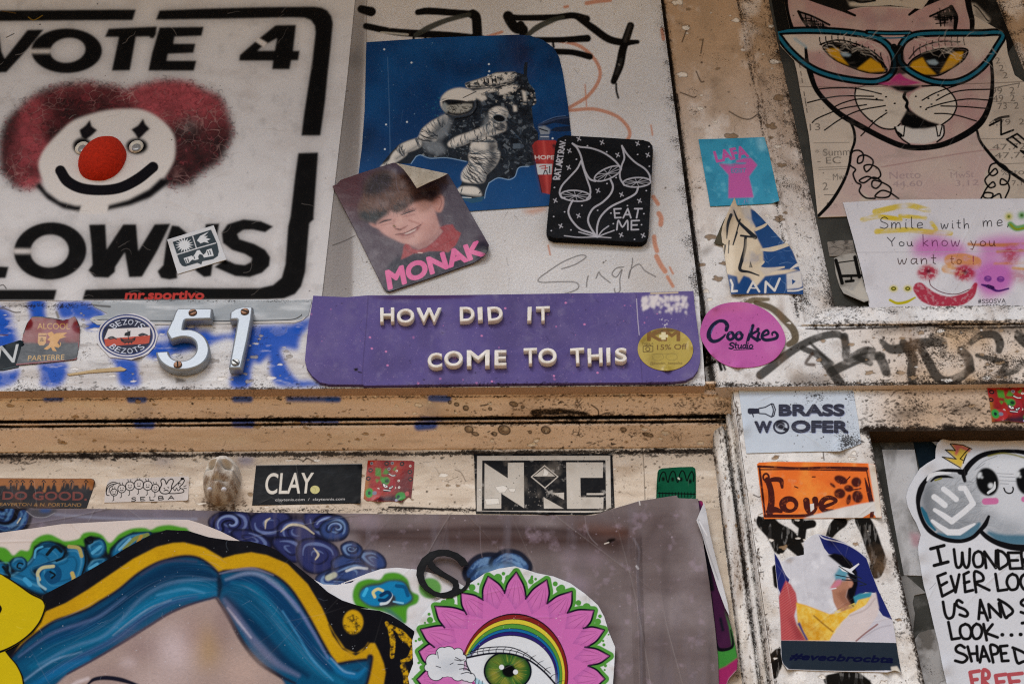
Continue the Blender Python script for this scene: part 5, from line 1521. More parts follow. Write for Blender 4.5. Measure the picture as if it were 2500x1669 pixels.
M_DARK = plain('dark_grime', '#15110e', rough=.8, bump=0)
ND, NT = 0.0245, 0.0138
five = [spline(T('D 1090,660 1095,655 1108,618 1122,590 1136,580 1160,578'), False, 3), T('D 1345,578 1355,582'), T('D 1350,640 1345,648'), spline(T('D 1190,652 1178,660 1168,705 1174,712 1215,712 1265,728 1310,765 1334,820 1332,870 1308,915 1265,948 1205,968 1140,972 1075,958 1025,925 998,885 992,856'), False, 4),
        T('D 1070,850 1076,856'), spline(T('D 1078,870 1098,895 1140,912 1190,906 1228,882 1248,845 1244,800 1220,774 1185,764 1150,764 1110,774 1092,780 1082,772 1064,742 1060,728 1072,700'), False, 4)]
n5 = extrude('house_number', [np.vstack(five)], ND, NT, M_ALU, None, .0026)
tag(n5, 'metal house number 5 screwed to the blue sprayed lintel', 'house number', 'metal house numbers')
one = np.vstack([T('D 1464,607 1472,598 1500,580 1535,570 1555,567 1606,568 1613,574 1606,640 1580,780 1540,955 1532,962 1462,962 1457,955 1466,900 1500,720 1512,655 1506,650 1468,652 1462,646')])
n1 = extrude('house_number', [one], ND, NT, M_ALU, None, .0026)
tag(n1, 'metal house number 1 screwed between the number 5 and the purple sign', 'house number', 'metal house numbers')
for ob, x, y, mt, a in ((n5, 1228, 608, M_SCREW, -.5), (n5, 1133, 940, M_SCREW, 1.4), (n1, 1560, 602, M_SCREW, .4), (n1, 1500, 925, M_SCREW2, .7)):
    u, v = T(f'D {x},{y}')[0]
    slot_screw(u, v, ND + .0003, mt, a, ob)

# --- silver painted strip behind the numbers
s = Sheet('D 580,545 600,532 640,535 660,530 1100,528 1600,527 1988,527 1965,625 1930,655 1880,672 1500,680 1000,685 700,688 620,685 580,660 572,648 600,632 690,618 640,590 600,570', c=1.5, base='#a3a9ad', dirt=.12)
s.mottle('#d3d6d8', 40, .45, .75, .8, 1, 2.5, .5); s.mottle('#7f868c', 60, .55, .8, .5, 2, 2, .5)
s.s('D 600,655 700,652 1000,660 1400,662 1700,658 1860,652 1915,630 1922,620', 2.2, '#2a2724'); s.s('D 590,645 680,672 1000,678 1500,672 1880,662 1940,640', 3.4, '#cfc6bd', op=.8); s.s('D 590,560 640,565 700,570', 5, '#3a332e', soft=1, op=.7)
s.dirt += np.exp(-((s.V - 735) / 6) ** 2) * .3
o = s.build('silver_strip', M_VINYL, 0.0112, 0.0007)
tag(o, 'silver painted paper strip under the clown poster, behind the house numbers', 'paper strip')

# --- round ship sticker
s = Sheet('D 690,652 760,622 850,612 930,638 985,685 1008,750 985,825 945,868 915,884 880,892 836,908 790,900 700,892 640,830 618,800 615,745 640,690', c=1.1, base='#cfcdd0')
NV = '#1f2748'
s.s(ov('D', 811, 757, 178, 134), 3.2, '#2b3f86', closed=True); s.f(ov('D', 811, 757, 163, 122), NV); s.s(ov('D', 811, 757, 159, 118), 2, '#3a4d92', closed=True)
disc = ov('D', 811, 757, 150, 111)
s.f('D 690,712 955,700 957,752 664,776', '#d5d0cf'); s.f('D 664,776 957,752 950,800 930,806 672,822', '#c4523f')
s.arc('BEZOTS', *T('D 811,762')[0], 50, 36.5, 228, 314, 13, '#c9cfdd', .03); s.arc('BEZOTS', *T('D 811,756')[0], 50, 37, 134, 48, 13, '#c9cfdd', .03, flip=True)
s.f('D 765,768 790,778 840,776 866,762 860,785 840,798 790,800 772,790', '#22262c'); s.s('D 815,718 818,775', 2, '#22262c'); s.f('D 795,738 832,722 830,758 792,756', '#22262c')
s.ss('D 800,798 795,806|D 820,798 818,806|D 838,796 838,804', 1.8, '#22262c', sm=False); s.ss('D 690,770 715,762 740,775|D 700,775 725,770|D 885,750 910,742 938,752|D 890,755 925,748', 3.4, '#3a3c44')
s.s('D 790,788 850,784', 1.4, '#b8503e')
o = s.curl(3, 13, .0024, 12).build('ship_sticker', M_VINYL, 0.0116, 0.0008)
tag(o, 'round navy sticker with a longship between white and red bands', 'sticker')

# --- red and navy badge sticker
s = Sheet('D 206,632 240,630 340,642 400,656 440,648 476,630 492,655 508,692 506,790 486,905 300,925 100,944 130,850 148,740 172,675', c=1.1, base='#7a1a1f')
s.mottle('#9b2a2c', 60, .45, .8, .6, 1)
s.f('D 120,800 200,800 300,806 400,798 520,800 500,920 80,960', '#222f3d', soft=1.5); s.mottle('#3c4d5c', 26, .6, .75, .35, 2)
s.s('D 104,938 300,920 484,902 502,800', 3, '#8c2a3a'); s.s('D 150,740 172,675 206,634 340,644 400,656 474,632 506,692', 3.4, '#14101a')
s.f('D 300,690 430,650 500,720 480,780 330,760 250,800', '#b8707e', soft=5, op=.35)
GD = '#c39a4e'
s.t('ALCOOL', 'D 238,674 445,676 445,714 238,712', GD, .0); s.t('PARTERRE', 'D 180,882 411,874 409,908 176,914', GD, .0)
s.f('D 245,738 298,738 292,800 280,816 250,816 240,800', '#c3955a'); s.f('D 248,752 295,752 294,758 248,758', '#7a1a1f'); s.t('&', 'D 255,768 282,768 280,792 255,792', '#5a2a20')
s.f('D 300,740 330,728 345,745 360,738 430,735 400,755 425,760 380,775 365,800 380,815 370,830 345,825 362,855 335,850 325,828 300,845 278,838 310,815 320,790 300,780 318,765', '#c9944a', sm=False)
s.s('D 370,830 385,815 385,800', 2, '#c9944a')
o = s.curl(3, 13, .0024, 12).build('lion_sticker', M_GLOSS, 0.0120, 0.0008)
tag(o, 'shield shaped red and navy sticker with a golden lion and a beer glass', 'sticker')

# --- dark sticker cut by the left edge
s = Sheet('D -200,870 0,822 128,782 150,790 140,830 118,955 20,975 -200,985', c=1.2, base='#1d2a33')
s.mottle('#31424c', 40, .5, .8, .5, 1)
s.t('KIN', 'D -180,830 120,808 92,925 -190,940', '#c3c7c8', .0); s.s('D 20,968 118,948', 2, '#4d5c62')
o = s.curl(3, 13, .0024, 12).build('dark_sticker', M_VINYL, 0.0113, 0.0008)
tag(o, 'slate sticker with large pale letters tucked under the lion badge', 'sticker')
# --- sliver of torn tape
s = Sheet('D 428,998 600,970 770,952 806,968 790,978 700,982 560,992 440,1008', c=1.4, base='#c3ab84'); s.mottle('#a88f66', 30, .5, .8, .6, 1)
o = s.build('tape_sliver', M_PAPER, 0.0116, 0.0008)
tag(o, 'thin sliver of beige torn tape below the round ship sticker', 'tape')

# --- fist sticker on the pilaster
s = Sheet('C 275,888 480,882 694,874 720,960 760,1140 790,1278 740,1296 560,1306 350,1314 330,1200 295,1000', c=1.2, base='#3a9dbd')
s.mottle('#2b86a8', 34, .5, .75, .7, 1); s.mottle('#6fc0d6', 26, .62, .78, .6, 2)
s.f('C 640,880 694,876 712,950 660,960', '#8fc6d8', soft=4, op=.6)
FP = '#c55fa6'
s.f('C 465,1263 467,1115 405,1046 490,1060 517,1050 575,1044 580,1036 515,1036 515,1022 560,1010 608,1006 650,1052 622,1090 596,1126 612,1190 626,1258', FP, soft=.6)
s.f('C 405,1040 480,1046 510,1040 560,1052 430,1062', '#b8539a', soft=1, op=.7)
s.t('LAFA', 'C 366,965 572,926 600,1000 388,1038', FP, .045)
s.t('EGIST', 'C 482,1074 578,1070 578,1100 484,1104', '#4e8fb4', .03)
s.scratch(30, 14, 1.6, '#d87abc', box=(1775, 480, 1840, 545), ang=70, spread=30, seed=4, op=.5)
o = s.curl(3, 13, .0024, 12).build('fist_sticker', M_GLOSS, 0.0140, 0.0008)
tag(o, 'turquoise square sticker with a pink raised fist', 'sticker')

# --- torn blue and beige sticker curling off below it
OUT = 'C 505,1256 520,1310 560,1325 600,1312 680,1390 760,1480 830,1555 F 835,160 875,215 905,290 930,365 942,440 942,492 800,486 620,490 482,490 470,420 455,340 440,235 425,150 C 420,1490 428,1440 450,1380 480,1310'
s = Sheet(OUT, c=1.3, base='#d6c6ac')
s.mottle('#a89374', 50, .45, .8, .5, 1); s.f('C 505,1270 490,1330 455,1400 430,1470 460,1500 500,1400', '#8d7a5e', soft=4, op=.5)
BB = '#194c8a'
s.f('C 540,1330 600,1315 660,1380 640,1430 580,1400', '#b9b6b4', soft=3, op=.8)
s.f('C 606,1330 640,1345 720,1425 835,1560 F 840,155 875,215 905,290 930,345 880,330 700,345 655,318 690,288 684,200 652,140 630,90 C 640,1450 615,1400', BB, soft=.7)
s.s('F 676,208 750,203 850,172', [6, 12, 9], '#cfc0a6', sm=True); s.s('C 640,1462 690,1440 725,1412', [8, 7, 3], '#cfc0a6'); s.s('F 690,285 660,320 720,335 820,318', [5, 9, 9, 4], '#cfc0a6'); s.s('F 862,330 905,305 930,312', [3, 8, 6], '#d3cac0')
s.mottle('#123a70', 24, 2, 3, 0)
s.f('F 455,362 520,378 530,425 562,372 600,385 645,440 700,375 830,360 935,330 960,510 470,500', BB, soft=.8)
s.f('F 660,325 820,318 760,345 700,372', '#c8bcae', soft=.8); s.f('F 835,360 930,340 938,440 915,452 838,460', '#cdc8c2', soft=.8)
s.mottle('#3a74b8', 30, .62, .8, .25, 4)
for q, w in (('F 480,400 492,430 488,472 520,470', 5), ('F 588,478 622,412 662,474', 5), ('F 700,478 704,412 760,468 792,392', 5.5), ('F 600,450 640,452', 3)):
    s.s(q, w, '#d5d0c8', sm=False)
s.f('F 870,395 895,408 872,430', BB)
s.s('F 845,470 900,468 945,455', 4, '#d5d0c8')
DK = '#26282b'
for q, w in (('F 575,130 570,200 552,270 540,335 600,350 660,372', [7, 8, 9, 8, 5, 3]), ('F 545,118 625,128', 5), ('C 482,1370 462,1430 455,1520', [8, 7, 2]), ('C 500,1340 530,1410 590,1470 635,1512', [3, 6, 9, 11]), ('C 520,1480 495,1560', [5, 3]), ('F 445,180 440,235', [4, 2]), ('F 470,150 465,230', [3, 2]),
             ('F 540,15 500,160', [4, 2])):
    s.s(q, w, DK)
s.f('F 595,322 605,280 620,322', DK); s.f('F 575,140 560,260 575,330 620,330 600,280 640,130', '#d9cab0', soft=1, op=.4)
s.scratch(24, 40, 1.1, '#8fb0d4', box=(1850, 560, 1960, 720), ang=20, spread=70, seed=6, op=.5)
tt = np.clip((600 - s.V) / 120, 0, 1)
s.rel = tt ** 1.3 * .020 + np.clip(1 - np.abs((s.U - 1786) / 30), 0, 1) * tt * .006 + np.exp(-((s.U - 1800) / 26) ** 2) * .003
o = s.build('torn_blue_sticker', M_GLOSS, 0.0142, 0.0008, edge='#b5a68c')
s = Sheet('C 432,1410 470,1350 505,1300 520,1330 440,1560 F 420,180 370,165 C 375,1545', c=1.5, base='#57503a'); s.mottle('#2c281c', 40, .45, .8, .6, 2)  # left flap; its dark olive has the shadow painted in
s.build('curled_edge', M_GLOSS, 0.0152, 0.0007, o)
tag(o, 'torn blue and beige sticker, its pointed top curling off the pilaster', 'sticker')

# --- pink oval sticker
s = Sheet([spline(T('F 292,690 330,610 400,562 500,541 600,548 690,585 760,640 812,715 829,790 800,860 745,915 660,948 560,958 460,945 370,890 310,810 286,750'), True, 8)], c=1.2, base='#c562aa')
s.mottle('#b04f97', 60, .5, .8, .6, 1); s.mottle('#d27cb9', 60, .5, .8, .5, 2)
s.f('F 330,620 420,570 520,548 640,565 560,590 430,600 360,650', '#cc6a96', soft=7, op=.7)
CK = '#1d1f45'
for q, w in (('F 452,718 458,690 440,665 405,662 368,688 345,730 342,765 365,790 400,785 430,765 445,748', [9, 10, 9, 8, 10, 12, 11, 9, 8, 6, 4]), ('F 500,755 488,735 468,742 460,765 475,780 496,770 500,752', 7.5), ('F 552,752 540,735 520,742 512,765 528,780 548,770 554,750', 7.5),
             ('F 622,690 605,740 590,782', [8, 9, 8]), ('F 655,722 610,752 650,785', [6, 7, 8]), ('F 660,738 652,770 665,780', 7), ('F 690,755 720,742 712,720 688,735 680,765 700,782 735,780 770,770 778,750 762,732 745,738 745,752', [5, 6, 6, 7, 8, 8, 8, 8, 7, 6, 5, 4])):
    s.s(q, w, CK)
s.s('F 652,714 656,712', 7, CK); s.s('F 380,690 360,720 355,745', 1.8, '#6b6fae', op=.9)
s.ss('F 470,740 480,735|F 525,740 535,735|F 610,700 600,735', 1.4, '#7d80b8')
s.hand('S', 'F 474,800 502,800 496,838 470,838', 4, CK); s.hand('tudio', 'F 508,793 625,790 620,834 502,836', 3.2, CK, .12); s.s('F 500,845 560,843 625,839', 2, CK)
s.specks(160, .4, 1.6, '#7d3a70', seed=5, op=.6); s.dirt += .06 + np.clip((s.U - 1870) / 60, 0, .25) * .3
s.rel = np.exp(-(np.hypot(s.U - 1905, s.V - 850) / 26) ** 2) * .003
o = s.curl(3, 13, .0024, 17).build('pink_oval_sticker', M_VINYL, 0.0135, 0.0008)
tag(o, 'big pink oval sticker with navy script lettering beside the purple sign', 'sticker')
# ------------------------------------------------------------------ upper right recess
RD = -0.0118
s = Sheet('C 690,-260 1960,-260 2420,-260 2420,100 2250,330 1500,300 900,260 780,200', c=2.0, base='#211f1c')
s.f('C 1180,-100 1400,-60 1700,-80 1760,10 1720,45 1400,50 1240,40', '#bfb3a2', soft=1); s.f('C 1200,-40 1420,-20 1350,10 1230,15', '#1a1816', soft=1)
s.s('C 1230,-20 1300,15 1400,5', 5, '#1a1816'); s.s('C 1480,-60 1600,20 1700,30', 4, '#1a1816')
s.f('C 2010,20 2040,25 2135,120 2130,145 2105,150 2020,90', '#b5aa9b', soft=1); s.s('C 2030,35 2060,60 2110,125 2125,135', 3.5, '#1a1816'); s.f('C 2035,45 2095,110 2100,135 2040,95', '#8e857a', soft=1)
s.f('C 2030,140 2200,200 2215,215 2060,190', '#c8bba8', soft=1)
s.mottle('#4a4640', 40, .6, .8, .4, 2)
s.f('C 1560,0 1760,-20 1860,-60 1860,20 1620,100', '#bfb09f', soft=1)
o = s.build('dark_poster', M_PAPER, RD + .0001, 0.0004)
tag(o, 'dark graphic poster showing above and beside the ears of the painted cat', 'poster')

s = Sheet('C 812,-220 820,0 842,110 858,185 780,203 795,290 885,385 905,470 920,560 945,690 978,860 1005,1090 1036,1384 1220,1378 1700,1360 2349,1340 2900,1330 2900,640 2349,522 2290,480 2245,340 2232,235 2212,205 2100,140 2025,95 2005,-40 1990,-220 1900,-220 1700,60 1500,35 1300,45 1200,75 1000,10 980,-220', c=1.5, base='#c6b8a8')
s.vary(.07, 90, 3); s.mottle('#a89a8b', 120, .5, .8, .5, 4)
TX = '#3c3834'
for w, q in (('13', 'C 982,790 1050,786 1052,830 984,834'), ('* Summ', 'C 1015,950 1240,940 1243,990 1018,996'), ('- EC', 'C 1030,1002 1180,998 1183,1042 1033,1046'), ('Mw', 'C 1130,1108 1200,1104 1203,1146 1133,1150'), ('2', 'C 1065,1164 1098,1162 1100,1208 1067,1212'), ('Es', 'C 1092,1290 1160,1286 1162,1324 1094,1328'),
             ('2', 'C 2165,368 2196,366 2198,404 2167,408'), ('2', 'C 2188,416 2220,414 2222,452 2190,456'), ('2', 'C 2212,462 2244,460 2246,498 2214,502'), ('99  2', 'C 2140,560 2288,554 2290,598 2142,602'), ('49  2', 'C 2150,608 2290,602 2292,646 2152,650'),
             ('73  2', 'C 2180,658 2314,650 2316,694 2182,698'), ('4,79  2', 'C 2125,764 2350,756 2352,800 2127,806'), ('47,72', 'C 2146,920 2360,912 2364,956 2148,962'), ('47,72', 'C 2160,974 2374,966 2378,1010 2162,1016'), ('%tto', 'C 2200,1080 2349,1074 2352,1112 2204,1118'), ('7,12', 'C 2270,1150 2380,1146 2382,1184 2272,1188')):
    s.t(w, q, TX, -.012, op=.68)
for y in (420, 470, 515, 600, 640, 665, 705):
    s.s(f'C {918 + (y - 420) * .16},{y - 14} {922 + (y - 420) * .16},{y + 12}', 2.2, TX, sm=False, op=.8)
for q in ('C 1010,912 1240,908', 'C 1040,1068 1250,1060', 'C 1040,1082 1250,1074', 'C 1075,1242 1150,1240', 'C 2075,885 2349,882', 'C 2200,1045 2349,1040', 'C 2080,640 2300,660'):
    p = T(q); n = 26
    for i in range(n):
        a = p[0] + (p[1] - p[0]) * i / n; b = a + (p[1] - p[0]) * .5 / n
        s.s(np.array([a, b]), 1.5, TX, sm=False, op=.65)
s.s('C 2165,560 2320,530 2310,560', 2, TX, sm=False, op=.8)
PK = '#b48e8a'
pt = np.clip(s.noise(50, 8) * 1.2 + .3, .6, 1)
s.f('C 825,-220 820,0 850,110 875,200 960,310 985,420 1010,520 1040,580 1120,670 1240,760 1400,855 1560,925 1700,945 1850,920 2000,840 2090,770 2140,650 2152,540 2145,420 2120,300 2010,190 2010,-40 1990,-220 1860,-220 1650,60 1400,38 1250,60 960,-10', PK, soft=1, tex=pt, op=.95)
s.f('C 1270,780 1282,900 1240,1010 1240,1060 1262,1130 1300,1200 1400,1290 1600,1300 2080,1280 2100,1100 2160,1040 2210,1060 2070,920 2050,840 1850,925 1700,950 1500,900 1380,850', '#bda39d', soft=1, tex=pt, op=.88)
s.f('C 1240,1060 1130,1290 1050,1380 1220,1380 1330,1240', '#bba19b', soft=2, tex=pt, op=.8)
s.f('C 800,230 1000,205 1200,212 1350,235 1200,300 1000,330 870,300', '#c9bcae', soft=4, op=.85)
s.f('C 1850,220 2150,220 2120,330 2040,420 2000,330', '#c9bcae', soft=5, op=.8)
s.f('C 1290,560 1420,552 1500,570 1600,610 1612,700 1575,760 1520,820 1440,810 1360,760 1295,690 1272,620', '#c9bdae', soft=1, sm=True)
s.f('C 1615,660 1630,600 1710,560 1820,552 1890,600 1920,670 1890,745 1820,795 1720,765 1650,725', '#c9bdae', soft=1, sm=True)
s.f('C 1530,800 1840,800 1835,880 1720,920 1615,912 1560,870', '#c9c2ba', soft=1)
s.t('Netto', 'C 1490,1095 1690,1088 1692,1136 1492,1142', '#8f7a80', -.012, op=.55); s.t('MwSt', 'C 1880,1095 2030,1088 2032,1130 1882,1136', '#8f7a80', -.012, op=.55); s.t('44,60', 'C 1510,1155 1700,1150 1702,1192 1512,1198', '#8f7a80', -.012, op=.55); s.t('3,12', 'C 1910,1150 2060,1144 2062,1186 1912,1192', '#8f7a80', -.012, op=.55)
s.s('C 918,552 1200,556 1600,548 2150,530 2349,520', 2.0, '#6d5d52', soft=1.2, op=.75); s.s('C 1440,1065 1700,1020 2000,970 2200,950', 2.4, '#9c7573', soft=2, op=.7)
s.f('C 1270,110 1450,90 1560,130 1420,150', '#8b6e78', soft=9, op=.5); s.f('C 1600,160 1700,130 1740,170', '#8b6e78', soft=9, op=.4)
K_ = '#100f0f'
for q, w in (('C 958,310 968,400 985,460 1020,560 1080,640 1180,730 1300,800 1450,880 1580,932 1700,942 1830,922 1960,865 2060,795 2110,720 2140,620 2148,500 2140,400', [7, 10, 14, 12, 12, 14, 14, 14, 14, 14, 14, 16, 16, 14, 11, 9, 8]),
             ('C 820,-60 830,50 848,130 868,192', [16, 14, 14, 15]), ('C 960,-20 1080,25 1180,60 1272,100', [12, 11, 9, 6]), ('C 1240,52 1320,38 1420,34 1540,36 1660,46', 6.5), ('C 1618,95 1680,50 1760,10 1840,-20', [6, 9, 11, 10]),
             ('C 1985,-40 2000,50 2018,130 2018,195', [16, 15, 13, 11]), ('C 970,-30 1200,20 1500,-10 1760,-5', [9, 6, 4, 6]),
             ('C 1240,772 1265,830 1270,900 1248,970 1238,1040 1215,1120 1170,1210 1110,1300 1040,1375', [6, 7, 7, 6, 7, 7, 8, 9, 8]), ('C 2050,835 2070,900 2130,980 2200,1055 2280,1110 2400,1190', [6, 7, 8, 9, 8, 8])):
    s.s(q, w, K_)
s.f('C 910,72 1000,100 1112,158 1060,180 985,190', '#8d7672', soft=1); s.f('C 1752,105 1890,42 1920,100 1915,180 1830,160', '#8d7672', soft=1)
s.s('C 912,75 940,130 985,188', 7, K_); s.s('C 910,74 1000,105 1110,160', 5, K_); s.s('C 1750,106 1880,45', 5, K_); s.s('C 1885,48 1915,110 1910,182', [12, 12, 9], K_)
rng = np.random.default_rng(4)
for _ in range(26):
    x = rng.uniform(945, 1080); y = 105 + (x - 945) * .42 + rng.uniform(0, 35); s.s(f'C {x},{y - 22} {x + 8},{y + 28}', 2.0, K_, sm=False); s.s(f'C {x - 20},{y} {x + 30},{y + 4}', 2.0, K_, sm=False)
    x = rng.uniform(1790, 1885); y = rng.uniform(75, 150); s.s(f'C {x},{y - 26} {x + 6},{y + 22}', 2.2, K_, sm=False); s.s(f'C {x - 25},{y + 6} {x + 26},{y}', 2.0, K_, sm=False)
# eyes
for alm, ys, hl in (('C 1070,298 1140,275 1260,292 1370,345 1450,410 1476,445 1455,466 1350,462 1235,424 1150,385 1100,345', ('C 1086,312 1165,308 1188,365 1236,420 1165,390 1112,352', 'C 1372,370 1440,412 1466,455 1372,462 1284,440'), 'C 1175,338 1210,332 1248,350 1235,362 1195,360'),
                    ('C 1600,440 1640,380 1710,340 1800,315 1900,308 1988,318 1965,380 1890,435 1800,482 1700,478 1640,468', ('C 1612,440 1640,395 1702,366 1738,425 1792,476 1700,476', 'C 1882,345 1905,332 1964,330 1950,382 1890,432 1812,466'), 'C 1725,388 1780,380 1806,402 1785,416 1745,410')):
    s.f(alm, K_, soft=.8)
    s.s(alm, 4.5, K_, closed=True, sm=True)
    for q in ys:
        s.f(q, '#c8921a', soft=.5)
    s.f(hl, '#8fa0a8', soft=1)
s.s('C 1050,285 1110,265 1180,258 1290,285 1390,335 1440,385 1470,440', [4, 5, 5, 5, 5, 5, 5], K_); s.s('C 1618,375 1670,315 1750,280 1830,265 1940,268', 4, K_, op=.85)
for a in range(11):
    x = 1060 + a * 39; y = 275 - 18 * math.sin(a / 10 * 3.14) + max(0, a - 3) * 14
    s.s(f'C {x},{y + 14} {x - 12},{y - 10} {x - 14},{y - 34}', 3, K_)
for a in range(9):
    x = 1650 + a * 40; y = 350 - a * 9 - (4 - abs(a - 4)) * 5
    s.s(f'C {x},{y + 8} {x - 6},{y - 26} {x - 2},{y - 52}', 2.6, K_, op=.8)
s.s('C 1320,300 1420,380 1450,430', 3, K_); s.s('C 1480,360 1492,420 1500,470', 3, '#7d6660', op=.7)
# glasses
for q in ('C 780,206 900,196 1050,196 1200,205 1330,222 1420,248 1480,290 1516,350 1524,420 1500,475 1450,508 1380,522 1250,510 1100,478 980,425 870,335 800,250', 'C 1560,395 1556,330 1580,270 1640,228 1740,214 1900,212 2060,212 2212,214 2170,310 2110,400 2040,465 1960,510 1880,528 1780,522 1690,492 1610,445'):
    s.s(q, 19, K_, closed=True); s.s(q, 7.5, '#1f6c84', closed=True)
s.s('C 1350,205 1480,212 1620,210', 12, K_); s.s('C 1360,207 1480,214 1620,212', 4.5, '#1f6c84'); s.s('C 1410,240 1500,244 1590,240', 3.5, '#1f6c84'); s.s('C 1520,300 1540,330 1560,310', 16, K_)
s.f('C 1480,470 1530,330 1580,330 1600,470 1560,480', K_, soft=1, op=.85)
s.scratch(40, 60, 3.2, '#c9bdae', box=(1980, 85, 2140, 130), ang=6, spread=6, seed=7, op=.45); s.scratch(40, 70, 3.2, '#c9bdae', box=(2230, 90, 2420, 140), ang=4, spread=6, seed=8, op=.45)
s.ss('C 890,250 960,300', 8, '#8faab4', soft=3, op=.6)
# nose and mouth
s.f('C 1415,535 1490,520 1530,480 1560,468 1590,495 1640,515 1700,528 1600,546 1480,546', '#b93a78', soft=1); s.f('C 1488,549 1600,547 1695,549 1640,580 1600,592 1545,580', K_, soft=.6)
s.s('C 1592,590 1585,620 1605,650 1600,680 1612,700', [7, 9, 7, 9, 6], K_); s.f('C 1608,690 1580,740 1560,775 1568,800 1640,822 1720,820 1790,808 1812,792 1740,772 1670,735', K_, soft=.6)
s.s('C 1278,560 1272,620 1300,695 1360,760 1440,815 1520,822 1560,790', 4, K_); s.s('C 1290,560 1380,535 1480,548', 2.5, K_, op=.6); s.s('C 1700,550 1820,550 1890,600 1920,670 1890,745 1820,800', 4, K_)
for q in ('C 1528,810 1552,870 1582,868 1590,800', 'C 1788,802 1800,868 1812,866 1828,800'):
    s.f(q, '#cdc6bc'); s.s(q, 3.4, K_, sm=False)
s.s('C 1525,812 1540,850 1575,890 1620,920', 4.2, K_); s.s('C 1838,802 1840,850 1825,880 1795,905', 4.2, K_); s.s('C 1545,845 1568,862', 6, K_)
s.ss('C 1440,600 1350,578 1250,562 1120,562 1045,568|C 1390,615 1200,612 1080,628 970,655|C 1450,640 1300,632 1200,655 1140,682|C 1345,668 1200,690 1090,730 1025,760 1000,782|C 1465,674 1300,705 1180,760 1078,830|C 1475,720 1410,765 1350,825 1310,866'
     '|C 1920,545 1830,575 1760,605 1700,640|C 2130,570 1980,575 1880,595 1790,640|C 2140,640 1990,632 1850,655 1730,690|C 2110,692 1960,680 1820,676|C 2045,772 1930,738 1850,725 1780,724', 3.4, K_)
for x, y in ((1470, 618), (1525, 660), (1470, 705), (1440, 745), (1660, 615), (1690, 682), (1802, 607), (1740, 628), (1760, 665), (1725, 698), (1410, 630), (1380, 770)):
    s.s(f'C {x - 2},{y} {x + 2},{y}', 4, K_, sm=False)
# pearls
for q in ('C 1240,1000 1260,965 1300,960 1325,985 1320,1030 1290,1040 1295,1000 1340,990 1385,1020 1380,1060 1345,1095 1330,1060 1370,1050 1420,1075 1435,1120 1400,1140 1350,1125 1300,1150 1330,1165 1390,1130 1440,1160 1410,1200 1380,1185 1390,1150 1450,1165 1500,1200 1490,1250 1440,1260 1400,1250 1440,1215 1490,1225 1550,1265',
          'C 1240,1000 1240,1050 1275,1080 1260,1110 1280,1160 1310,1180 1300,1220 1340,1260 1400,1265', 'C 2230,1060 2190,1040 2140,1050 2125,1100 2150,1120 2180,1100 2165,1075 2130,1110 2100,1150 2130,1195 2165,1185 2150,1160 2110,1200 2090,1250 2130,1265 2190,1235 2205,1265',
          'C 2190,1040 2240,1070 2258,1120 2240,1170 2200,1175 2205,1140 2240,1160 2255,1200 2230,1260', 'C 2070,1275 2100,1230 2150,1235 2140,1270'):
    s.s(q, 4.4, K_)
s.hand('NEZ', 'C 2200,760 2480,1000 2400,1020 2130,800', 5, K_, .25)
s.s('C 2165,765 2200,750 2250,742', 6, K_)
s.scratch(60, 26, 1.3, '#6d5d52', ang=10, spread=40, seed=11, op=.45); s.specks(160, .6, 1.8, '#5d5048', seed=12)
s.dirt += .06
s.rel = s.noise(140, 9) * .0006; s.creases(22, .0004, 3, 15)
s.mottle('#8f8378', 60, .6, .85, .35, 17, 1, .4)
o = s.build('cat_poster', M_PAPER, RD + .0012, 0.0012, edge='#a89b8c')
tag(o, 'pasted poster of a pink cat in teal glasses inked over a giant receipt', 'poster')

# --- two torn scraps on the dark panel
s = Sheet('F 1095,158 1180,148 1258,146 1268,200 1276,240 1190,246 1110,250 1102,205', c=1.5, base='#8d857c'); s.mottle('#3d3833', 16, .5, .7, .7, 1); s.scratch(26, 30, 1.5, '#2a2622', ang=-6, spread=8, seed=2)
o = s.build('torn_scrap', M_PAPER, RD + .0006, 0.0006)
tag(o, 'small torn speckled grey paper scrap on the dark strip beside the smile note', 'paper scrap')
s = Sheet('F 1138,262 1190,240 1278,228 1300,300 1322,400 1345,470 1362,530 1330,540 1200,485 1174,440 1150,360', c=1.4, base='#a7a29a'); s.mottle('#7a756d', 20, .5, .75, .6, 1)
for q, w in (('F 1150,275 1172,350 1190,420', 9), ('F 1185,375 1310,372', 7), ('F 1272,255 1300,380', 9), ('F 1248,372 1250,405', 5), ('F 1215,410 1262,405', 7), ('F 1165,290 1280,275', 3)):
    s.s(q, w, '#171513', sm=False)
s.f('F 1190,448 1260,470 1310,400 1362,530 1300,520', '#b9b2a6', soft=1); s.rel = np.clip((s.V - 700) / 35, 0, 1) * .008
o = s.build('torn_scrap', M_PAPER, RD + .0007, 0.0006)
tag(o, 'peeling torn sticker remnant with thick black bars beside the smile note', 'paper scrap')

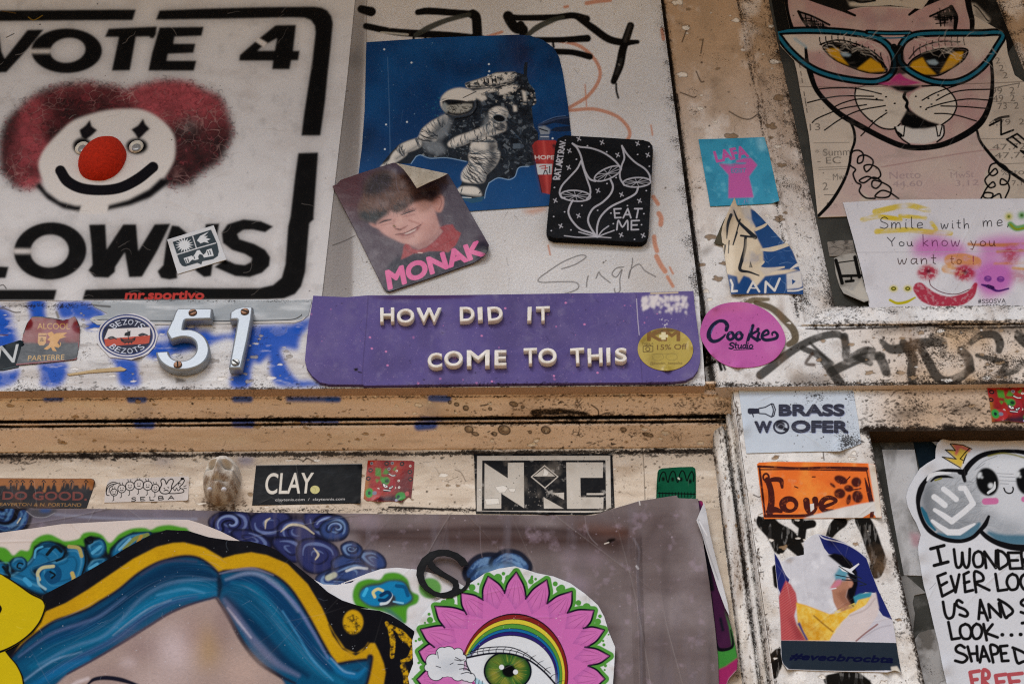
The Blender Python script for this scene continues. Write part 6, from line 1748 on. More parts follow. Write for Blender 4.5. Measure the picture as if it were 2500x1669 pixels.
# --- smile note
s = Sheet('C 1196,1290 1500,1274 2000,1268 2900,1262 F 2900,576 2349,576 1800,578 1366,579 1320,360 1260,130', c=1.4, base='#cfcdd1')
s.vary(.05, 80, 2); s.mottle('#b3b1b6', 70, .55, .85, .5, 3)
dry = np.clip(s.noise(10, 21, sx=3) * 2.4 - .45, .1, 1)
YL = '#cfb62a'
for q, w in (('C 1320,1400 1420,1380 1560,1400', 12), ('C 1400,1350 1600,1310 1740,1340', 14), ('C 1560,1375 1720,1390', 10), ('C 1410,1475 1600,1465 1760,1480 1880,1485', 13), ('C 1760,1420 1790,1460', 10), ('C 1430,1380 1530,1390', 9)):
    s.s(q, w, YL, soft=2, op=.9, tex=dry)
PN = '#c56ab4'
for q, op in (('F 1640,170 1700,125 1800,115 1880,150 1960,170 2000,230 1900,260 1760,262 1640,240', .9), ('F 2040,150 2200,115 2360,120 2500,140 2500,240 2300,250 2100,270', .8), ('F 1900,250 2100,230 2300,280 2250,470 2100,540 2040,420', .65)):
    s.f(q, PN, soft=9, op=op)
s.f(ov('F', 2160, 385, 120, 100), '#c168b6', soft=6, op=.85)
for q, w, c_ in (('F 1880,275 1960,270 2040,290', 30, '#d08a3c'), ('F 1850,330 1950,350', 20, '#d39a58'), ('F 2000,170 2160,178 2349,176', 9, '#c47a24'), ('F 2180,220 2349,212', 7, '#c47a24'), ('F 2160,296 2349,290', 6, '#cf8a3a'), ('F 2280,325 2349,330', 7, '#cfa040')):
    s.s(q, w, c_, soft=3, op=.85, tex=dry)
RDc = '#b32040'
rt = np.clip(s.noise(6, 25) * 2.6 - .4, .5, 1)
s.f(ov('F', 1735, 352, 66, 48), RDc, soft=3, op=.95, tex=rt); s.f(ov('F', 1970, 355, 68, 52), RDc, soft=3, op=.95, tex=rt); s.f(ov('F', 2265, 240, 50, 60), RDc, soft=6, op=.8, tex=rt); s.f(ov('F', 2330, 370, 70, 40), '#b04a6a', soft=7, op=.6, tex=rt)
s.s('F 1682,455 1720,495 1780,525 1870,540 1950,525 2010,490 2040,430', [30, 36, 32, 26, 26, 20, 10], RDc, soft=2, op=.95, tex=np.clip(rt + .25, 0, 1)); s.s('F 1745,400 1760,440 1830,480 1920,490 2000,460', 2, '#6a1a30')
s.f(ov('F', 1740, 345, 16, 12), '#5a1028', soft=2); s.f(ov('F', 1975, 350, 16, 12), '#5a1028', soft=2)
for x, y in ((1518, 455), (1608, 455)):
    s.f(ov('F', x, y, 26, 20), '#c6b820', soft=2, op=.9); s.s(ov('F', x, y, 12, 9, n=12), 3, '#5a5a10', closed=True)
s.s('F 1495,528 1540,548 1600,540 1655,512', [6, 7, 7, 4], '#b8ac18', soft=1)
VI = '#6d2a8e'
for x, y in ((2118, 392), (2200, 395)):
    s.s(ov('F', x, y, 20, 14, n=12), 4, VI, closed=True, soft=1, op=.8); s.s(f'F {x - 12},{y} {x + 10},{y + 3}', 5, VI, op=.8)
s.s('F 2080,430 2130,445 2180,470 2250,455', [4, 9, 5, 4], '#542077', soft=1); s.s('F 2120,440 2150,450', 9, '#40185c')
for x, y, c_ in ((2252, 1380, '#b8b424'), (2335, 1372, '#4a9a34')):
    s.f(ov('C', x, y, 24, 24), c_, soft=3, op=.9); s.f(ov('C', x, y, 8, 8), '#3a5a18', soft=1)
s.s('C 2262,1430 2300,1455 2360,1445', 14, '#4a9a34', soft=3, op=.85); s.s('C 2262,1430 2300,1460 2360,1450', 5, '#8a9a24')
PE = '#26242a'
s.hand('Smile', 'F 1432,0 1705,0 1705,72 1432,72', 2.1, PE, .28); s.hand('with', 'F 1820,10 2000,10 2000,72 1820,72', 2.1, PE, .3); s.hand('me,', 'F 2088,-10 2255,-20 2255,55 2088,60', 2.1, PE, .35)
s.hand('You', 'F 1478,130 1635,130 1640,184 1490,184', 2.1, PE, .3); s.hand('know', 'F 1705,112 1940,112 1940,184 1705,184', 2.1, '#7a3a6a', .3); s.hand('you', 'F 2010,120 2165,120 2165,184 2010,184', 2.1, '#6a3020', .3)
s.hand('want', 'F 1545,230 1790,230 1790,298 1545,298', 2.1, '#4a2a24', .3); s.hand('to', 'F 1880,240 1950,240 1950,298 1880,298', 2.1, '#8a4a24', .3); s.hand('!', 'F 2020,250 2032,250 2032,298 2020,298', 2.6, '#a03050')
s.hand('#SSOSVA', 'F 2058,524 2230,520 2230,545 2058,549', 1.6, PE, .25); s.hand('#SMILE', 'F 2080,558 2235,555 2235,580 2080,584', 1.5, PE, .25)
s.specks(200, .5, 1.6, '#8c888c', seed=7, op=.6); s.scratch(50, 30, 1.2, '#a09ca2', ang=60, spread=40, seed=8, op=.5); s.dirt += .05
s.s('F 1280,225 1800,222 2349,215', 1.4, '#a8a5aa', op=.7)
s.creases(12, .0005, 3, 31, mark=.1); s.curl(3, 26, .002, 32)
o = s.build('smile_note', M_PAPER, RD + .0030, 0.0008, edge='#b0aeb2')
tag(o, 'white handwritten note with crayon smileys reading Smile with me, you know you want to', 'note')

# ------------------------------------------------------------------ pier stickers
s = Sheet('F 530,1080 900,1078 1240,1090 1262,1110 1290,1280 1312,1440 1260,1462 1175,1490 900,1494 580,1503 560,1340', c=1.3, base='#c3ccd6', dirt=.1)
s.vary(.05, 60, 1); s.mottle('#aab2ba', 50, .55, .8, .5, 2)
GH = '#3a3c4c'
for d_, c_ in ((4, '#9aa3c0'), (0, GH)):
    s.t('BRASS', f'F {785 + d_},{1190 + d_} {1206 + d_},{1188 + d_} {1206 + d_},{1268 + d_} {785 + d_},{1268 + d_}', c_, .07); s.t('W', f'F {630 + d_},{1298 + d_} {742 + d_},{1296 + d_} {742 + d_},{1374 + d_} {635 + d_},{1376 + d_}', c_, .06)
    s.t('OFER', f'F {865 + d_},{1292 + d_} {1230 + d_},{1294 + d_} {1230 + d_},{1376 + d_} {865 + d_},{1374 + d_}', c_, .07)
s.s(ov('F', 802, 1335, 46, 40), 5, GH, closed=True); s.f(ov('F', 795, 1322, 30, 26), '#26252c', soft=1); s.f('F 790,1345 840,1368 850,1350 815,1330', '#26252c'); s.s(ov('F', 800, 1335, 20, 17), 1.6, '#8b8d98', closed=True)
for k in range(6):
    s.s(f'F 640,{1310 + k * 11} 1230,{1306 + k * 11}', .9, '#7c8092', op=.5, sm=False); s.s(f'F 790,{1200 + k * 11} 1205,{1198 + k * 11}', .9, '#7c8092', op=.5, sm=False)
s.f('F 588,1222 600,1216 660,1218 665,1250 600,1255 588,1245', GH); s.s('F 660,1218 700,1210 740,1188 752,1190 765,1225 755,1265 740,1272 700,1252 662,1250', 3, GH, sm=False); s.s('F 740,1190 752,1230 742,1270', 3, GH); s.s('F 620,1255 625,1270', 3, GH)
s.dirt += np.clip(1 - np.hypot((s.U - 1990) / 70, (s.V - 965) / 30), 0, 1) * .5 + np.clip(1 - np.hypot((s.U - 2060) / 60, (s.V - 1075) / 40), 0, 1) * .5 + np.clip((s.U - 1985) / 90, 0, 1) * .22
s.specks(120, .6, 2.0, '#3a2e24', box=(1930, 950, 2090, 1090), seed=3)
s.creases(7, .0004, 3, 41); s.curl(3, 16, .002, 42)
o = s.build('horn_sticker', M_PAPER, 0.0045, 0.0007, edge='#a5abb0')
tag(o, 'pale blue rectangular sticker with a megaphone and two lines of grey capitals', 'sticker')

s = Sheet('I 648,165 660,155 760,150 1000,152 1250,157 1357,160 1400,168 1418,300 1443,505 1200,508 900,511 692,513 670,350', c=1.2, base='#ea7430')
s.mottle('#f09440', 40, .5, .75, .7, 1); s.mottle('#d8602a', 50, .55, .8, .6, 2); s.mottle('#e0a070', 16, .64, .8, .4, 3)
MR = '#552420'
dm = np.clip(s.noise(8, 9) * 2 + .2, .8, 1)
for q, w in (('I 655,180 900,190 1100,188 1345,195', [6, 5, 7, 9]), ('I 660,200 900,200 1340,208', 3), ('I 662,180 680,330 700,500', [5, 6, 4]), ('I 1345,200 1370,330 1395,470', [3, 4, 5]), ('I 700,495 900,495 1000,490', 8), ('I 1335,255 1355,330 1375,400', [3, 9, 12])):
    s.s(q, w, MR, tex=dm)
s.s(ov('I', 705, 248, 18, 22, n=14), 5, MR, closed=True)
for q, w in (('I 715,265 735,330 740,400 730,470', [14, 15, 16, 18]), ('I 705,275 760,262 800,270 808,312', [8, 12, 13, 7]), ('I 715,468 760,455 800,466', [9, 15, 9]), ('I 962,398 968,440 985,468 1010,460 1020,420 1018,390', [16, 16, 14, 12, 14, 15]),
             ('I 1062,440 1130,415 1150,395 1110,378 1070,395 1055,430 1080,462 1130,462', [10, 8, 9, 11, 13, 14, 12, 8])):
    s.s(q, w, MR, tex=dm)
s.f([ov('I', 850, 422, 62, 54), ov('I', 860, 428, 26, 24)], MR, tex=dm)
for x, y, a, b, r in ((1182, 265, 44, 26, 20), (1280, 280, 32, 32, 0), (1232, 320, 30, 22, 10), (1175, 352, 36, 32, 0), (1288, 372, 34, 40, -10), (1232, 390, 14, 34, 12), (1130, 300, 22, 9, 40)):
    s.f(ov('I', x, y, a, b, r), MR, soft=.6, tex=dm)
s.s('I 1180,290 1215,270 1240,245', 3, MR); s.s('I 1250,330 1310,320', 3, MR); s.s('I 1000,246 1018,246', 3, MR); s.s('I 888,308 908,316', 3, MR); s.f('I 985,420 1010,415 1012,450 990,470', '#d8d2cc')
s.f('I 940,511 1020,485 1090,468 1200,440 1320,415 1402,402 1430,505 1300,512', '#cfcac4', soft=.8); s.f('I 1310,512 1380,470 1405,500 1402,512', '#cf6a2c'); s.f('I 1370,470 1395,465 1390,505 1365,505', MR, tex=dm)
s.f('I 1357,160 1402,168 1446,505 1412,507', '#d2c8ba', soft=.8)
s.creases(6, .0004, 2.5, 13)
s.curl(4, 14, .0025, 45)
o = s.build('love_print', M_PAPER, 0.0045, 0.0008, edge='#c9b8a4')
tag(o, 'torn orange linocut print lettered Love with a flower', 'print')

s = Sheet('I 756,726 790,770 806,790 850,760 948,742 945,660 1000,620 1036,608 1120,632 1205,662 1275,705 1340,748 1375,850 1420,965 1470,1070 1510,1155 1528,1250 1545,1370 1568,1494 1540,1480 1520,1478 1480,1490 1200,1486 1000,1480 842,1472 810,1430 800,1370 800,1285 795,1150 785,1010 778,950 768,850', c=1.2, base='#c9c8cd')
s.mottle('#b4b2b8', 30, .55, .8, .6, 1); s.mottle('#dedde0', 24, .58, .8, .6, 2)
NB = '#262f78'
s.f('I 1038,610 1120,634 1205,664 1275,706 1340,750 1375,850 1420,965 1470,1070 1512,1158 1450,1130 1415,1080 1400,985 1340,980 1265,1012 1285,900 1255,800 1180,745 1105,738 1075,700', NB); s.s('I 1040,610 1080,640 1200,668 1285,712 1345,760', 3, '#d5d3d6', op=.8)
s.f('I 758,728 790,780 815,840 858,892 830,960 798,990 782,955 768,850', NB); s.s('I 775,740 800,790 830,860 858,895', 3, '#d5d3d6')
s.f('I 1098,745 1140,732 1190,742 1250,790 1285,850 1290,930 1270,1005 1285,1070 1245,1085 1215,1010 1230,930 1240,890 1180,810', '#121018', soft=.6)
s.f('I 1120,945 1160,880 1225,888 1262,925 1225,965 1212,1010 1262,1085 1215,1120 1160,1095 1135,1040', '#b37f66', soft=1); s.f('I 1150,985 1215,960 1225,1020 1260,1080 1200,1060', '#8f5d48', soft=3, op=.6); s.f(ov('I', 1243, 925, 15, 26), '#bf8a72', soft=1)
s.f('I 1140,870 1180,815 1225,850 1215,905 1150,910', '#5f9cb0', soft=1.5); s.f('I 1110,955 1160,898 1190,900 1180,930 1130,965', '#cf7f96', soft=1.5, op=.9)
s.f('I 1165,812 1240,832 1295,795 1300,802 1250,850 1270,868 1190,845', '#d8d8da'); s.ss('I 1170,815 1240,860 1312,892|I 1150,870 1250,890 1345,930 1300,940|I 1190,900 1280,910', 2.4, '#28303c', sm=False)
s.s('I 1120,960 1150,955', 3, '#d0cdd0')
rt = np.zeros((s.ny, s.nx))
s.f('I 830,905 862,930 895,985 905,1050 885,1130 900,1190 968,1288 800,1288 795,1150 786,1010', '#b8444a', soft=.8)
p_ = T('I 790,920 970,1290')
for k in range(40):
    s.s(f'I 780,{930 + k * 10} 980,{1010 + k * 10}', .8, '#d8837f', sm=False, op=.0)
cv_ = s.cover([T('I 832,915 862,935 895,985 905,1050 885,1130 900,1190 960,1285 802,1285 797,1150 788,1010')]); mm = np.zeros((s.ny, s.nx)); mm[cv_[0]:cv_[0] + cv_[2].shape[0], cv_[1]:cv_[1] + cv_[2].shape[1]] = cv_[2]
for k in range(44):
    s.s(f'I 780,{900 + k * 10} 985,{985 + k * 10}', .9, '#df938c', sm=False, op=.6, tex=mm)
s.f('I 840,1120 900,1180 960,1285 900,1285', '#8d2f3a', soft=4, op=.6)
s.f('I 897,1045 960,1062 1060,1100 1110,1120 1160,1112 1260,1080 1300,1020 1385,1000 1372,1045 1300,1085 1240,1118 1160,1200 1110,1288 960,1288 910,1200 902,1120', '#dfab30', soft=.8)
ytex = np.clip(s.noise(9, 31) * 2.4 - .7, 0, 1)
s.f('I 900,1050 1100,1120 1380,1000 1370,1045 1240,1118 1110,1288 960,1288 905,1130', '#e3c866', tex=ytex, op=.8); s.f('I 930,1140 1000,1170 1060,1220 1100,1288 960,1288 910,1180', '#c57f14', soft=4, op=.6, tex=1 - ytex * .5); s.s('I 1010,1130 1080,1190 1130,1230', 4, '#8a5410', soft=2, op=.7)
s.f('I 1262,1010 1300,990 1380,980 1372,1010 1290,1030 1275,1060', '#3d93a6', soft=1); s.mottle('#3d93a6', 10, 2, 3, 0)
s.f('I 1110,1288 1180,1190 1245,1120 1330,1080 1380,1000 1405,980 1425,1080 1410,1180 1330,1250 1280,1290', '#cdc0bd', soft=.8); s.f('I 1280,1292 1335,1245 1420,1120 1512,1158 1535,1300', '#c3bfc6', soft=.8); s.s('I 1280,1290 1340,1240 1415,1185', 4, '#8a5148', soft=1.5, op=.8); s.s('I 1240,1130 1340,1090 1400,1020', 4, '#b5a6a4', soft=2, op=.7); s.s('I 1320,1270 1420,1210 1500,1190', 3, '#a9a4ac', soft=2, op=.7); s.f('I 905,1180 920,1170 945,1230 975,1285 960,1288', '#4b4a88', soft=1)
s.f('I 800,1288 1100,1292 1538,1303 1550,1380 1568,1494 1510,1478 1200,1482 1000,1478 850,1470 822,1450 805,1410', '#2d3844'); s.mottle('#3a4552', 30, 2, 3, 0)
s.f('I 815,1440 850,1472 1200,1484 1560,1488 1568,1500 800,1490', '#cfcdcc', soft=1, op=.9); s.f('I 1500,1455 1540,1450 1568,1495 1505,1485', '#c8bfb0', soft=1)
q = T('I 868,1368 1516,1388 1520,1434 862,1412')
loops = [l + np.array([[0.022, 0]]) * (l[:, 1:2] - .5) * 1.6 for l in glyphs('#eveobrocbta')]
s.f([quadmap(q, l) for l in loops], '#0e1440')
for l in loops:
    s.s(quadmap(q, np.vstack([l, l[:1]])), 2.6, '#0e1440', sm=False)
s.vary(.06, 40, 40); s.dirt += .03
s.creases(10, .0005, 3, 43); s.curl(5, 14, .0025, 44)
o = s.build('fashion_poster', M_PAPER, 0.0045, 0.0008, edge='#c9c6c6')
tag(o, 'torn fashion photo poster with yellow fabric, red sleeve and navy hashtag strip', 'poster')

# ------------------------------------------------------------------ lower right recess
QD = -0.0192
s = Sheet('I 1445,72 1652,72 1690,300 1750,560 1760,880 1690,876 1584,872 1540,640 1500,420', c=1.8, base='#b9b8b8', dirt=.2)
s.mottle('#8f8d8b', 30, .5, .75, .7, 1, 1, 2); s.mottle('#6a6763', 50, .58, .8, .6, 2); s.dirt += np.clip((s.V - 1290) / 120, 0, 1) * .25
s.f('I 1620,600 1690,610 1690,690 1640,690', '#a8717c', soft=4, op=.7); s.f('I 1470,385 1490,380 1488,430 1470,435', '#a8717c', soft=3, op=.6)
o = s.build('grey_paper', M_PAPER, QD, 0.0008); tag(o, 'scuffed pale grey paper pasted left of the cloud drawing', 'paper sheet', None)
s = Sheet('I 1560,880 1600,875 1725,985 1650,1000 1640,1050 1655,1120 1640,1250 1590,1080', c=1.8, base='#8a8783', dirt=.25); s.mottle('#5d5954', 40, .5, .75, .7, 1)
o = s.build('grey_paper', M_PAPER, QD + .0001, 0.0008); tag(o, 'narrow grimy strip of torn paper beside the dark gap left of the cloud drawing', 'paper sheet')
s = Sheet('I 1640,1300 1680,1240 1740,1220 1800,1215 1870,1300 1900,1720 1760,1720 1700,1500 1650,1380', c=1.8, base='#a3a09d', dirt=.3); s.mottle('#5a544c', 40, .48, .7, .8, 1); s.mottle('#c9c8c6', 30, .6, .8, .6, 2)
o = s.build('grey_paper', M_PAPER, QD + .0002, 0.0008); tag(o, 'lowest ragged grey paper remnant at the foot of the cloud drawing edge', 'paper sheet')
s = Sheet('N 310,130 400,110 760,100 800,295 390,298 350,220', c=1.8, base='#4d4c4a', dirt=.1); s.mottle('#8b8985', 26, .5, .75, .7, 1); s.mottle('#2c2b28', 40, .5, .75, .6, 2)
o = s.build('dark_scrap', M_PAPER, QD - .0001, 0.0008); tag(o, 'charcoal smeared paper scrap above the pale grey sheet', 'paper scrap')
s = Sheet('N 750,104 930,104 985,150 1080,235 1140,420 1070,500 940,560 862,530 810,300', c=1.6, base='#14222c'); s.mottle('#24343e', 40, .5, .8, .5, 1); s.s('N 930,104 1000,160 1075,235', 3, '#c8ccd0')
o = s.build('navy_paper', M_PAPER, QD + .0004, 0.0008); tag(o, 'dark navy paper wedge behind the crown of the cloud drawing', 'paper sheet')
s = Sheet('N 960,98 1400,92 2195,84 2900,80 2900,260 1300,300 1080,240', c=1.6, base='#b5bace'); s.mottle('#6f7fb4', 26, .52, .72, .8, 1, 2, .7); s.mottle('#d8dade', 30, .55, .75, .7, 2, 2, .7); s.mottle('#4a4a66', 16, .64, .78, .6, 3); s.dirt += .1
o = s.build('mottled_paper', M_PAPER, QD + .0006, 0.0008); tag(o, 'white and blue mottled paper strip above the cloud drawing', 'paper sheet')

s = Sheet('N 1065,410 1068,300 1085,225 1130,175 1200,145 1300,138 1420,145 1500,165 1650,188 1900,190 2200,178 2900,170 O 2000,1800 650,1800 560,1568 520,1400 470,1140 430,980 370,720 320,540 300,430 265,220 262,140 285,40 N 880,1380 820,1230 760,1130 712,1020 690,900 720,790 785,670 865,540 960,470', c=1.5, base='#cbccd0')
s.vary(.04, 90, 1); s.f('N 1100,200 1200,145 1400,145 1650,188 2200,178 2900,170 2900,290 2200,280 1700,270 1500,230 1350,200 1180,220', '#c9ab88', soft=8, op=.9)
s.f('N 1440,690 1430,600 1480,480 1600,390 1760,340 1950,310 2200,320 2600,400 2600,1560 2050,1540 1850,1480 1700,1380 1640,1330', '#b3b6bb', soft=5); s.f(ov('N', 2000, 560, 420, 230), '#cfd1d4', soft=20, op=.9); s.f(ov('N', 2000, 1000, 360, 240), '#c9cbcf', soft=22, op=.8)
s.f('N 870,900 900,760 1000,660 1150,610 1300,600 1430,640 1560,800 1640,1000 1620,1200 1500,1340 1350,1420 1200,1420 1050,1340 950,1220 880,1080', '#8f9398', soft=6)
s.f(ov('N', 1300, 720, 330, 100, -8), '#b9bcc0', soft=10, op=.8); s.f(ov('N', 1560, 1000, 90, 260, 0), '#a9acb0', soft=10, op=.8); s.f('N 900,900 1000,700 1080,760 1000,1000 1060,1200 960,1200', '#5f6267', soft=10, op=.7); s.f(ov('N', 1250, 950, 200, 120, 20), '#a8abae', soft=12, op=.7); s.f('N 1700,1250 1850,1150 2050,1220 2190,1300 2190,1420 1900,1400', '#8f959b', soft=12, op=.7); s.f('N 1560,1150 1800,1050 1830,1180 1700,1260', '#85898e', soft=10, op=.6)
s.scratch(120, 120, 1.6, '#c9cbce', box=(2270, 1150, 2500, 1310), ang=-25, spread=12, seed=3, op=.22); s.scratch(90, 90, 1.5, '#6e7277', box=(2250, 1160, 2390, 1300), ang=-30, spread=22, seed=4, op=.35)
TL_ = '#2a6d86'
s.s('N 890,1040 930,1120 980,1230 1060,1320', [6, 12, 10, 6], TL_, soft=2); s.s('N 1100,1370 1250,1420 1400,1420 1540,1340 1620,1250', [8, 16, 16, 20, 10], TL_, soft=4, op=.85); s.s('N 1750,1360 1900,1430 2100,1450 2400,1450', [10, 22, 26, 26], TL_, soft=6, op=.85)
K2 = '#17161a'
for q, w in (('N 1440,590 1380,570 1200,562 1080,590 990,640 920,720 880,800 850,900 845,1000 870,1120 920,1240 990,1330 1090,1400 1230,1450 1400,1462 1540,1415 1630,1330 1700,1250 1745,1150', [9, 9, 8, 8, 9, 11, 15, 13, 10, 10, 10, 12, 10, 11, 10, 10, 10, 12, 7]), ('N 1440,695 1425,620 1450,560 1520,470 1620,390 1740,345 1900,322 2050,318 2200,335 2400,400', [8, 11, 14, 14, 13, 12, 10, 9, 11, 14]),
             ('N 1640,1335 1720,1410 1830,1475 1960,1520 2100,1545 2400,1560', [10, 12, 13, 15, 16, 18]), ('N 1380,580 1440,595', 14)):
    s.s(q, w, K2, soft=1.0)
s.s('N 960,690 1000,630 1100,600 1260,595', [4, 10, 9, 3], '#d3d4d6'); s.s('N 1010,700 1080,650 1200,640 1290,655', [4, 7, 7, 2], K2, soft=1); s.s('N 1060,690 1140,665', 4, '#8a8434', soft=1); s.s('N 1740,380 1900,345 2050,360 2195,400', 4, '#8a8434', soft=1.5, op=.8); s.ss('N 1570,560 1680,450 1850,380|N 1600,540 1700,470|N 1850,600 2060,610|N 1880,640 2080,650|N 1880,690 2090,700|N 1890,730 2000,735', 1.5, '#85888d', op=.8)
for x, y, a, b, r in ((1728, 708, 142, 182, -14), (2215, 700, 120, 175, -10)):
    s.f(ov('N', x, y, a, b, r), '#141416', soft=1); s.f(ov('N', x - 100, y - 85, 26, 42, 25), '#c9ccce', soft=1); s.f(ov('N', x - 70, y - 58, 15, 15), '#c9ccce', soft=.6); s.f(ov('N', x + 42, y + 48, 34, 34), '#c9ccce', soft=.6); s.s(f'N {x + 95},{y + 5} {x + 85},{y + 80} {x + 10},{y + 140}', [3, 7, 6], '#c9ccce')
s.s('N 1938,788 1960,835 2005,855 2045,840 2058,800 2052,778', 3.6, K2); s.s('N 1700,958 1830,952', 16, '#c9709f', soft=2); s.s('N 2195,930 2260,935', 14, '#c9709f', soft=2)
HW = '#d3d4d6'
for q, w in (('N 1050,900 1120,950 1185,1005', 14), ('N 1170,800 1250,860 1330,930', 13), ('N 1385,790 1440,790 1490,880 1545,985', 13), ('N 1545,985 1430,1090 1275,1210', 14), ('N 1275,1210 1160,1130 1055,1065', [15, 13, 9]), ('N 1025,1205 1120,1280 1230,1350 1370,1350 1480,1290 1565,1245', [8, 12, 15, 15, 10, 5])):
    s.s(q, w, HW, soft=1, sm=False)
s.f('N 1262,222 1340,222 1430,245 1525,285 1490,325 1440,400 1395,530 1270,460 1155,392 1250,405 1335,418 1260,350 1190,300 1250,295 1318,312', '#cdae44', soft=.8); s.f('N 1270,225 1400,240 1520,290 1500,330 1380,280 1340,370 1310,360 1320,290', '#c9695c', soft=1.5)
for q in ('N 1255,228 1320,310 1190,300 1330,418 1150,390 1385,530', 'N 1260,222 1420,240 1530,290', 'N 1500,280 1440,340 1380,415 1430,440 1460,360', 'N 1420,470 1440,400'):
    s.s(q, 2.6, '#1a1512', sm=False)
K3 = '#1b191a'
s.hand('I', 'O 392,165 530,130 572,300 428,338', 8.6, K3)
for w, q in (('W', 'O 632,170 800,165 815,360 640,360'), ('O', 'O 832,190 935,190 938,355 832,355'), ('N', 'O 945,195 1070,185 1075,362 965,362'), ('D', 'O 1085,180 1195,200 1190,365 1085,362'), ('E', 'O 1195,200 1320,205 1330,372 1210,372'), ('R', 'O 1335,190 1450,180 1460,370 1345,370'),
             ('E', 'O 462,440 545,415 628,600 505,660'), ('V', 'O 600,450 690,435 695,615 610,610'), ('E', 'O 735,425 785,405 830,600 745,615'), ('R', 'O 845,415 930,405 1000,595 860,615'), ('L', 'O 1065,425 1170,425 1185,590 1085,600'), ('O', 'O 1182,430 1300,425 1302,590 1190,592'), ('O', 'O 1320,425 1430,420 1440,590 1330,590'),
             ('U', 'O 520,715 640,735 640,880 540,882'), ('S', 'O 640,700 705,695 795,865 700,865'), ('A', 'O 865,695 950,695 985,905 890,890'), ('N', 'O 985,740 1100,730 1130,870 1010,875'), ('D', 'O 1095,690 1240,760 1240,860 1155,872'), ('S', 'O 1318,690 1400,690 1420,835 1330,835'),
             ('L', 'O 575,925 670,925 690,1095 605,1100'), ('O', 'O 690,945 810,945 815,1100 700,1100'), ('O', 'O 815,945 920,940 925,1095 820,1100'), ('K', 'O 940,945 1040,950 1085,1085 970,1110'), ('S', 'O 640,1165 735,1160 780,1340 650,1340'), ('H', 'O 775,1180 870,1175 880,1320 815,1330'), ('A', 'O 900,1180 975,1175 1000,1330 905,1340'), ('P', 'O 1010,1170 1090,1165 1100,1330 1040,1340'), ('E', 'O 1115,1170 1185,1170 1200,1330 1125,1330'), ('D', 'O 1240,1190 1420,1250 1420,1340 1275,1345')):
    s.hand(w, q, 7.6, K3, jit=.35)
for x, y in ((1135, 1055), (1230, 1058), (1325, 1052)):
    s.s(f'O {x - 2},{y} {x + 2},{y}', 9.5, K3, sm=False)
s.s('O 1340,935 1400,925', 8, K3, sm=False)
for w, q in (('F', 'O 800,1440 895,1430 885,1610 830,1610'), ('R', 'O 935,1430 1005,1425 1010,1600 930,1600'), ('E', 'O 1065,1475 1170,1465 1175,1620 1085,1620'), ('E', 'O 1200,1465 1340,1455 1330,1620 1225,1620')):
    s.hand(w, q, 9.5, '#b9545a')
s.s('O 380,585 420,545 445,515', 1.4, '#9a9ba0'); s.specks(60, .5, 1.4, '#8a8a8c', seed=9)
s.rel = s.noise(150, 8) * .0007
s.creases(10, .0005, 3, 46, mark=.05); s.curl(8, 18, .002, 47)
o = s.build('cloud_drawing', M_PAPER, QD + .0016, 0.0010, edge='#aeb0b4')
tag(o, 'cut-out paper with a smiling grey cloud above the words I WONDER', 'drawing')
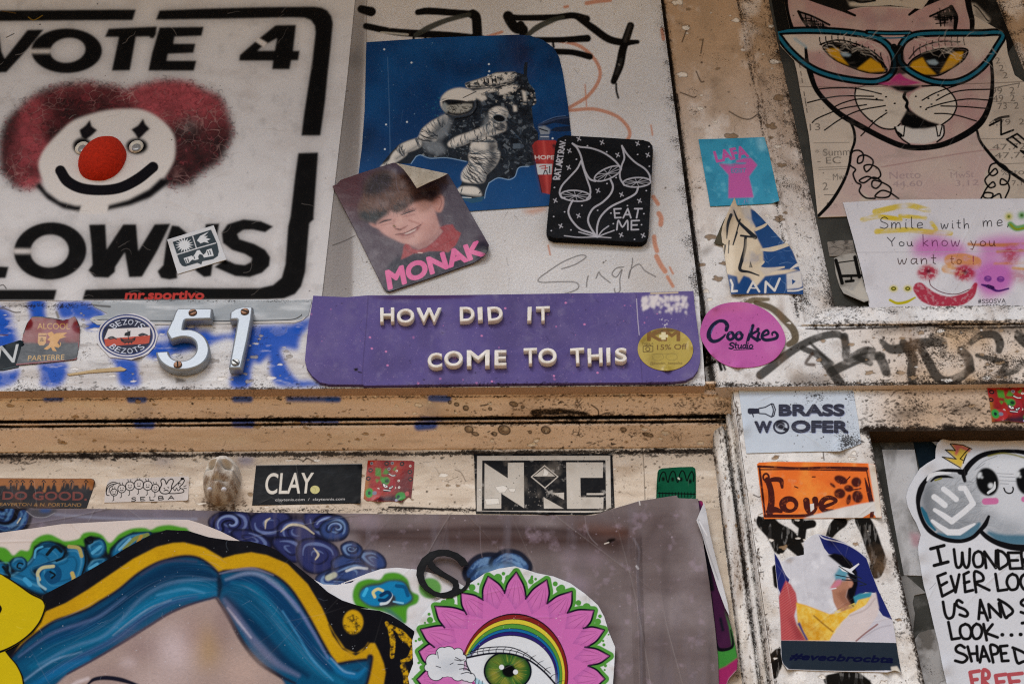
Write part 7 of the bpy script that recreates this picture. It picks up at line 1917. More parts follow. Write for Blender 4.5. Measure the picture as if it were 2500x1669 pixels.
def tomato(out, k, label, d):
    """k maps the unit square of the sticker (y down) onto pixels"""
    s = Sheet(out, c=1.0, base='#a51a12')
    def m(*p):
        return np.array([k(a, b) for a, b in p])
    s.mottle('#c23a10', 26, .5, .75, .7, 1); s.mottle('#6a0d12', 30, .5, .75, .6, 2)
    def blob(x, y, a, b, c_, n=16, **q):
        t_ = np.linspace(0, 2 * math.pi, n, endpoint=False)
        s.f(np.array([k(x + a * math.cos(z), y + b * math.sin(z)) for z in t_]), c_, **q)
    s.f(m((.6, .6), (1, .1), (1.02, 1), (.6, 1)), '#560d18', soft=8, op=.7); s.f(m((0, .4), (.06, .4), (.04, 1), (0, 1)), '#a8821c', soft=3); s.f(m((.2, .9), (.8, .85), (.85, 1), (.2, 1)), '#2a2030', soft=3)
    for q in (((.18, .18), (.3, .2), (.32, .4), (.19, .38)), ((.34, .33), (.4, .18), (.5, .32), (.42, .34)), ((.55, .22), (.64, .12), (.6, .26)), ((.2, .46), (.29, .47), (.24, .56)), ((.3, .4), (.36, .4), (.37, .5), (.3, .5))):
        s.f(m(*q), '#4d8f24', soft=1)
    for x, y in ((.08, .25), (.05, .45), (.41, .08), (.74, .08), (.92, .27), (.95, .45)):
        blob(x, y, .05, .055, '#2a1210'); blob(x, y, .025, .016, '#c2503c')
    for x, y in ((.09, .08), (.53, .07), (.47, .21)):
        blob(x, y, .035, .04, '#8f8f94'); blob(x, y, .016, .018, '#3a3a42')
    for x, y in ((.64, .25), (.7, .49), (.28, .7), (.72, .65), (.63, .66), (.92, .13)):
        blob(x, y, .026, .03, '#d8cfc6'); blob(x, y, .01, .012, '#2a1a18')
    blob(.49, .6, .155, .2, '#a8202a'); blob(.42, .5, .09, .1, '#3f9a34', soft=1); blob(.45, .5, .045, .05, '#0f3a18', soft=1)
    for q in (((.37, .55), (.48, .62), (.48, .66), (.42, .67), (.37, .62)), ((.5, .66), (.58, .61), (.6, .63), (.56, .69), (.51, .7))):
        s.f(m(*q), '#ddd8d4'); s.s(m(*q), 1.6, '#151010', closed=True, sm=False)
    blob(.43, .62, .012, .016, '#151010'); blob(.55, .655, .012, .016, '#151010'); blob(.47, .73, .09, .035, '#181012'); s.s(m((.4, .72), (.54, .735)), 2, '#d8d4d0')
    s.s(m((.47, .32), (.55, .37), (.62, .36)), 4.4, '#17110f'); s.s(m((.48, .33), (.55, .37), (.61, .365)), 2.2, '#d8d4d0')
    blob(.18, .82, .17, .15, '#b32a2c'); blob(.1, .8, .085, .12, '#2f9a3c', soft=1); blob(.1, .8, .03, .045, '#0c3320'); blob(.21, .8, .05, .05, '#7d7f92'); blob(.77, .86, .11, .1, '#2f9a3c', soft=1, op=.95); blob(.72, .88, .035, .05, '#124a3a'); blob(.9, .8, .045, .06, '#b8585a'); blob(.68, .96, .03, .03, '#9c98b4')
    s.curl(3, 10, .002, 5)
    o = s.build('tomato_sticker', M_GLOSS, d, 0.0008, edge='#d8b8a8'); tag(o, label, 'sticker', 'red tomato stickers')


def bil(q):
    q = T(q)
    return lambda a, b: (q[0] * (1 - a) + q[1] * a) * (1 - b) + (q[3] * (1 - a) + q[2] * a) * b


tomato('F 2106,1048 2200,1058 2349,1066 2520,1070 2500,1300 2330,1308 2240,1296 2145,1302 2130,1180', bil('F 2106,1048 2470,1068 2450,1308 2142,1302'), 'red tomato cartoon sticker above the cloud drawing, cut by the right edge', 0.0050)
# ------------------------------------------------------------------ frieze stickers
FD = -0.0572
s = Sheet('G -200,252 300,256 580,257 598,262 606,278 590,330 550,444 300,446 -200,450', c=1.2, base='#26252a')
DR = '#a5693a'
s.f('G -200,252 580,257 600,270 590,330 572,330 566,305 558,322 545,328 535,300 528,290 520,320 505,322 498,300 470,300 462,325 448,325 440,290 420,285 410,320 395,300 385,330 375,345 362,340 355,300 335,300 325,330 315,300 300,305 290,345 275,345 265,300 245,305 235,325 222,320 212,300 190,300 180,325 165,325 158,300 130,300 120,330 105,325 95,300 70,305 60,325 45,320 35,300 0,305 -200,300', DR, soft=.6)
for x in (70, 108, 145, 200, 278, 345, 408, 455, 548):
    s.s(f'G {x},285 {x - 4},325', 3.6, '#26252a'); s.s(f'G {x - 10},278 {x},268 {x + 12},280', 2.4, '#26252a')
s.mottle('#8a5a34', 40, .5, .8, .4, 1)
s.t('DO GOOD.', 'G 18,338 556,340 554,398 14,392', '#7f4038', .035); s.t('BEAVERTON & N. PORTLAND', 'G -22,410 520,414 516,436 -26,430', '#a0763e', .01)
s.mottle('#3c3b40', 30, .6, .8, .5, 2); s.scratch(16, 50, 1.4, '#5d5c60', ang=-50, spread=20, seed=3, op=.6)
o = s.curl(2, 14, .0022, 12).creases(3, .0003, 2.5, 12).build('drip_sticker', M_VINYL, FD, 0.0008); tag(o, 'dark sticker with orange paint drips above red capitals at the left edge', 'sticker')

s = Sheet('G 700,262 900,254 1180,242 1200,244 1206,262 1198,390 1186,398 930,404 664,410 668,360 682,285', c=1.1, base='#c9c0ba')
P_ = '#1b1a1b'
for x, y, r in ((727, 345, 22), (776, 322, 25), (828, 305, 28), (885, 295, 30), (941, 302, 29), (990, 318, 25)):
    s.s(ov('G', x, y, r, r, n=16), 2.2, P_, closed=True); s.ss(f'G {x - 8},{y - 6} {x - 7},{y - 3}|G {x + 8},{y - 6} {x + 9},{y - 3}|G {x - 9},{y + 8} {x},{y + 12} {x + 9},{y + 8}', 2, P_); s.s(f'G {x - 4},{y + r} {x - 2},{y + r + 26} {x - 10},{y + r + 32}', 1.8, P_, sm=False); s.ss(f'G {x - 8},{y - r} {x - 14},{y - r - 14}|G {x + 5},{y - r} {x + 5},{y - r - 14}', 1.6, P_)
s.s('G 740,290 700,300 680,330 680,360 695,365', 2.4, P_); s.s('G 760,290 720,280 685,300 675,340', 2.2, P_); s.s('G 725,300 700,315 695,345', 2, P_)
s.s('G 1020,318 1030,295 1025,270 1040,258 1055,275 1060,292 1075,268 1095,260 1105,275 1095,300 1090,330 1070,352 1035,352 1018,335', 2.6, P_, closed=True); s.ss('G 1045,318 1050,322|G 1070,312 1074,316|G 1045,335 1060,330 1072,336', 2.4, P_)
s.s('G 1098,320 1130,290 1160,262 1175,268 1165,290 1145,312 1170,330 1165,345 1120,352 1080,352', 2.4, P_); s.ss('G 1105,322 1115,335 1125,318 1135,335 1148,322|G 1150,290 1140,285 1138,298', 2, P_); s.s('G 1158,258 1166,258', 6, P_); s.ss('G 1170,308 1186,302|G 1172,318 1188,320', 1.8, P_)
s.hand('SELBA', 'G 838,378 1108,366 1108,388 838,402', 2.2, P_, .7); s.dirt += .05
o = s.curl(2, 14, .0022, 19).creases(3, .0003, 2.5, 19).build('caterpillar_sticker', M_PAPER, FD, 0.0007); tag(o, 'small white sticker with an inked caterpillar of smiling faces', 'sticker')

# --- small plaster head stuck to the frieze
def plaster_head():
    base = P(*T('M 930,790')[0], -0.0580)
    bm = bmesh.new(); n, m = 72, 54
    ux = np.linalg.norm(P(T('M 1440,790')[0][0], T('M 1440,790')[0][1], -0.0580) - base)
    hz = ux * 1.42
    rows = []
    for j in range(m + 1):
        a = -1 + 2 * j / m                      # bottom to top
        row = []
        for i in range(n + 1):
            b = -1 + 2 * i / n
            half = math.sqrt(max(0, 1 - abs(a) ** 2.3)) * (1 - .10 * max(0, -a))
            x = b * half; y = math.sqrt(max(0, 1 - b * b)) ** .9 * half ** .8 * .034
            def g(cx, cz, sx, sz):
                return math.exp(-((x - cx) / sx) ** 2 - ((a - cz) / sz) ** 2)
            y += .012 * g(-.02, .06, .15, .24) + .007 * g(-.02, -.30, .2, .13) - .004 * g(-.02, -.44, .25, .04)           # nose, mouth
            y -= .0095 * g(-.38, .14, .2, .11) + .0095 * g(.38, .14, .2, .11)          # eye hollows
            y += .007 * g(-.36, .36, .3, .07) + .007 * g(.36, .36, .3, .07)            # brow
            y -= .0035 * math.exp(-((a - .68) / .05) ** 2) * half
            y += .004 * g(-.58, -.30, .14, .14) - .004 * g(.22, -.42, .3, .1) + .004 * g(.08, -.62, .3, .12)
            y += .0035 * g(-.7, -.05, .1, .3) + .0035 * g(.74, -.05, .1, .3)
            y += .0003 * math.sin(31 * x + 3 * a) * math.sin(23 * a + 5 * x)
            row.append(bm.verts.new((x * ux, -max(y, 0) if half > .02 else 0, a * hz)))
        rows.append(row)
    for j in range(m):
        for i in range(n):
            f = bm.faces.new((rows[j][i], rows[j][i + 1], rows[j + 1][i + 1], rows[j + 1][i])); f.smooth = True
    bmesh.ops.remove_doubles(bm, verts=bm.verts, dist=1e-6)
    me = bpy.data.meshes.new('plaster_head'); bm.to_mesh(me); bm.free()
    co = np.array([v.co[:] for v in me.vertices])
    zz = co[:, 2] / hz; xx = co[:, 0] / ux
    rng = np.random.default_rng(2); c = np.zeros((len(co), 4)); c[:, :3] = lin('#c8bfb2')
    br = np.clip((-zz + .02) / .3, 0, 1) * np.clip(.5 + .5 * np.sin(9 * xx + 5 * zz) * np.sin(11 * zz - 4 * xx) + rng.normal(0, .25, len(co)), .1, 1)
    c[:, :3] += (lin('#6b4a2c') - c[:, :3]) * (br * .8)[:, None]
    cr = np.exp(-((zz - .22 + .3 * abs(xx)) / .05) ** 2) * .5
    c[:, :3] += (lin('#6d6a68') - c[:, :3]) * cr[:, None]
    c[:, 3] = .04
    at = me.color_attributes.new('Col', 'FLOAT_COLOR', 'POINT'); at.data.foreach_set('color', c.astype(np.float32).ravel())
    me.materials.append(M_PLASTER)
    ob = bpy.data.objects.new('plaster_head', me); COL.objects.link(ob); ob.location = base
    return ob


ph = plaster_head()
tag(ph, 'small grimy plaster face glued to the frieze between the caterpillar sticker and the black sticker', 'sculpture')
M_STUD = plain('pale_bead', '#cfccd0', rough=.4, bump=.05)
for q, r in (('M 580,940', 6.0), ('M 970,945', 6.6)):
    u, v = T(q)[0]; dome('bead', u, v, r, r * .8, -0.0575 + .029, .003, M_STUD, ph, 16, 5)

s = Sheet('G 1632,172 1900,168 2308,162 2303,260 2296,413 2000,418 1606,426 1618,300', c=1.1, base='#111419')
s.mottle('#1c2128', 40, .5, .8, .6, 1, 3, .4); s.s('G 1636,173 2305,164', 2, '#9a9a98', op=.8)
s.scratch(40, 26, 1.0, '#3a444c', box=(640, 1140, 870, 1165), ang=0, spread=8, seed=2, op=.5); s.scratch(50, 26, 1.0, '#333d46', box=(620, 1165, 690, 1225), ang=0, spread=8, seed=3, op=.5)
WT = '#d8d2c6'
s.t('CLAY', 'G 1696,222 2000,218 1985,352 1686,358', WT, .01); s.f(ov('G', 2007, 328, 30, 26), '#c9c283'); s.s('G 1990,310 2010,325 2005,350', 1.4, '#aaa468', op=.7)
s.t('claytenis.com  /  claytennis.com', 'G 1755,384 2198,378 2197,400 1753,406', '#c9c6c2', .0)
o = s.curl(2, 14, .0022, 12).creases(3, .0003, 2.5, 12).build('ball_sticker', M_VINYL, FD, 0.0008); tag(o, 'black sticker with large white letters and a pale yellow ball', 'sticker')

tomato('L 425,258 800,258 1640,270 1700,300 1680,600 1610,1300 1540,1255 1350,1400 1100,1375 700,1385 480,1360 400,1365 310,1290', bil('L 425,250 1700,268 1610,1400 315,1370'), 'red tomato cartoon sticker on the frieze to the right of the black sticker', FD)

s = Sheet('H 932,101 1300,100 1814,98 1820,250 1828,440 1800,452 1740,474 1640,488 1400,484 945,480 938,300', c=1.1, base='#141316', dirt=.02)
PA = '#c6beb2'
s.f(['H 952,113 1800,111 1806,440 1740,470 1640,474 950,465', 'H 985,142 982,462 1775,462 1770,140'], PA)
s.f('H 1000,158 1148,255 1148,156 1250,155 1252,446 1106,352 1106,448 998,448', PA); s.f('H 1520,154 1755,154 1753,252 1610,252 1612,376 1758,376 1756,448 1525,450', PA); s.f('H 1650,350 1758,349 1758,362 1650,362', PA)
s.f('H 1375,375 1505,448 1378,448', PA); s.f('H 1430,350 1506,346 1506,392', PA)
s.s('H 1382,175 1467,245 1384,317 1298,246', 2.6, PA, closed=True, sm=False); s.f('H 1382,190 1450,243 1312,243', PA)
s.mottle('#a59a8c', 40, .55, .8, .35, 2); s.mottle('#d5cec4', 16, .66, .8, .5, 3)
for q in ('H 1065,310 1120,300 1150,315 1130,345 1090,348', 'H 1150,320 1200,320 1190,345 1160,340', 'H 1000,385 1090,382 1095,420 1010,425', 'H 1380,190 1410,215 1400,242 1370,240', 'H 955,320 978,318 975,345', 'H 955,370 975,365 978,385'):
    s.f(q, '#dcd6cc', soft=.8); s.s(q, 1.2, '#8d8478', closed=True, sm=False, op=.7)
s.specks(120, .5, 1.6, '#4a443c', seed=4); s.specks(40, .5, 1.4, '#b8b0a4', box=(1290, 1190, 1360, 1235), seed=5); s.dirt += .1
o = s.curl(2, 14, .0022, 20).creases(3, .0003, 2.5, 20).build('block_letter_sticker', M_VINYL, FD, 0.0008); tag(o, 'large black and white sticker of three block letters with a small diamond', 'sticker')

s = Sheet('H 2110,200 2130,192 2240,184 2325,182 2342,192 2346,230 2346,300 2346,420 2092,420 2096,300 2102,220', c=1.1, base='#136243')
s.mottle('#0e5238', 40, .5, .8, .5, 1); s.mottle('#1f7a56', 30, .62, .8, .4, 2)
GK = '#0c1a14'
s.s('H 2112,275 2122,235 2138,215 2152,225 2160,262 2170,280 2180,240 2195,212 2212,220 2222,262 2232,280 2242,235 2256,208 2272,218 2285,262 2292,270 2302,240 2320,212 2332,240 2330,275', 3, GK)
for x, y in ((2138, 260), (2198, 262), (2252, 262), (2310, 275)):
    s.f(ov('H', x, y, 10, 14), GK, soft=.6)
s.s('H 2234,254 2240,260', 4, '#c8c8b8'); s.s('H 2105,350 2200,352 2342,356', 3, GK)
for x in range(2115, 2345, 20):
    s.s(f'H {x},345 {x},375', 2, GK, sm=False)
s.ss('H 2108,215 2100,340|H 2338,215 2342,340', 1.2, GK)
o = s.curl(2, 14, .0022, 13).creases(3, .0003, 2.5, 13).build('green_sticker', M_PAPER, FD, 0.0008); tag(o, 'green felt-tip monster sticker tucked behind the top of the grey mural sheet', 'sticker')

# ------------------------------------------------------------------ lower posters on the door
# --- peeling poster at the jamb: purple and green front, white back
s = Sheet('I 262,395 300,400 345,620 400,830 445,1060 495,1240 526,1410 520,1475 470,1530 400,1700 250,1700', c=1.6, base='#4a1f44')
s.mottle('#5d2a56', 60, .5, .8, .6, 1); s.f('I 440,1090 495,1240 526,1410 400,1490 372,1310 395,1350 430,1352 490,1330 470,1200', '#3f8f3a', soft=1); s.f('I 526,1395 522,1475 470,1530 400,1700 380,1480 450,1450', '#a52a66', soft=1)
s.s('I 350,1000 370,1200 385,1310 410,1345 470,1340 495,1310 480,1220', [8, 9, 10, 9, 7, 6, 3], '#14121c', soft=1.5); s.s('I 415,1150 430,1220', 7, '#1d1a2c', soft=3); s.f('I 280,398 310,405 300,440', '#a52a66', soft=1); s.s('I 315,650 330,760 360,960', 12, '#14121c', soft=4)
s.f('I 470,1530 520,1475 500,1560 410,1700', '#c9c6c6', soft=1)
pe = s.build('peeling_poster', M_PAPER, lambda U, V: -0.0530 + 0.006 * np.clip((UEFF(U, V, 1300) - 1735) / 30, 0, 1), 0.0008, edge='#b9b6b2')
s = Sheet('I 310,408 325,470 350,620 395,800 430,930 462,1060 472,1130 445,1080 400,960 350,800 300,620 262,522', c=1.5, base='#c9c8ca'); s.mottle('#aeadb0', 40, .5, .8, .6, 1); s.s('I 275,520 330,700 400,900', 2, '#97969a', soft=2); s.s('I 280,530 330,620', 2.4, '#e0dfe0', soft=1); s.f('I 320,440 350,600 430,930 400,860 340,640', '#a9a8ac', soft=5, op=.6)
s.build('curled_edge', M_PAPER, lambda U, V: -0.0465 + 0.004 * np.sin((V - 1220) / 40), 0.0007, pe)
tag(pe, 'peeling purple and green poster with a curled white edge beside the door jamb', 'poster')

# --- big mural sheet
s = Sheet('G -200,452 0,450 170,446 640,450 1000,455 1400,462 1640,474 2349,480 H 0,480 300,482 800,486 1300,490 1640,492 1700,489 1850,440 1985,400 2090,384 2225,364 2232,382 2310,385 I 272,386 290,520 310,700 345,920 380,1200 400,1400 410,1720 H 1000,1720 -1000,1720 G -200,1720', c=1.8, base='#7a6d6c')
s.mottle('#938788', 140, .45, .75, .8, 1); s.mottle('#5a4848', 120, .5, .8, .5, 2, 2, .6)
s.rgb += (lin('#4d3733') - s.rgb) * (np.clip(1 - np.abs((s.V - 1318 - (s.U - 1250) * .02) / 42), 0, 1) * np.clip((s.U - 850) / 40, 0, 1) * np.clip((1570 - s.U) / 60, 0, 1) * .85)[..., None]
s.s('H 150,595 400,600 700,590 960,575 1200,580 1450,590 1700,610 1900,600', 12, '#3d2a28', soft=9, op=.6); s.f('H 1500,540 1760,560 1940,590 1920,630 1750,610', '#7a4a34', soft=9, op=.6); s.f('H 700,520 960,540 960,560 500,570', '#6b4a42', soft=10, op=.5)
for x, y in ((220, 520), (290, 540), (1540, 760), (1700, 770), (1620, 940), (1570, 910), (900, 780)):
    s.f(ov('H', x, y, 60, 34), '#a994a4', soft=12, op=.45)
s.mottle('#b49fb0', 26, .62, .8, .3, 5)
s.specks(60, .8, 2.2, '#b9a9b4', box=(860, 1250, 1650, 1480), seed=6, op=.6)
s.f('G 150,460 640,452 1350,465 1330,510 1000,512 500,535 200,560', '#6f6c80', soft=5, op=.6); s.s('G 300,480 700,510 1250,515', 6, '#9a9fb4', soft=4, op=.5)
ST = [('#15131c', 1.9), ('#2c3160', 1.25), ('#5f7fa6', .42)]


def swirl(q, w, cols=('#14121c', '#2f3364', '#6a7cae'), hi=None):
    p = spline(T(q), False, 8)
    s.s(p, w * 1.7, cols[0], soft=3.5, sm=False, op=.95); s.s(p, w * .98, cols[1], soft=2.5, sm=False)
    for k_, o_, w_ in ((.22, -.2, .2), (-.18, -.28, .16), (.05, .2, .14)):
        j = RNG.normal(0, w * .04, p.shape)
        s.s(p + j + np.array([w * k_, w * o_]), [w * w_ * .4, w * w_ * 1.5, w * w_], cols[2], soft=2, sm=True, op=.75)
    s.s(p + np.array([-w * .3, w * .3]), w * .25, cols[0], soft=2.5, sm=False, op=.6)
    if hi:
        s.s(hi, [w * .1, w * .26, w * .12], '#d3c8ac', soft=1.5, op=.85)


s.f('G 1335,500 1500,462 2100,470 2220,560 2180,640 2100,660 2160,760 2080,850 1950,860 1800,720 1480,650', '#211f38', soft=6)

def puff(q, dk='#14131f', mid='#343a70', lt='#7688b8', lw=6):
    p = spline(T(q), True, 6); c_ = p.mean(0)
    s.s(p, 9, dk, soft=2.5, closed=True, sm=False, op=.95); s.f(p, mid, soft=2.5)
    for k_, wd, col_, op in ((.74, lw * 1.4, lt, .7), (.5, lw, dk, .55), (.3, lw * .9, lt, .6)):
        a_ = RNG.integers(0, len(p)); arc_ = np.roll(p, -a_, 0)[:int(len(p) * RNG.uniform(.4, .65))]
        s.s((arc_ - c_) * k_ + c_, [wd * .2, wd, wd * .3], col_, soft=2, op=op, sm=False)


def scroll(cx, cy, r, turns=1.6, a0=0.0, dr=1, dk='#14131f', mid='#3d4580', lt='#8fa3cc', cr='G'):
    t_ = np.linspace(0, turns * 2 * math.pi, 40); rr = r * (1 - t_ / t_[-1] * .86)
    ox, oy, k_ = CROP[cr]
    p = np.stack([ox + (cx + rr * 1.15 * np.cos(a0 + dr * t_)) / k_, oy + (cy + rr * .85 * np.sin(a0 + dr * t_)) / k_], 1)
    w = r / k_ * .5
    s.s(p, [w * 1.9, w * 1.5, w * .9], dk, soft=3, sm=False, op=.8); s.s(p, [w * 1.0, w * .8, w * .45], mid, soft=1.8, sm=False); s.s(p + [-.8, -1.6], [w * .2, w * .5, w * .2], lt, soft=1.6, sm=False, op=.8)


for q in ('G 1340,520 1400,480 1500,470 1580,490 1600,560 1540,610 1420,610 1350,570', 'G 1600,520 1660,475 1780,470 1840,500 1830,570 1760,620 1650,620 1600,580', 'G 1780,560 1860,520 1960,530 2020,590 1980,660 1880,680 1790,640', 'G 1940,490 2060,480 2170,520 2215,580 2180,640 2080,640 1980,590', 'G 1480,600 1580,590 1680,630 1720,690 1640,700 1540,660',
          'G 1740,650 1840,640 1920,680 1930,760 1860,780 1780,720', 'G 1920,660 2040,650 2140,700 2150,780 2060,850 1960,840 1900,760', 'G 2190,690 2240,665 2290,700 2270,760 2210,760'):
    puff(q)
for a_ in ((1470, 545, 76, .9, 2.6, 1), (2115, 570, 84, .85, 3.4, 1)):
    scroll(*a_)
s.s('G 1790,595 1850,552 1930,560 2000,608', [2, 6, 6, 3], '#d0c4a6', soft=1.2, op=.9); s.s('G 1690,575 1695,530 1720,510', [2, 6, 3], '#d0c4a6', soft=1.2, op=.85); s.s('G 2000,700 2028,740 2010,772', [2, 6, 3], '#d0c4a6', soft=1.2, op=.85); s.s('G 2120,600 2140,585 2130,560', [2, 5, 2], '#d0c4a6', soft=1.2, op=.8)
for q in ('H 30,790 120,745 240,755 330,800 320,850 200,850 80,860', 'H -60,880 40,840 140,870 200,880 160,930 40,940 -60,935', 'H 200,740 280,720 350,760 360,820 280,820', 'H 90,690 150,665 210,700 200,750 120,750', 'H -40,560 60,500 120,540 120,610 60,640 -20,630', 'G 2080,880 2160,830 2280,800 2349,830 2349,900 2200,900'):
    puff(q, '#1b1a26', '#3a4f86', '#7f9ec4')
for a_ in ((60, 575, 46, .9, 3, 1, '#1b1a26', '#3a4f86', '#8fabd0', 'H'), (150, 705, 30, .8, 0, 1, '#1b1a26', '#33406c', '#7f9ec4', 'H')):
    scroll(*a_)
for q in ('H 920,880 950,820 1040,795 1110,820 1150,870 1050,900', 'H 1090,830 1130,775 1200,770 1250,810 1260,850 1150,860'):
    puff(q, '#1b2236', '#44649a', '#93b2d6', 8)
for q in ('G -60,560 20,545 120,500 165,470 150,560 80,600 -60,600', 'G -60,480 40,470 90,500 60,540 -60,540'):
    puff(q, '#15131d', '#2f4a86', '#7a9fc8', 8)
s.s('G 105,540 130,505 125,480', [2, 6, 3], '#d0c4a6', soft=1.2, op=.85)
s.s('H 120,845 180,825 250,830', 6, '#c9cdd0', soft=2); s.s('G 2090,890 2130,870', 14, '#b9bba4', soft=3)
swirl('H 930,860 980,810 1050,800 1100,830', 34, ('#1b2236', '#3a5888', '#6f92b8')); swirl('H 1090,800 1140,770 1200,780 1240,820', 30, ('#1b2236', '#3a5888', '#6f92b8')); s.f('H 960,840 1100,800 1230,800 1250,840 1000,880', '#7fa8d0', soft=6, op=.7)
swirl('G -20,560 60,575 130,540 150,490', 26, ('#15131d', '#294478', '#557fa8'), 'G 110,540 130,510'); swirl('G -20,490 40,500 60,460', 24, ('#15131d', '#294478', '#557fa8'))
s.f('G 165,450 370,448 350,480 290,505 210,500 170,470', '#55535a', soft=2); s.f('G 250,455 330,450 310,470 260,470', '#2f5a9a', soft=2); s.s('G 170,465 220,500 290,503 350,475', 2, '#8d8b90')
# folds round the corner of the opening
s.ss('H 970,560 975,700 985,760', 2, '#8a7c80', op=.5); s.s('H 1640,500 1650,580 1680,640 1720,680', 2.4, '#8f8486', soft=1, op=.6); s.s('H 1950,640 1985,720 1975,860 1995,1200 2000,1560', 5, '#8b8289', soft=3, op=.6)
s.f('H 1770,668 1790,640 1830,636 1835,650 1800,668', '#1c1210', soft=1.5); s.s('H 1765,672 1790,664', 3, '#cfc6bc'); s.s('H 1985,400 1990,425', 2.5, '#cfcac6'); s.s('H 1968,815 1978,830', 5, '#c6c2c4', soft=1)
s.mottle('#7d747c', 60, .55, .8, .4, 11, .5, 3)
U, V = s.U, s.V
k = np.clip((U - 1490) / 90, 0, 1)
hx = T('H 1960,600')[0][0]
free = np.clip((U - 1512) / 25, 0, 1)
s.rel = (s.noise(170, 21, 4) * .0012 + s.noise(46, 22, 3, .5, 1.6) * .0009
         + np.clip(1 - np.abs(U - (hx + (V - 1300) * .03)) / 16, 0, 1) * .009 * np.clip((V - 1285) / 30, 0, 1)
         + np.clip((V - 1240) / 20, 0, 1) * np.clip((1430 - V) / 150, 0, 1) * k * np.clip((1640 - U) / 80, 0, 1) * (np.sin((U * .9 + V * .55) / 10 + 3 * s.noise(90, 23)) * .5 + .5) * .0035
         + free * (.5 + .5 * np.sin((U - 1500) / 17 + 4 * s.noise(200, 24, 3, .4, 2))) * .004 * np.clip((V - 1300) / 60, 0, 1)
         + np.clip((U - hx) / 60, 0, 1) * .0040 + np.exp(-(np.hypot(U - 1492, (V - 1320) * 1.2) / 20) ** 2) * .004)
s.creases(26, .0008, 3.0, 25, mark=.12)
o = s.build('mural_sheet', M_PAPER, -0.0566, 0.0012, edge='#8d8488')
tag(o, 'large mauve mural sheet of swirling blue clouds pasted over the lower door', 'poster')

# --- white cut-out with green edged clouds, behind the girl
GR = '#4f9a28'
s = Sheet('G -200,604 0,602 200,575 400,546 700,530 950,517 1200,519 1285,545 1400,590 1500,640 1700,740 1900,850 2060,930 2150,934 2250,905 2349,858 H 60,935 150,920 240,865 340,832 440,824 560,835 700,868 800,900 900,960 860,1150 600,1300 500,1500 G 2349,1500 1500,1500 300,1500 -200,1500', c=1.7, base='#cfc2ba')
s.rgb += (lin('#d5d4d6') - s.rgb) * np.clip((s.U - 600) / 200, 0, 1)[..., None]
s.mottle('#b9a99f', 80, .55, .8, .4, 1)
s.f('G -200,690 0,692 50,710 85,745 130,712 180,715 205,660 260,620 320,612 380,640 420,655 500,640 530,605 590,596 650,615 700,665 760,610 840,575 920,570 960,582 1010,560 1080,552 1150,565 1200,585 1200,700 400,1100 -200,1100', GR, soft=1, sm=True)
s.f('G -200,775 0,770 40,800 85,760 140,752 180,790 205,745 215,690 260,660 320,650 380,665 430,690 500,680 540,690 530,645 580,620 640,630 670,680 690,740 700,700 760,640 850,595 960,600 1060,590 1060,700 400,1100 -200,1100', '#131a24', soft=1)
bl = '#1b6f9e'
for q in ('G -100,800 20,800 40,900 200,780 260,680 330,670 400,720 410,760 300,800 200,850 300,960 260,985 120,930 -100,860', 'G 430,700 510,700 545,760 540,830 500,930 440,960 300,980 250,900 260,820 400,770 440,740', 'G 570,720 560,690 600,660 650,650 670,700 640,750 590,760', 'G 715,740 740,690 830,620 960,605 880,660 800,720 740,760', 'G 550,830 600,780 680,770 640,810 560,850', 'G 70,800 100,770 150,770 165,810 130,840 90,830'):
    s.s(spline(T(q), True), 7, '#0f151e', soft=1.5, closed=True, sm=False); s.f(q, bl, soft=2, sm=True)
    c_ = T(q).mean(0); s.s((T(q) - c_) * .78 + c_ - [0, 3], [0, 6, 3, 0, 0, 5, 0], '#63a9c8', soft=3, op=.5); s.s((T(q) - c_) * .55 + c_, [2, 5, 2, 4], '#0d4468', soft=3, op=.6)
s.mottle('#0c3a5c', 26, 2, 3, 0)
for q, w, c_ in (('G 240,880 260,830 320,810 370,840 370,890 330,910 300,880 310,860', 14, '#0e4f7c'), ('G 250,900 240,860 270,825 340,815', 8, '#b9b48a'), ('G 290,960 250,930 240,890', 6, '#8fb0b8'), ('G 460,860 470,900 450,950', 10, '#b9a45c'), ('G 440,690 500,700 520,750', 9, '#a89c5c'), ('G 230,720 270,690 330,680', 10, '#0d4264'),
                 ('G 220,760 230,710 270,690', 5, '#4f9ec4'), ('G 300,740 350,690 390,720', 8, '#10202c'), ('G 590,730 640,690', 8, '#4f9ec4'), ('G 545,640 560,670 590,660 580,630 555,635', 4, '#0f141c'), ('G 790,700 860,640 940,615', 10, '#7f8a4a'), ('G 760,710 830,640', 6, '#6fa8c4'), ('G 900,625 880,660', 8, '#b08a3a'),
                 ('G 130,830 110,820 120,795 145,800', 4, '#10202c'), ('G 20,820 60,870 50,900', 7, '#10202c'), ('G 360,780 400,760 420,720', 6, '#10202c'), ('G 540,720 545,790 520,880', 5, '#10202c'), ('G 160,900 190,930', 12, '#3f9ac8'), ('G 570,830 620,800', 7, '#4f9ec4'), ('G 320,850 350,870 330,890', 5, '#0a1a26'), ('G 400,960 470,930', 7, '#2f7fa8')):
    s.s(q, w, c_, soft=1.5)
s.f('H 165,1040 160,980 190,920 260,895 330,900 370,860 450,858 510,900 530,970 580,1000 570,1050 510,1085 495,1180 400,1120 280,1090 200,1080', GR, soft=1, sm=True); s.f('H 205,1020 210,960 260,930 330,920 380,905 450,900 500,920 530,970 545,1030 500,1062 430,1070 380,1080 280,1075', '#3c3f46', soft=3, sm=True)
s.f('H 212,1020 215,975 260,945 330,935 400,910 480,920 510,970 535,1020 490,1055 440,1050 430,1010 410,1000 380,1040 330,1065 270,1062', '#1683b8', soft=1.5, sm=True)
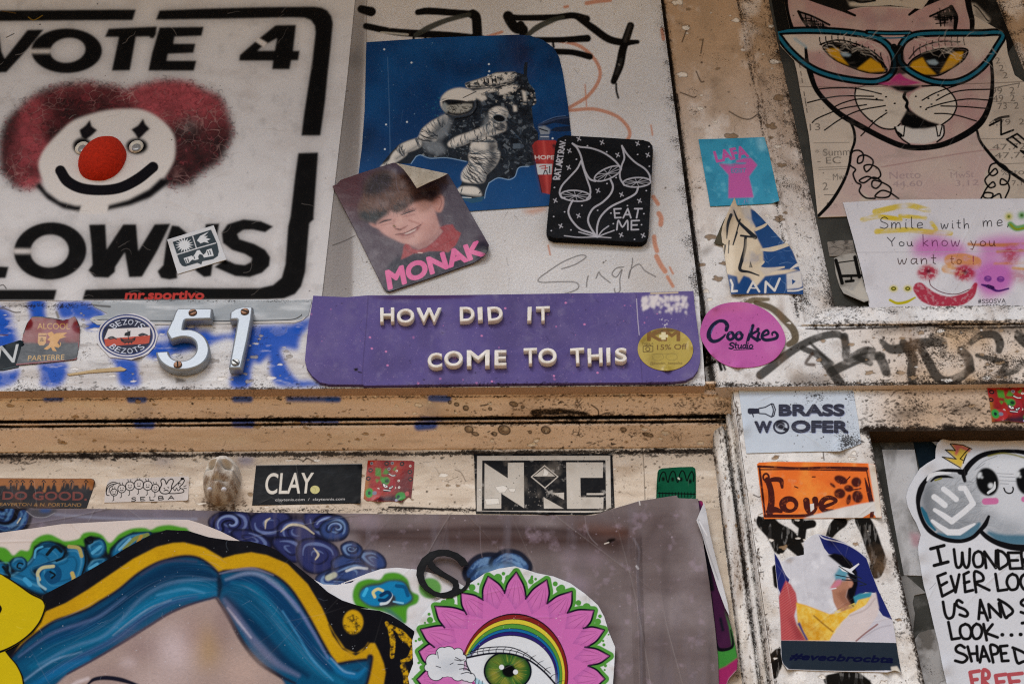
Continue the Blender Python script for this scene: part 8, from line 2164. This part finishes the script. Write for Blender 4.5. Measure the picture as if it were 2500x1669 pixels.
for q, w, c_ in (('H 300,1010 290,980 320,960 350,970', 7, '#cfc68a'), ('H 340,1055 380,1045 405,1005 400,990', 7, '#c6d2d6'), ('H 340,1000 380,980 400,1000 370,1030 330,1030', 9, '#0d3f6c'), ('H 440,940 490,950 510,1000', 9, '#0f5a8c'), ('H 230,1000 250,960', 8, '#3fb0dc'), ('H 420,1040 480,1050', 4, '#7fc0dc')):
    s.s(q, w, c_, soft=1.5)
s.f('H 340,1080 400,1090 470,1150 490,1200 420,1140', '#4a6a7c', soft=3, op=.7); s.f(ov('H', 652, 955, 72, 66), GR, soft=1.5, op=.9); s.mottle('#7cb45c', 20, 2, 3, 0)
s.creases(14, .0005, 3, 65, mark=.03)
o = s.build('cloud_cutout', M_PAPER, -0.0530, 0.0008, edge='#b5aaa4')
tag(o, 'white paper cut-out of green edged blue clouds behind the blue haired figure', 'poster')

# --- girl with blue hair
s = Sheet('G -300,1420 60,1150 200,1040 300,985 500,880 700,765 800,700 950,620 1060,583 1200,590 1330,630 1460,650 1600,658 1690,680 1760,710 1880,805 2000,900 2090,980 2180,1032 2270,1062 2349,1082 H 120,1075 240,1088 330,1098 400,1125 480,1175 552,1228 548,1310 545,1400 515,1520 520,1750 G 2200,1750 -300,1750', c=1.5, base='#17161d')
s.mottle('#22222c', 60, .5, .8, .6, 1)
YE = '#c99c12'
s.f('G -100,1560 60,1420 180,1230 290,1105 420,1050 560,965 700,870 850,768 1000,692 1100,668 1170,664 1300,695 1420,765 1500,742 1600,727 1700,745 1830,800 1960,930 2050,1080 2110,1210 2180,1330 2240,1368 2300,1360 2349,1300 H 0,1180 30,1255 95,1345 180,1385 240,1345 270,1305 300,1305 325,1355 355,1430 368,1490 355,1570 300,1750 G 1500,1750 -100,1750', YE, soft=1.2)
s.rgb += (lin('#b98a10') - s.rgb) * (np.clip(s.noise(90, 3) * 1.6 - .6, 0, .5) * (s.rgb[..., 0] > .3))[..., None]
s.f('G 2060,980 2349,1070 H 240,1088 552,1228 H 548,1310 400,1300 340,1280 300,1290 270,1280 240,1330 180,1370 110,1340 40,1240 0,1160', '#17161d', soft=1.2)
s.f(ov('G', 2250, 1170, 64, 77), YE, soft=1.5); yt = np.clip(s.noise(7, 5) * 3.4 - 1.6, 0, 1); s.f(ov('G', 2245, 1190, 56, 70), '#2a2416', tex=yt, op=.85)
dry = np.clip(s.noise(6, 15) * 3 - .9, .1, 1)
for q, w in (('H 375,1175 400,1230 415,1300 410,1390', [8, 12, 14, 10]), ('H 400,1195 470,1240 540,1320', [7, 14, 16]), ('H 470,1420 520,1400 545,1340', [6, 12, 12]), ('H 480,1450 500,1510 500,1560', 14), ('H 460,1250 490,1290', 10)):
    s.s(q, w, YE, soft=1.5, tex=dry)
# hair with its dark contour
CT = '#211c2c'
HL = 'G 60,1440 130,1345 200,1280 340,1180 450,1140 560,1098 640,1050 760,975 880,875 980,815 1060,785 1170,762 1260,772 1330,815 1385,868 1420,900 1415,985 1380,1012 1200,1060 1080,1110 950,1190 800,1285 600,1405 430,1500 280,1620 0,1660'
HR_ = 'G 1400,872 1500,852 1620,842 1700,862 1780,905 1860,985 1960,1145 2050,1310 2110,1410 2180,1480 2290,1475 2349,1420 H 60,1450 120,1480 200,1490 250,1440 272,1395 255,1500 230,1600 200,1750 G 1900,1750 1800,1530 1690,1450 1590,1350 1520,1240 1450,1110 1390,1000'
for q in (HL, HR_):
    p = spline(T(q), True, 6); s.s(p, 15, CT, soft=4, closed=True, sm=False)
SKN = '#a8928a'
s.f('G 1385,1012 1200,1060 1080,1110 950,1190 800,1285 600,1405 430,1500 280,1620 250,1760 2000,1760 1800,1535 1690,1455 1590,1355 1520,1250 1450,1120', SKN, soft=2)
s.f(HL, '#0c567e', soft=2, sm=True); s.f(HR_, '#0c567e', soft=2, sm=True)
for q, w, c_, so, op in (('G 100,1420 300,1260 520,1180 700,1080 900,940 1100,850 1300,860 1400,930', [6, 24, 30, 34, 40, 44, 40, 14], '#0a3058', 14, .8), ('G 200,1460 420,1360 640,1270 800,1180 980,1040 1200,940 1390,940', [10, 24, 26, 26, 26, 30, 14], '#106f98', 12, .8),
                         ('G 640,1290 760,1200 900,1100 1080,1020 1300,985 1390,985', [6, 20, 26, 28, 22, 6], '#1276a2', 9, .85), ('G 250,1440 460,1330 640,1270 760,1170 900,1020 1060,930 1250,900 1380,900', [3, 5, 6, 6, 7, 7, 6, 3], '#6f8fb4', 6, .45), ('G 120,1390 320,1250 520,1180 640,1130 800,1010', [3, 7, 8, 7, 3], '#6f82b0', 5, .5),
                         ('G 300,1500 520,1390 760,1260 900,1150 1050,1060 1250,1010', [6, 12, 14, 14, 12, 6], '#3e4f86', 6, .6), ('G 720,1255 840,1160 960,1080 1090,1030', [2, 4, 4, 2], '#a5b2c8', 3, .5), ('G 130,1560 330,1420 520,1360', [3, 5, 2], '#8fb0d0', 4, .55), ('G 900,870 1000,805 1100,780 1250,785', [4, 6, 6, 3], '#4b4460', 5, .7), ('G 1000,1000 1180,960 1300,985', [3, 6, 3], '#5aa2cc', 5, .6),
                         ('G 200,1580 400,1470 560,1400', [12, 22, 12], '#136ea4', 8, .8), ('G 300,1300 500,1220 620,1170', [10, 18, 10], '#0c4a7c', 8, .7),
                         ('G 1430,930 1560,890 1680,940 1800,1060 1900,1200 2000,1360 2100,1480', [8, 30, 36, 36, 34, 30, 16], '#0b3f70', 10, .85), ('G 1480,920 1620,960 1750,1120 1880,1320 2040,1480 2180,1560', [6, 20, 26, 26, 22, 14], '#106f98', 10, .85), ('G 1440,900 1560,862 1660,872 1780,950 1900,1100', [3, 8, 9, 9, 4], '#97a4c2', 6, .6),
                         ('G 1440,1010 1520,1100 1640,1220 1800,1400 1960,1510', [8, 22, 24, 20, 10], '#0a3058', 9, .8), ('G 1430,1030 1490,1110 1560,1210 1620,1290 1760,1430 1900,1510', [6, 14, 18, 18, 16, 8], '#6d7396', 7, .75), ('G 1450,1080 1520,1170 1600,1270', [3, 6, 3], '#c2bccc', 4, .7), ('G 1800,1100 1900,1260 2000,1420 2120,1540', [3, 5, 6, 3], '#4a9fd0', 4, .65),
                         ('H 0,1390 80,1480 180,1510 235,1470', [8, 18, 18, 8], '#1377ae', 6, .8), ('H 20,1400 100,1480 170,1500', [3, 5, 3], '#8fb6d4', 3, .5), ('G 1395,880 1400,940 1395,1000', [10, 14, 8], '#15182c', 5, .8), ('G 1380,1020 1450,1130 1540,1290 1640,1420 1760,1500 1880,1560', [5, 9, 10, 9, 9, 6], '#221d30', 4, .85),
                         ('G 1400,862 1500,840 1620,832 1740,872', [3, 6, 7, 3], '#8b8aa6', 3, .6), ('G 1700,905 1860,1030 1980,1210 2090,1400', [3, 7, 8, 4], '#7f86b8', 4, .6), ('G 430,1500 600,1408 800,1290 950,1195 1090,1110 1250,1045 1370,1012', [4, 5, 6, 6, 6, 5, 3], '#3a2c44', 3, .8)):
    s.s(q, w, c_, soft=so, op=op)
rng = np.random.default_rng(91)            # bristle marks along the locks
for path, spread, n_ in (('G 100,1450 300,1310 520,1215 700,1110 900,970 1100,880 1300,880 1400,930', 52, 150), ('G 250,1540 460,1400 700,1280 900,1130 1100,1030 1380,985', 26, 90), ('G 1440,930 1560,960 1700,1060 1850,1230 2000,1400 2120,1520', 48, 130)):
    p_ = spline(T(path), False, 10); n2 = len(p_)
    for _ in range(n_):
        i0 = rng.integers(0, n2 - 12); L_ = rng.integers(8, 26); seg = p_[i0:i0 + L_]
        if len(seg) < 4:
            continue
        tt_ = seg[-1] - seg[0]; nn = np.array([-tt_[1], tt_[0]]) / (np.hypot(*tt_) + 1e-6)
        s.s(seg + nn * rng.normal(0, spread * .5) * .6, [.4, rng.uniform(1.2, 3.6), .4], rng.choice(['#0a2f52', '#0c426c', '#1a6f9e', '#3f86ae', '#10304c', '#7f98b8']), soft=1.2, op=rng.uniform(.06, .2), sm=False)
# forehead shading, brow
for q, a, b, c_, so, op in ((('G', 1310, 1330), 70, 130, '#b08a3c', 22, .8), (('G', 1120, 1350), 110, 130, '#d0bfc2', 26, .8), (('G', 820, 1430), 50, 26, '#d0bfc2', 9, .7), (('G', 1230, 1250), 60, 130, '#9c7f7c', 20, .6), (('G', 1560, 1480), 120, 90, '#c4a89a', 24, .7), (('G', 1000, 1560), 200, 60, '#c9b6b4', 24, .6), (('G', 900, 1330), 120, 60, '#8f7678', 20, .6), (('G', 1420, 1200), 50, 160, '#8d7474', 16, .6), (('G', 700, 1500), 160, 30, '#8d7474', 14, .5)):
    s.f(ov(*q, a, b), c_, soft=so, op=op)
s.s('G 560,1566 600,1535 680,1525 780,1540 900,1580', [5, 9, 11, 11, 6], '#1c1c30', soft=2.5); s.s('G 430,1600 480,1560 560,1530', 8, '#d0c4c6', soft=5, op=.7)
dn_ = s.noise(5, 61, 3, 1, .35); s.rgb *= (1 + .22 * (dn_ - .5))[..., None]
s.creases(14, .0006, 3.5, 62, mark=.05)
s.specks(160, .5, 1.3, '#c9d0d8', seed=8, op=.6); s.scratch(50, 30, 1.0, '#9fb0c4', ang=60, spread=50, seed=9, op=.3)
s.rel = s.noise(180, 12) * .0008
o = s.build('girl_poster', M_PAPER, -0.0514, 0.0008, edge='#6b6a70')
tag(o, 'cut-out poster of a face with blue hair inside thick yellow and black outlines', 'poster')

# --- yellow cut-out at the left edge
s = Sheet('G -200,850 -20,852 40,878 120,930 200,985 270,1018 290,1050 292,1085 262,1165 210,1235 140,1292 70,1335 30,1352 60,1385 110,1440 145,1510 156,1570 160,1750 -200,1750', c=1.5, base='#c7af10')
s.vary(.05, 60, 1)
s.s('G -200,850 -20,856 40,882 120,934 200,990 265,1022 286,1052 288,1085 258,1163 206,1232 138,1290 68,1332 0,1360 -60,1372', 5.5, '#15140f'); s.s('G 35,1350 65,1390 108,1442 142,1512 154,1580', 5.5, '#15140f'); s.s('G -12,1060 2,1085 -8,1110', 8, '#15140f'); s.scratch(14, 20, 1, '#e0cc50', ang=30, spread=40, seed=2, op=.5)
o = s.build('yellow_cutout', M_PAPER, -0.0498, 0.0009, edge='#a8961c')
tag(o, 'bright yellow rounded paper cut-out with black outline entering from the left edge', 'poster')

# --- flower eye sticker
s = Sheet('H 1192,815 1262,835 1330,858 1440,880 1545,922 1640,990 1722,1062 1762,1135 1792,1235 1832,1330 1826,1450 1818,1560 1800,1760 520,1760 520,1560 512,1520 545,1435 538,1290 562,1210 602,1130 660,1052 742,1012 832,968 920,915 1005,858 1090,830', c=1.3, base='#d4d6d8')
GN = '#559c3e'; PKF = '#cc6cb0'; KN = '#15152a'
cx, cy = 1190, 1480
tips = [(570, 1535, 640, 1600, 700, 1440), (582, 1358, 640, 1440, 690, 1300), (592, 1216, 680, 1330, 800, 1200), (684, 1070, 745, 1205, 900, 1110), (850, 985, 885, 1120, 990, 1030), (1022, 880, 988, 1025, 1130, 985), (1202, 853, 1128, 985, 1265, 1022), (1396, 902, 1262, 1022, 1398, 1052), (1556, 976, 1402, 1050, 1528, 1112),
        (1696, 1096, 1528, 1112, 1640, 1210), (1762, 1221, 1630, 1210, 1652, 1330), (1797, 1386, 1640, 1330, 1670, 1445), (1766, 1532, 1660, 1450, 1640, 1620)]
for t_ in tips:
    tx, ty, ax, ay, bx, by = t_
    d_ = np.array([tx - cx, ty - cy]); d_ = d_ / np.hypot(*d_)
    q = f'H {ax},{ay} {(ax * .45 + tx * .55) - d_[1] * -14},{(ay * .45 + ty * .55) + d_[0] * -14} {tx},{ty} {(bx * .45 + tx * .55) - d_[1] * 14},{(by * .45 + ty * .55) + d_[0] * 14} {bx},{by}'
    s.s(q, 21, GN, soft=.8, sm=False); s.f(q, GN)
for x, y, r in ((1085, 890, 28), (1120, 862, 12), (1150, 890, 20), (1295, 912, 18), (1325, 897, 9), (1302, 880, 8), (1450, 927, 16), (1475, 960, 20), (1598, 1048, 18), (1490, 955, 24), (1735, 1133, 12), (1722, 1167, 20), (1650, 1075, 26), (1755, 1290, 8), (1760, 1315, 10), (1770, 1448, 10), (1765, 1475, 7), (1700, 1290, 28), (1720, 1480, 28), (646, 1120, 10), (652, 1157, 20), (620, 1175, 7), (585, 1280, 12), (562, 1290, 8), (580, 1430, 9), (600, 1460, 16),
                (920, 950, 22), (960, 928, 8), (610, 1330, 20), (780, 1040, 30), (740, 1050, 22), (700, 1185, 20), (540, 1532, 6), (1300, 890, 10), (1660, 1190, 18), (1790, 1250, 6), (640, 1250, 22)):
    s.f(ov('H', x, y, r, r), GN)
s.f(np.vstack([T(f'H {t_[2]},{t_[3]}') for t_ in tips] + [T('H 1640,1620 1640,1760 640,1760')]), PKF)
for t_ in tips:
    tx, ty, ax, ay, bx, by = t_
    d_ = np.array([tx - cx, ty - cy]); d_ = d_ / np.hypot(*d_)
    mx, my = (ax + bx) / 2 - d_[0] * 90, (ay + by) / 2 - d_[1] * 90
    side1 = spline(T(f'H {ax},{ay} {(ax * .5 + tx * .5) + d_[1] * 16},{(ay * .5 + ty * .5) - d_[0] * 16} {tx},{ty}'), False, 8); side2 = spline(T(f'H {tx},{ty} {(bx * .5 + tx * .5) - d_[1] * 16},{(by * .5 + ty * .5) + d_[0] * 16} {bx},{by}'), False, 8)
    poly = np.vstack([side1, side2, T(f'H {mx},{my}')])
    s.f(poly, PKF); s.s(np.vstack([side1, side2]), 4.6, KN, sm=False)
    cv_ = s.cover([poly]); mm = np.zeros((s.ny, s.nx)); mm[cv_[0]:cv_[0] + cv_[2].shape[0], cv_[1]:cv_[1] + cv_[2].shape[1]] = cv_[2]
    s.s(f'H {tx},{ty} {(tx + mx) / 2},{(ty + my) / 2} {mx},{my}', [6, 22, 30], '#cf74b4', soft=9, op=.6, tex=mm); s.s(f'H {ax},{ay} {mx},{my}', 14, '#a257a0', soft=9, op=.4, tex=mm); s.s(f'H {bx},{by} {mx},{my}', 14, '#b0559e', soft=9, op=.4, tex=mm)
    for k in (-.5, -.15, .25, .6):
        s.s(f'H {tx + (mx - tx) * .22 - d_[1] * k * 20},{ty + (my - ty) * .22 + d_[0] * k * 20} {tx + (mx - tx) * .6 - d_[1] * k * 90},{ty + (my - ty) * .6 + d_[0] * k * 90} {tx + (mx - tx) * .85 - d_[1] * k * 120},{ty + (my - ty) * .85 + d_[0] * k * 120}', [.6, 1.6, .6], '#8c3a72', op=.6, tex=mm)


def band(i):                       # nested arches that meet at the left end
    l, r, t_ = 846 + 36 * i, 1534 - 84 * i, 1115 + 143 * i
    yb = 1385 + 10 * i; n = 30; c_ = (l + r) / 2
    a = np.linspace(math.pi, 2.1 * math.pi, n)
    ry = (yb + 120 - t_)
    pts = [(c_ + (r - l) / 2 * math.cos(z), yb + 120 + ry * math.sin(z)) for z in a]
    pts = [(x, y) for x, y in pts if not (x < c_ and y > yb + 10)]
    o_ = CROP['H']
    pts = [(l + 6, yb + 10)] + pts + [(r, 1760), (c_, 1760)]
    return np.array([(o_[0] + x / 2.61, o_[1] + y / 2.61) for x, y in pts])


prev = None
for i, c_ in ((0, KN), (.06, '#8e2622'), (.24, KN), (.265, '#d2c03a'), (.45, KN), (.475, '#569a3a'), (.66, KN), (.685, '#1b70aa'), (.80, KN), (.825, '#34277c'), (.97, KN), (1.0, '#d2d5d8')):
    s.f(band(i), c_)
s.f('H 875,1390 960,1355 1060,1335 1180,1335 1290,1365 1380,1420 1440,1490 1470,1570 1470,1760 800,1760 860,1500', '#c9cdd2', soft=4, op=.6)
s.f('H 878,1398 960,1385 1030,1374 1120,1372 1200,1384 1290,1420 1380,1490 1450,1566 1500,1760 1000,1760 960,1600 930,1540 890,1470', '#d3d6da')
ir = ov('H', 1147, 1482, 148, 122, 0)
lid = T('H 878,1398 960,1382 1030,1371 1120,1369 1200,1381 1290,1417 1380,1487 1450,1566 1450,1760 700,1760')
cv_ = s.cover([lid]); lm = np.zeros((s.ny, s.nx)); lm[cv_[0]:cv_[0] + cv_[2].shape[0], cv_[1]:cv_[1] + cv_[2].shape[1]] = cv_[2]
s.f(ir, '#173a1c', tex=lm)
s.f(ov('H', 1147, 1482, 138, 112), '#2f6a2c', soft=5, tex=lm); s.f(ov('H', 1075, 1420, 50, 36), '#7a8a34', soft=8, op=.8, tex=lm)
rng = np.random.default_rng(8)
for k in range(120):
    a = rng.uniform(0, 6.28); r0, r1 = rng.uniform(48, 80), rng.uniform(95, 136)
    s.s(f'H {1150 + r0 * math.cos(a)},{1480 + r0 * .85 * math.sin(a)} {1150 + r1 * math.cos(a)},{1480 + r1 * .85 * math.sin(a)}', [1.2, 2.4, .6], rng.choice(['#4f8a3a', '#6f9a3c', '#174a20', '#b3a83c', '#2f6a2c']), op=.6, soft=1, tex=lm)
for x, y, a, b in ((1060, 1500, 34, 20), (1220, 1440, 30, 18), (1215, 1510, 26, 22), (1135, 1560, 26, 18), (1060, 1540, 22, 14)):
    s.f(ov('H', x, y, a, b, 30), '#b8a43c', soft=6, op=.75, tex=lm)
s.s(ir, 4.2, KN, closed=True, tex=lm); s.f(ov('H', 1155, 1482, 44, 40), '#0d0d12', soft=1); s.f(ov('H', 1108, 1457, 16, 16), '#d6d8da'); s.f(ov('H', 1197, 1488, 16, 16), '#d6d8da')
s.s('H 875,1400 960,1382 1030,1371 1120,1369 1200,1381 1290,1417 1380,1487 1455,1570', 4.6, KN); s.s('H 878,1395 890,1450 930,1520 980,1570', 3.4, KN)
s.s('H 905,1362 980,1338 1090,1328 1180,1335 1270,1375 1350,1440 1410,1490', 2.6, KN); s.s('H 870,1385 930,1365 1010,1352 1100,1345 1200,1358 1290,1398 1370,1455 1420,1500', 2, KN)
for k in range(15):
    a = k / 14; p = spline(T('H 880,1398 960,1382 1030,1371 1120,1369 1200,1381 1290,1417 1380,1487 1455,1570'), False, 10); c_ = p[int(a * (len(p) - 1))]
    s.s(np.array([c_, c_ + [-4 + 10 * a, -9 + 2 * a], c_ + [-2 + 22 * a, -19 + 8 * a]]), [2.2, 1.6, .8], KN)
s.f('H 940,1520 1000,1560 1010,1760 900,1760', '#9cc4d2', soft=1); s.ss('H 945,1530 940,1566|H 965,1540 962,1570|H 985,1545 984,1572', 1.6, KN, sm=False)
for x, y, r in ((672, 1420, 46), (690, 1490, 52), (730, 1370, 40), (770, 1372, 46), (640, 1460, 24), (830, 1370, 34), (790, 1440, 80), (830, 1500, 44), (880, 1510, 36), (910, 1525, 30), (740, 1460, 60), (860, 1400, 24)):
    s.f(ov('H', x, y, r + 3, r + 3), KN)
for x, y, r in ((672, 1420, 44), (690, 1490, 50), (730, 1370, 38), (770, 1372, 44), (640, 1460, 22), (830, 1370, 32), (790, 1440, 80), (830, 1500, 42), (880, 1510, 34), (910, 1525, 28), (740, 1460, 60), (860, 1400, 22)):
    s.f(ov('H', x, y, r, r), '#cfd2d6')
s.f(ov('H', 780, 1450, 80, 50), '#b4bac2', soft=9, op=.6); s.ss('H 700,1360 705,1400|H 780,1440 800,1430|H 690,1450 720,1460', 1.8, KN)
s.ss('H 815,1395 850,1412 870,1410|H 810,1410 850,1418|H 830,1440 860,1440 885,1452|H 840,1470 880,1465 900,1480|H 850,1500 890,1490 915,1500', 2, KN)
s.f('H 930,1540 945,1570 940,1600 900,1600', '#b04a90'); s.specks(40, .5, 1.2, '#e2e2e2', box=(1120, 1490, 1400, 1600), seed=3, op=.6)
s.vary(.03, 60, 1); s.rel = np.clip((s.U - 1440) / 60, 0, 1) * .0015
s.creases(14, .0005, 3, 63, mark=.1); s.curl(7, 16, .002, 64)
o = s.build('flower_eye_sticker', M_PAPER, -0.0492, 0.0009, edge='#c9cacc')
tag(o, 'large cut-out of a green eye under a rainbow inside a pink petalled flower', 'sticker')

# --- black ring emblem
def ribbon(q, w):
    p = spline(T(q), False, 8); t_ = np.gradient(p, axis=0); t_ /= np.hypot(t_[:, 0], t_[:, 1])[:, None]; n_ = np.stack([-t_[:, 1], t_[:, 0]], 1)
    ww = np.interp(np.linspace(0, 1, len(p)), np.linspace(0, 1, len(w)), w)[:, None] / 2
    return np.vstack([p + n_ * ww, (p - n_ * ww)[::-1]])


ring = T('H 900,806 850,815 825,780 790,758 745,748 700,752 680,765 668,780 690,812 740,850 800,885 830,905 838,935 836,955 850,962 878,935 885,893 910,886 905,930 885,960 850,985 790,1015 740,1018 680,1005 620,968 580,920 564,870 570,820 600,765 650,725 710,708 770,710 830,732 875,765')
hole = T('H 632,800 622,830 612,860 618,900 640,940 680,972 720,985 760,978 790,965 800,945 795,925 770,905 700,868 650,830')
s = Sheet([ring, hole], c=1.1, base='#0e0e11')
s.mottle('#191a1f', 40, .5, .8, .6, 1); s.s('H 690,760 740,752 790,765', 3, '#2f3036', soft=2, op=.6); s.s('H 640,720 700,700', 2, '#33343a', soft=1, op=.6)
o = s.build('ring_sticker', M_VINYL, -0.0480, 0.0007)
tag(o, 'black ring emblem sticker with a curved letter S, above the flower eye', 'sticker')
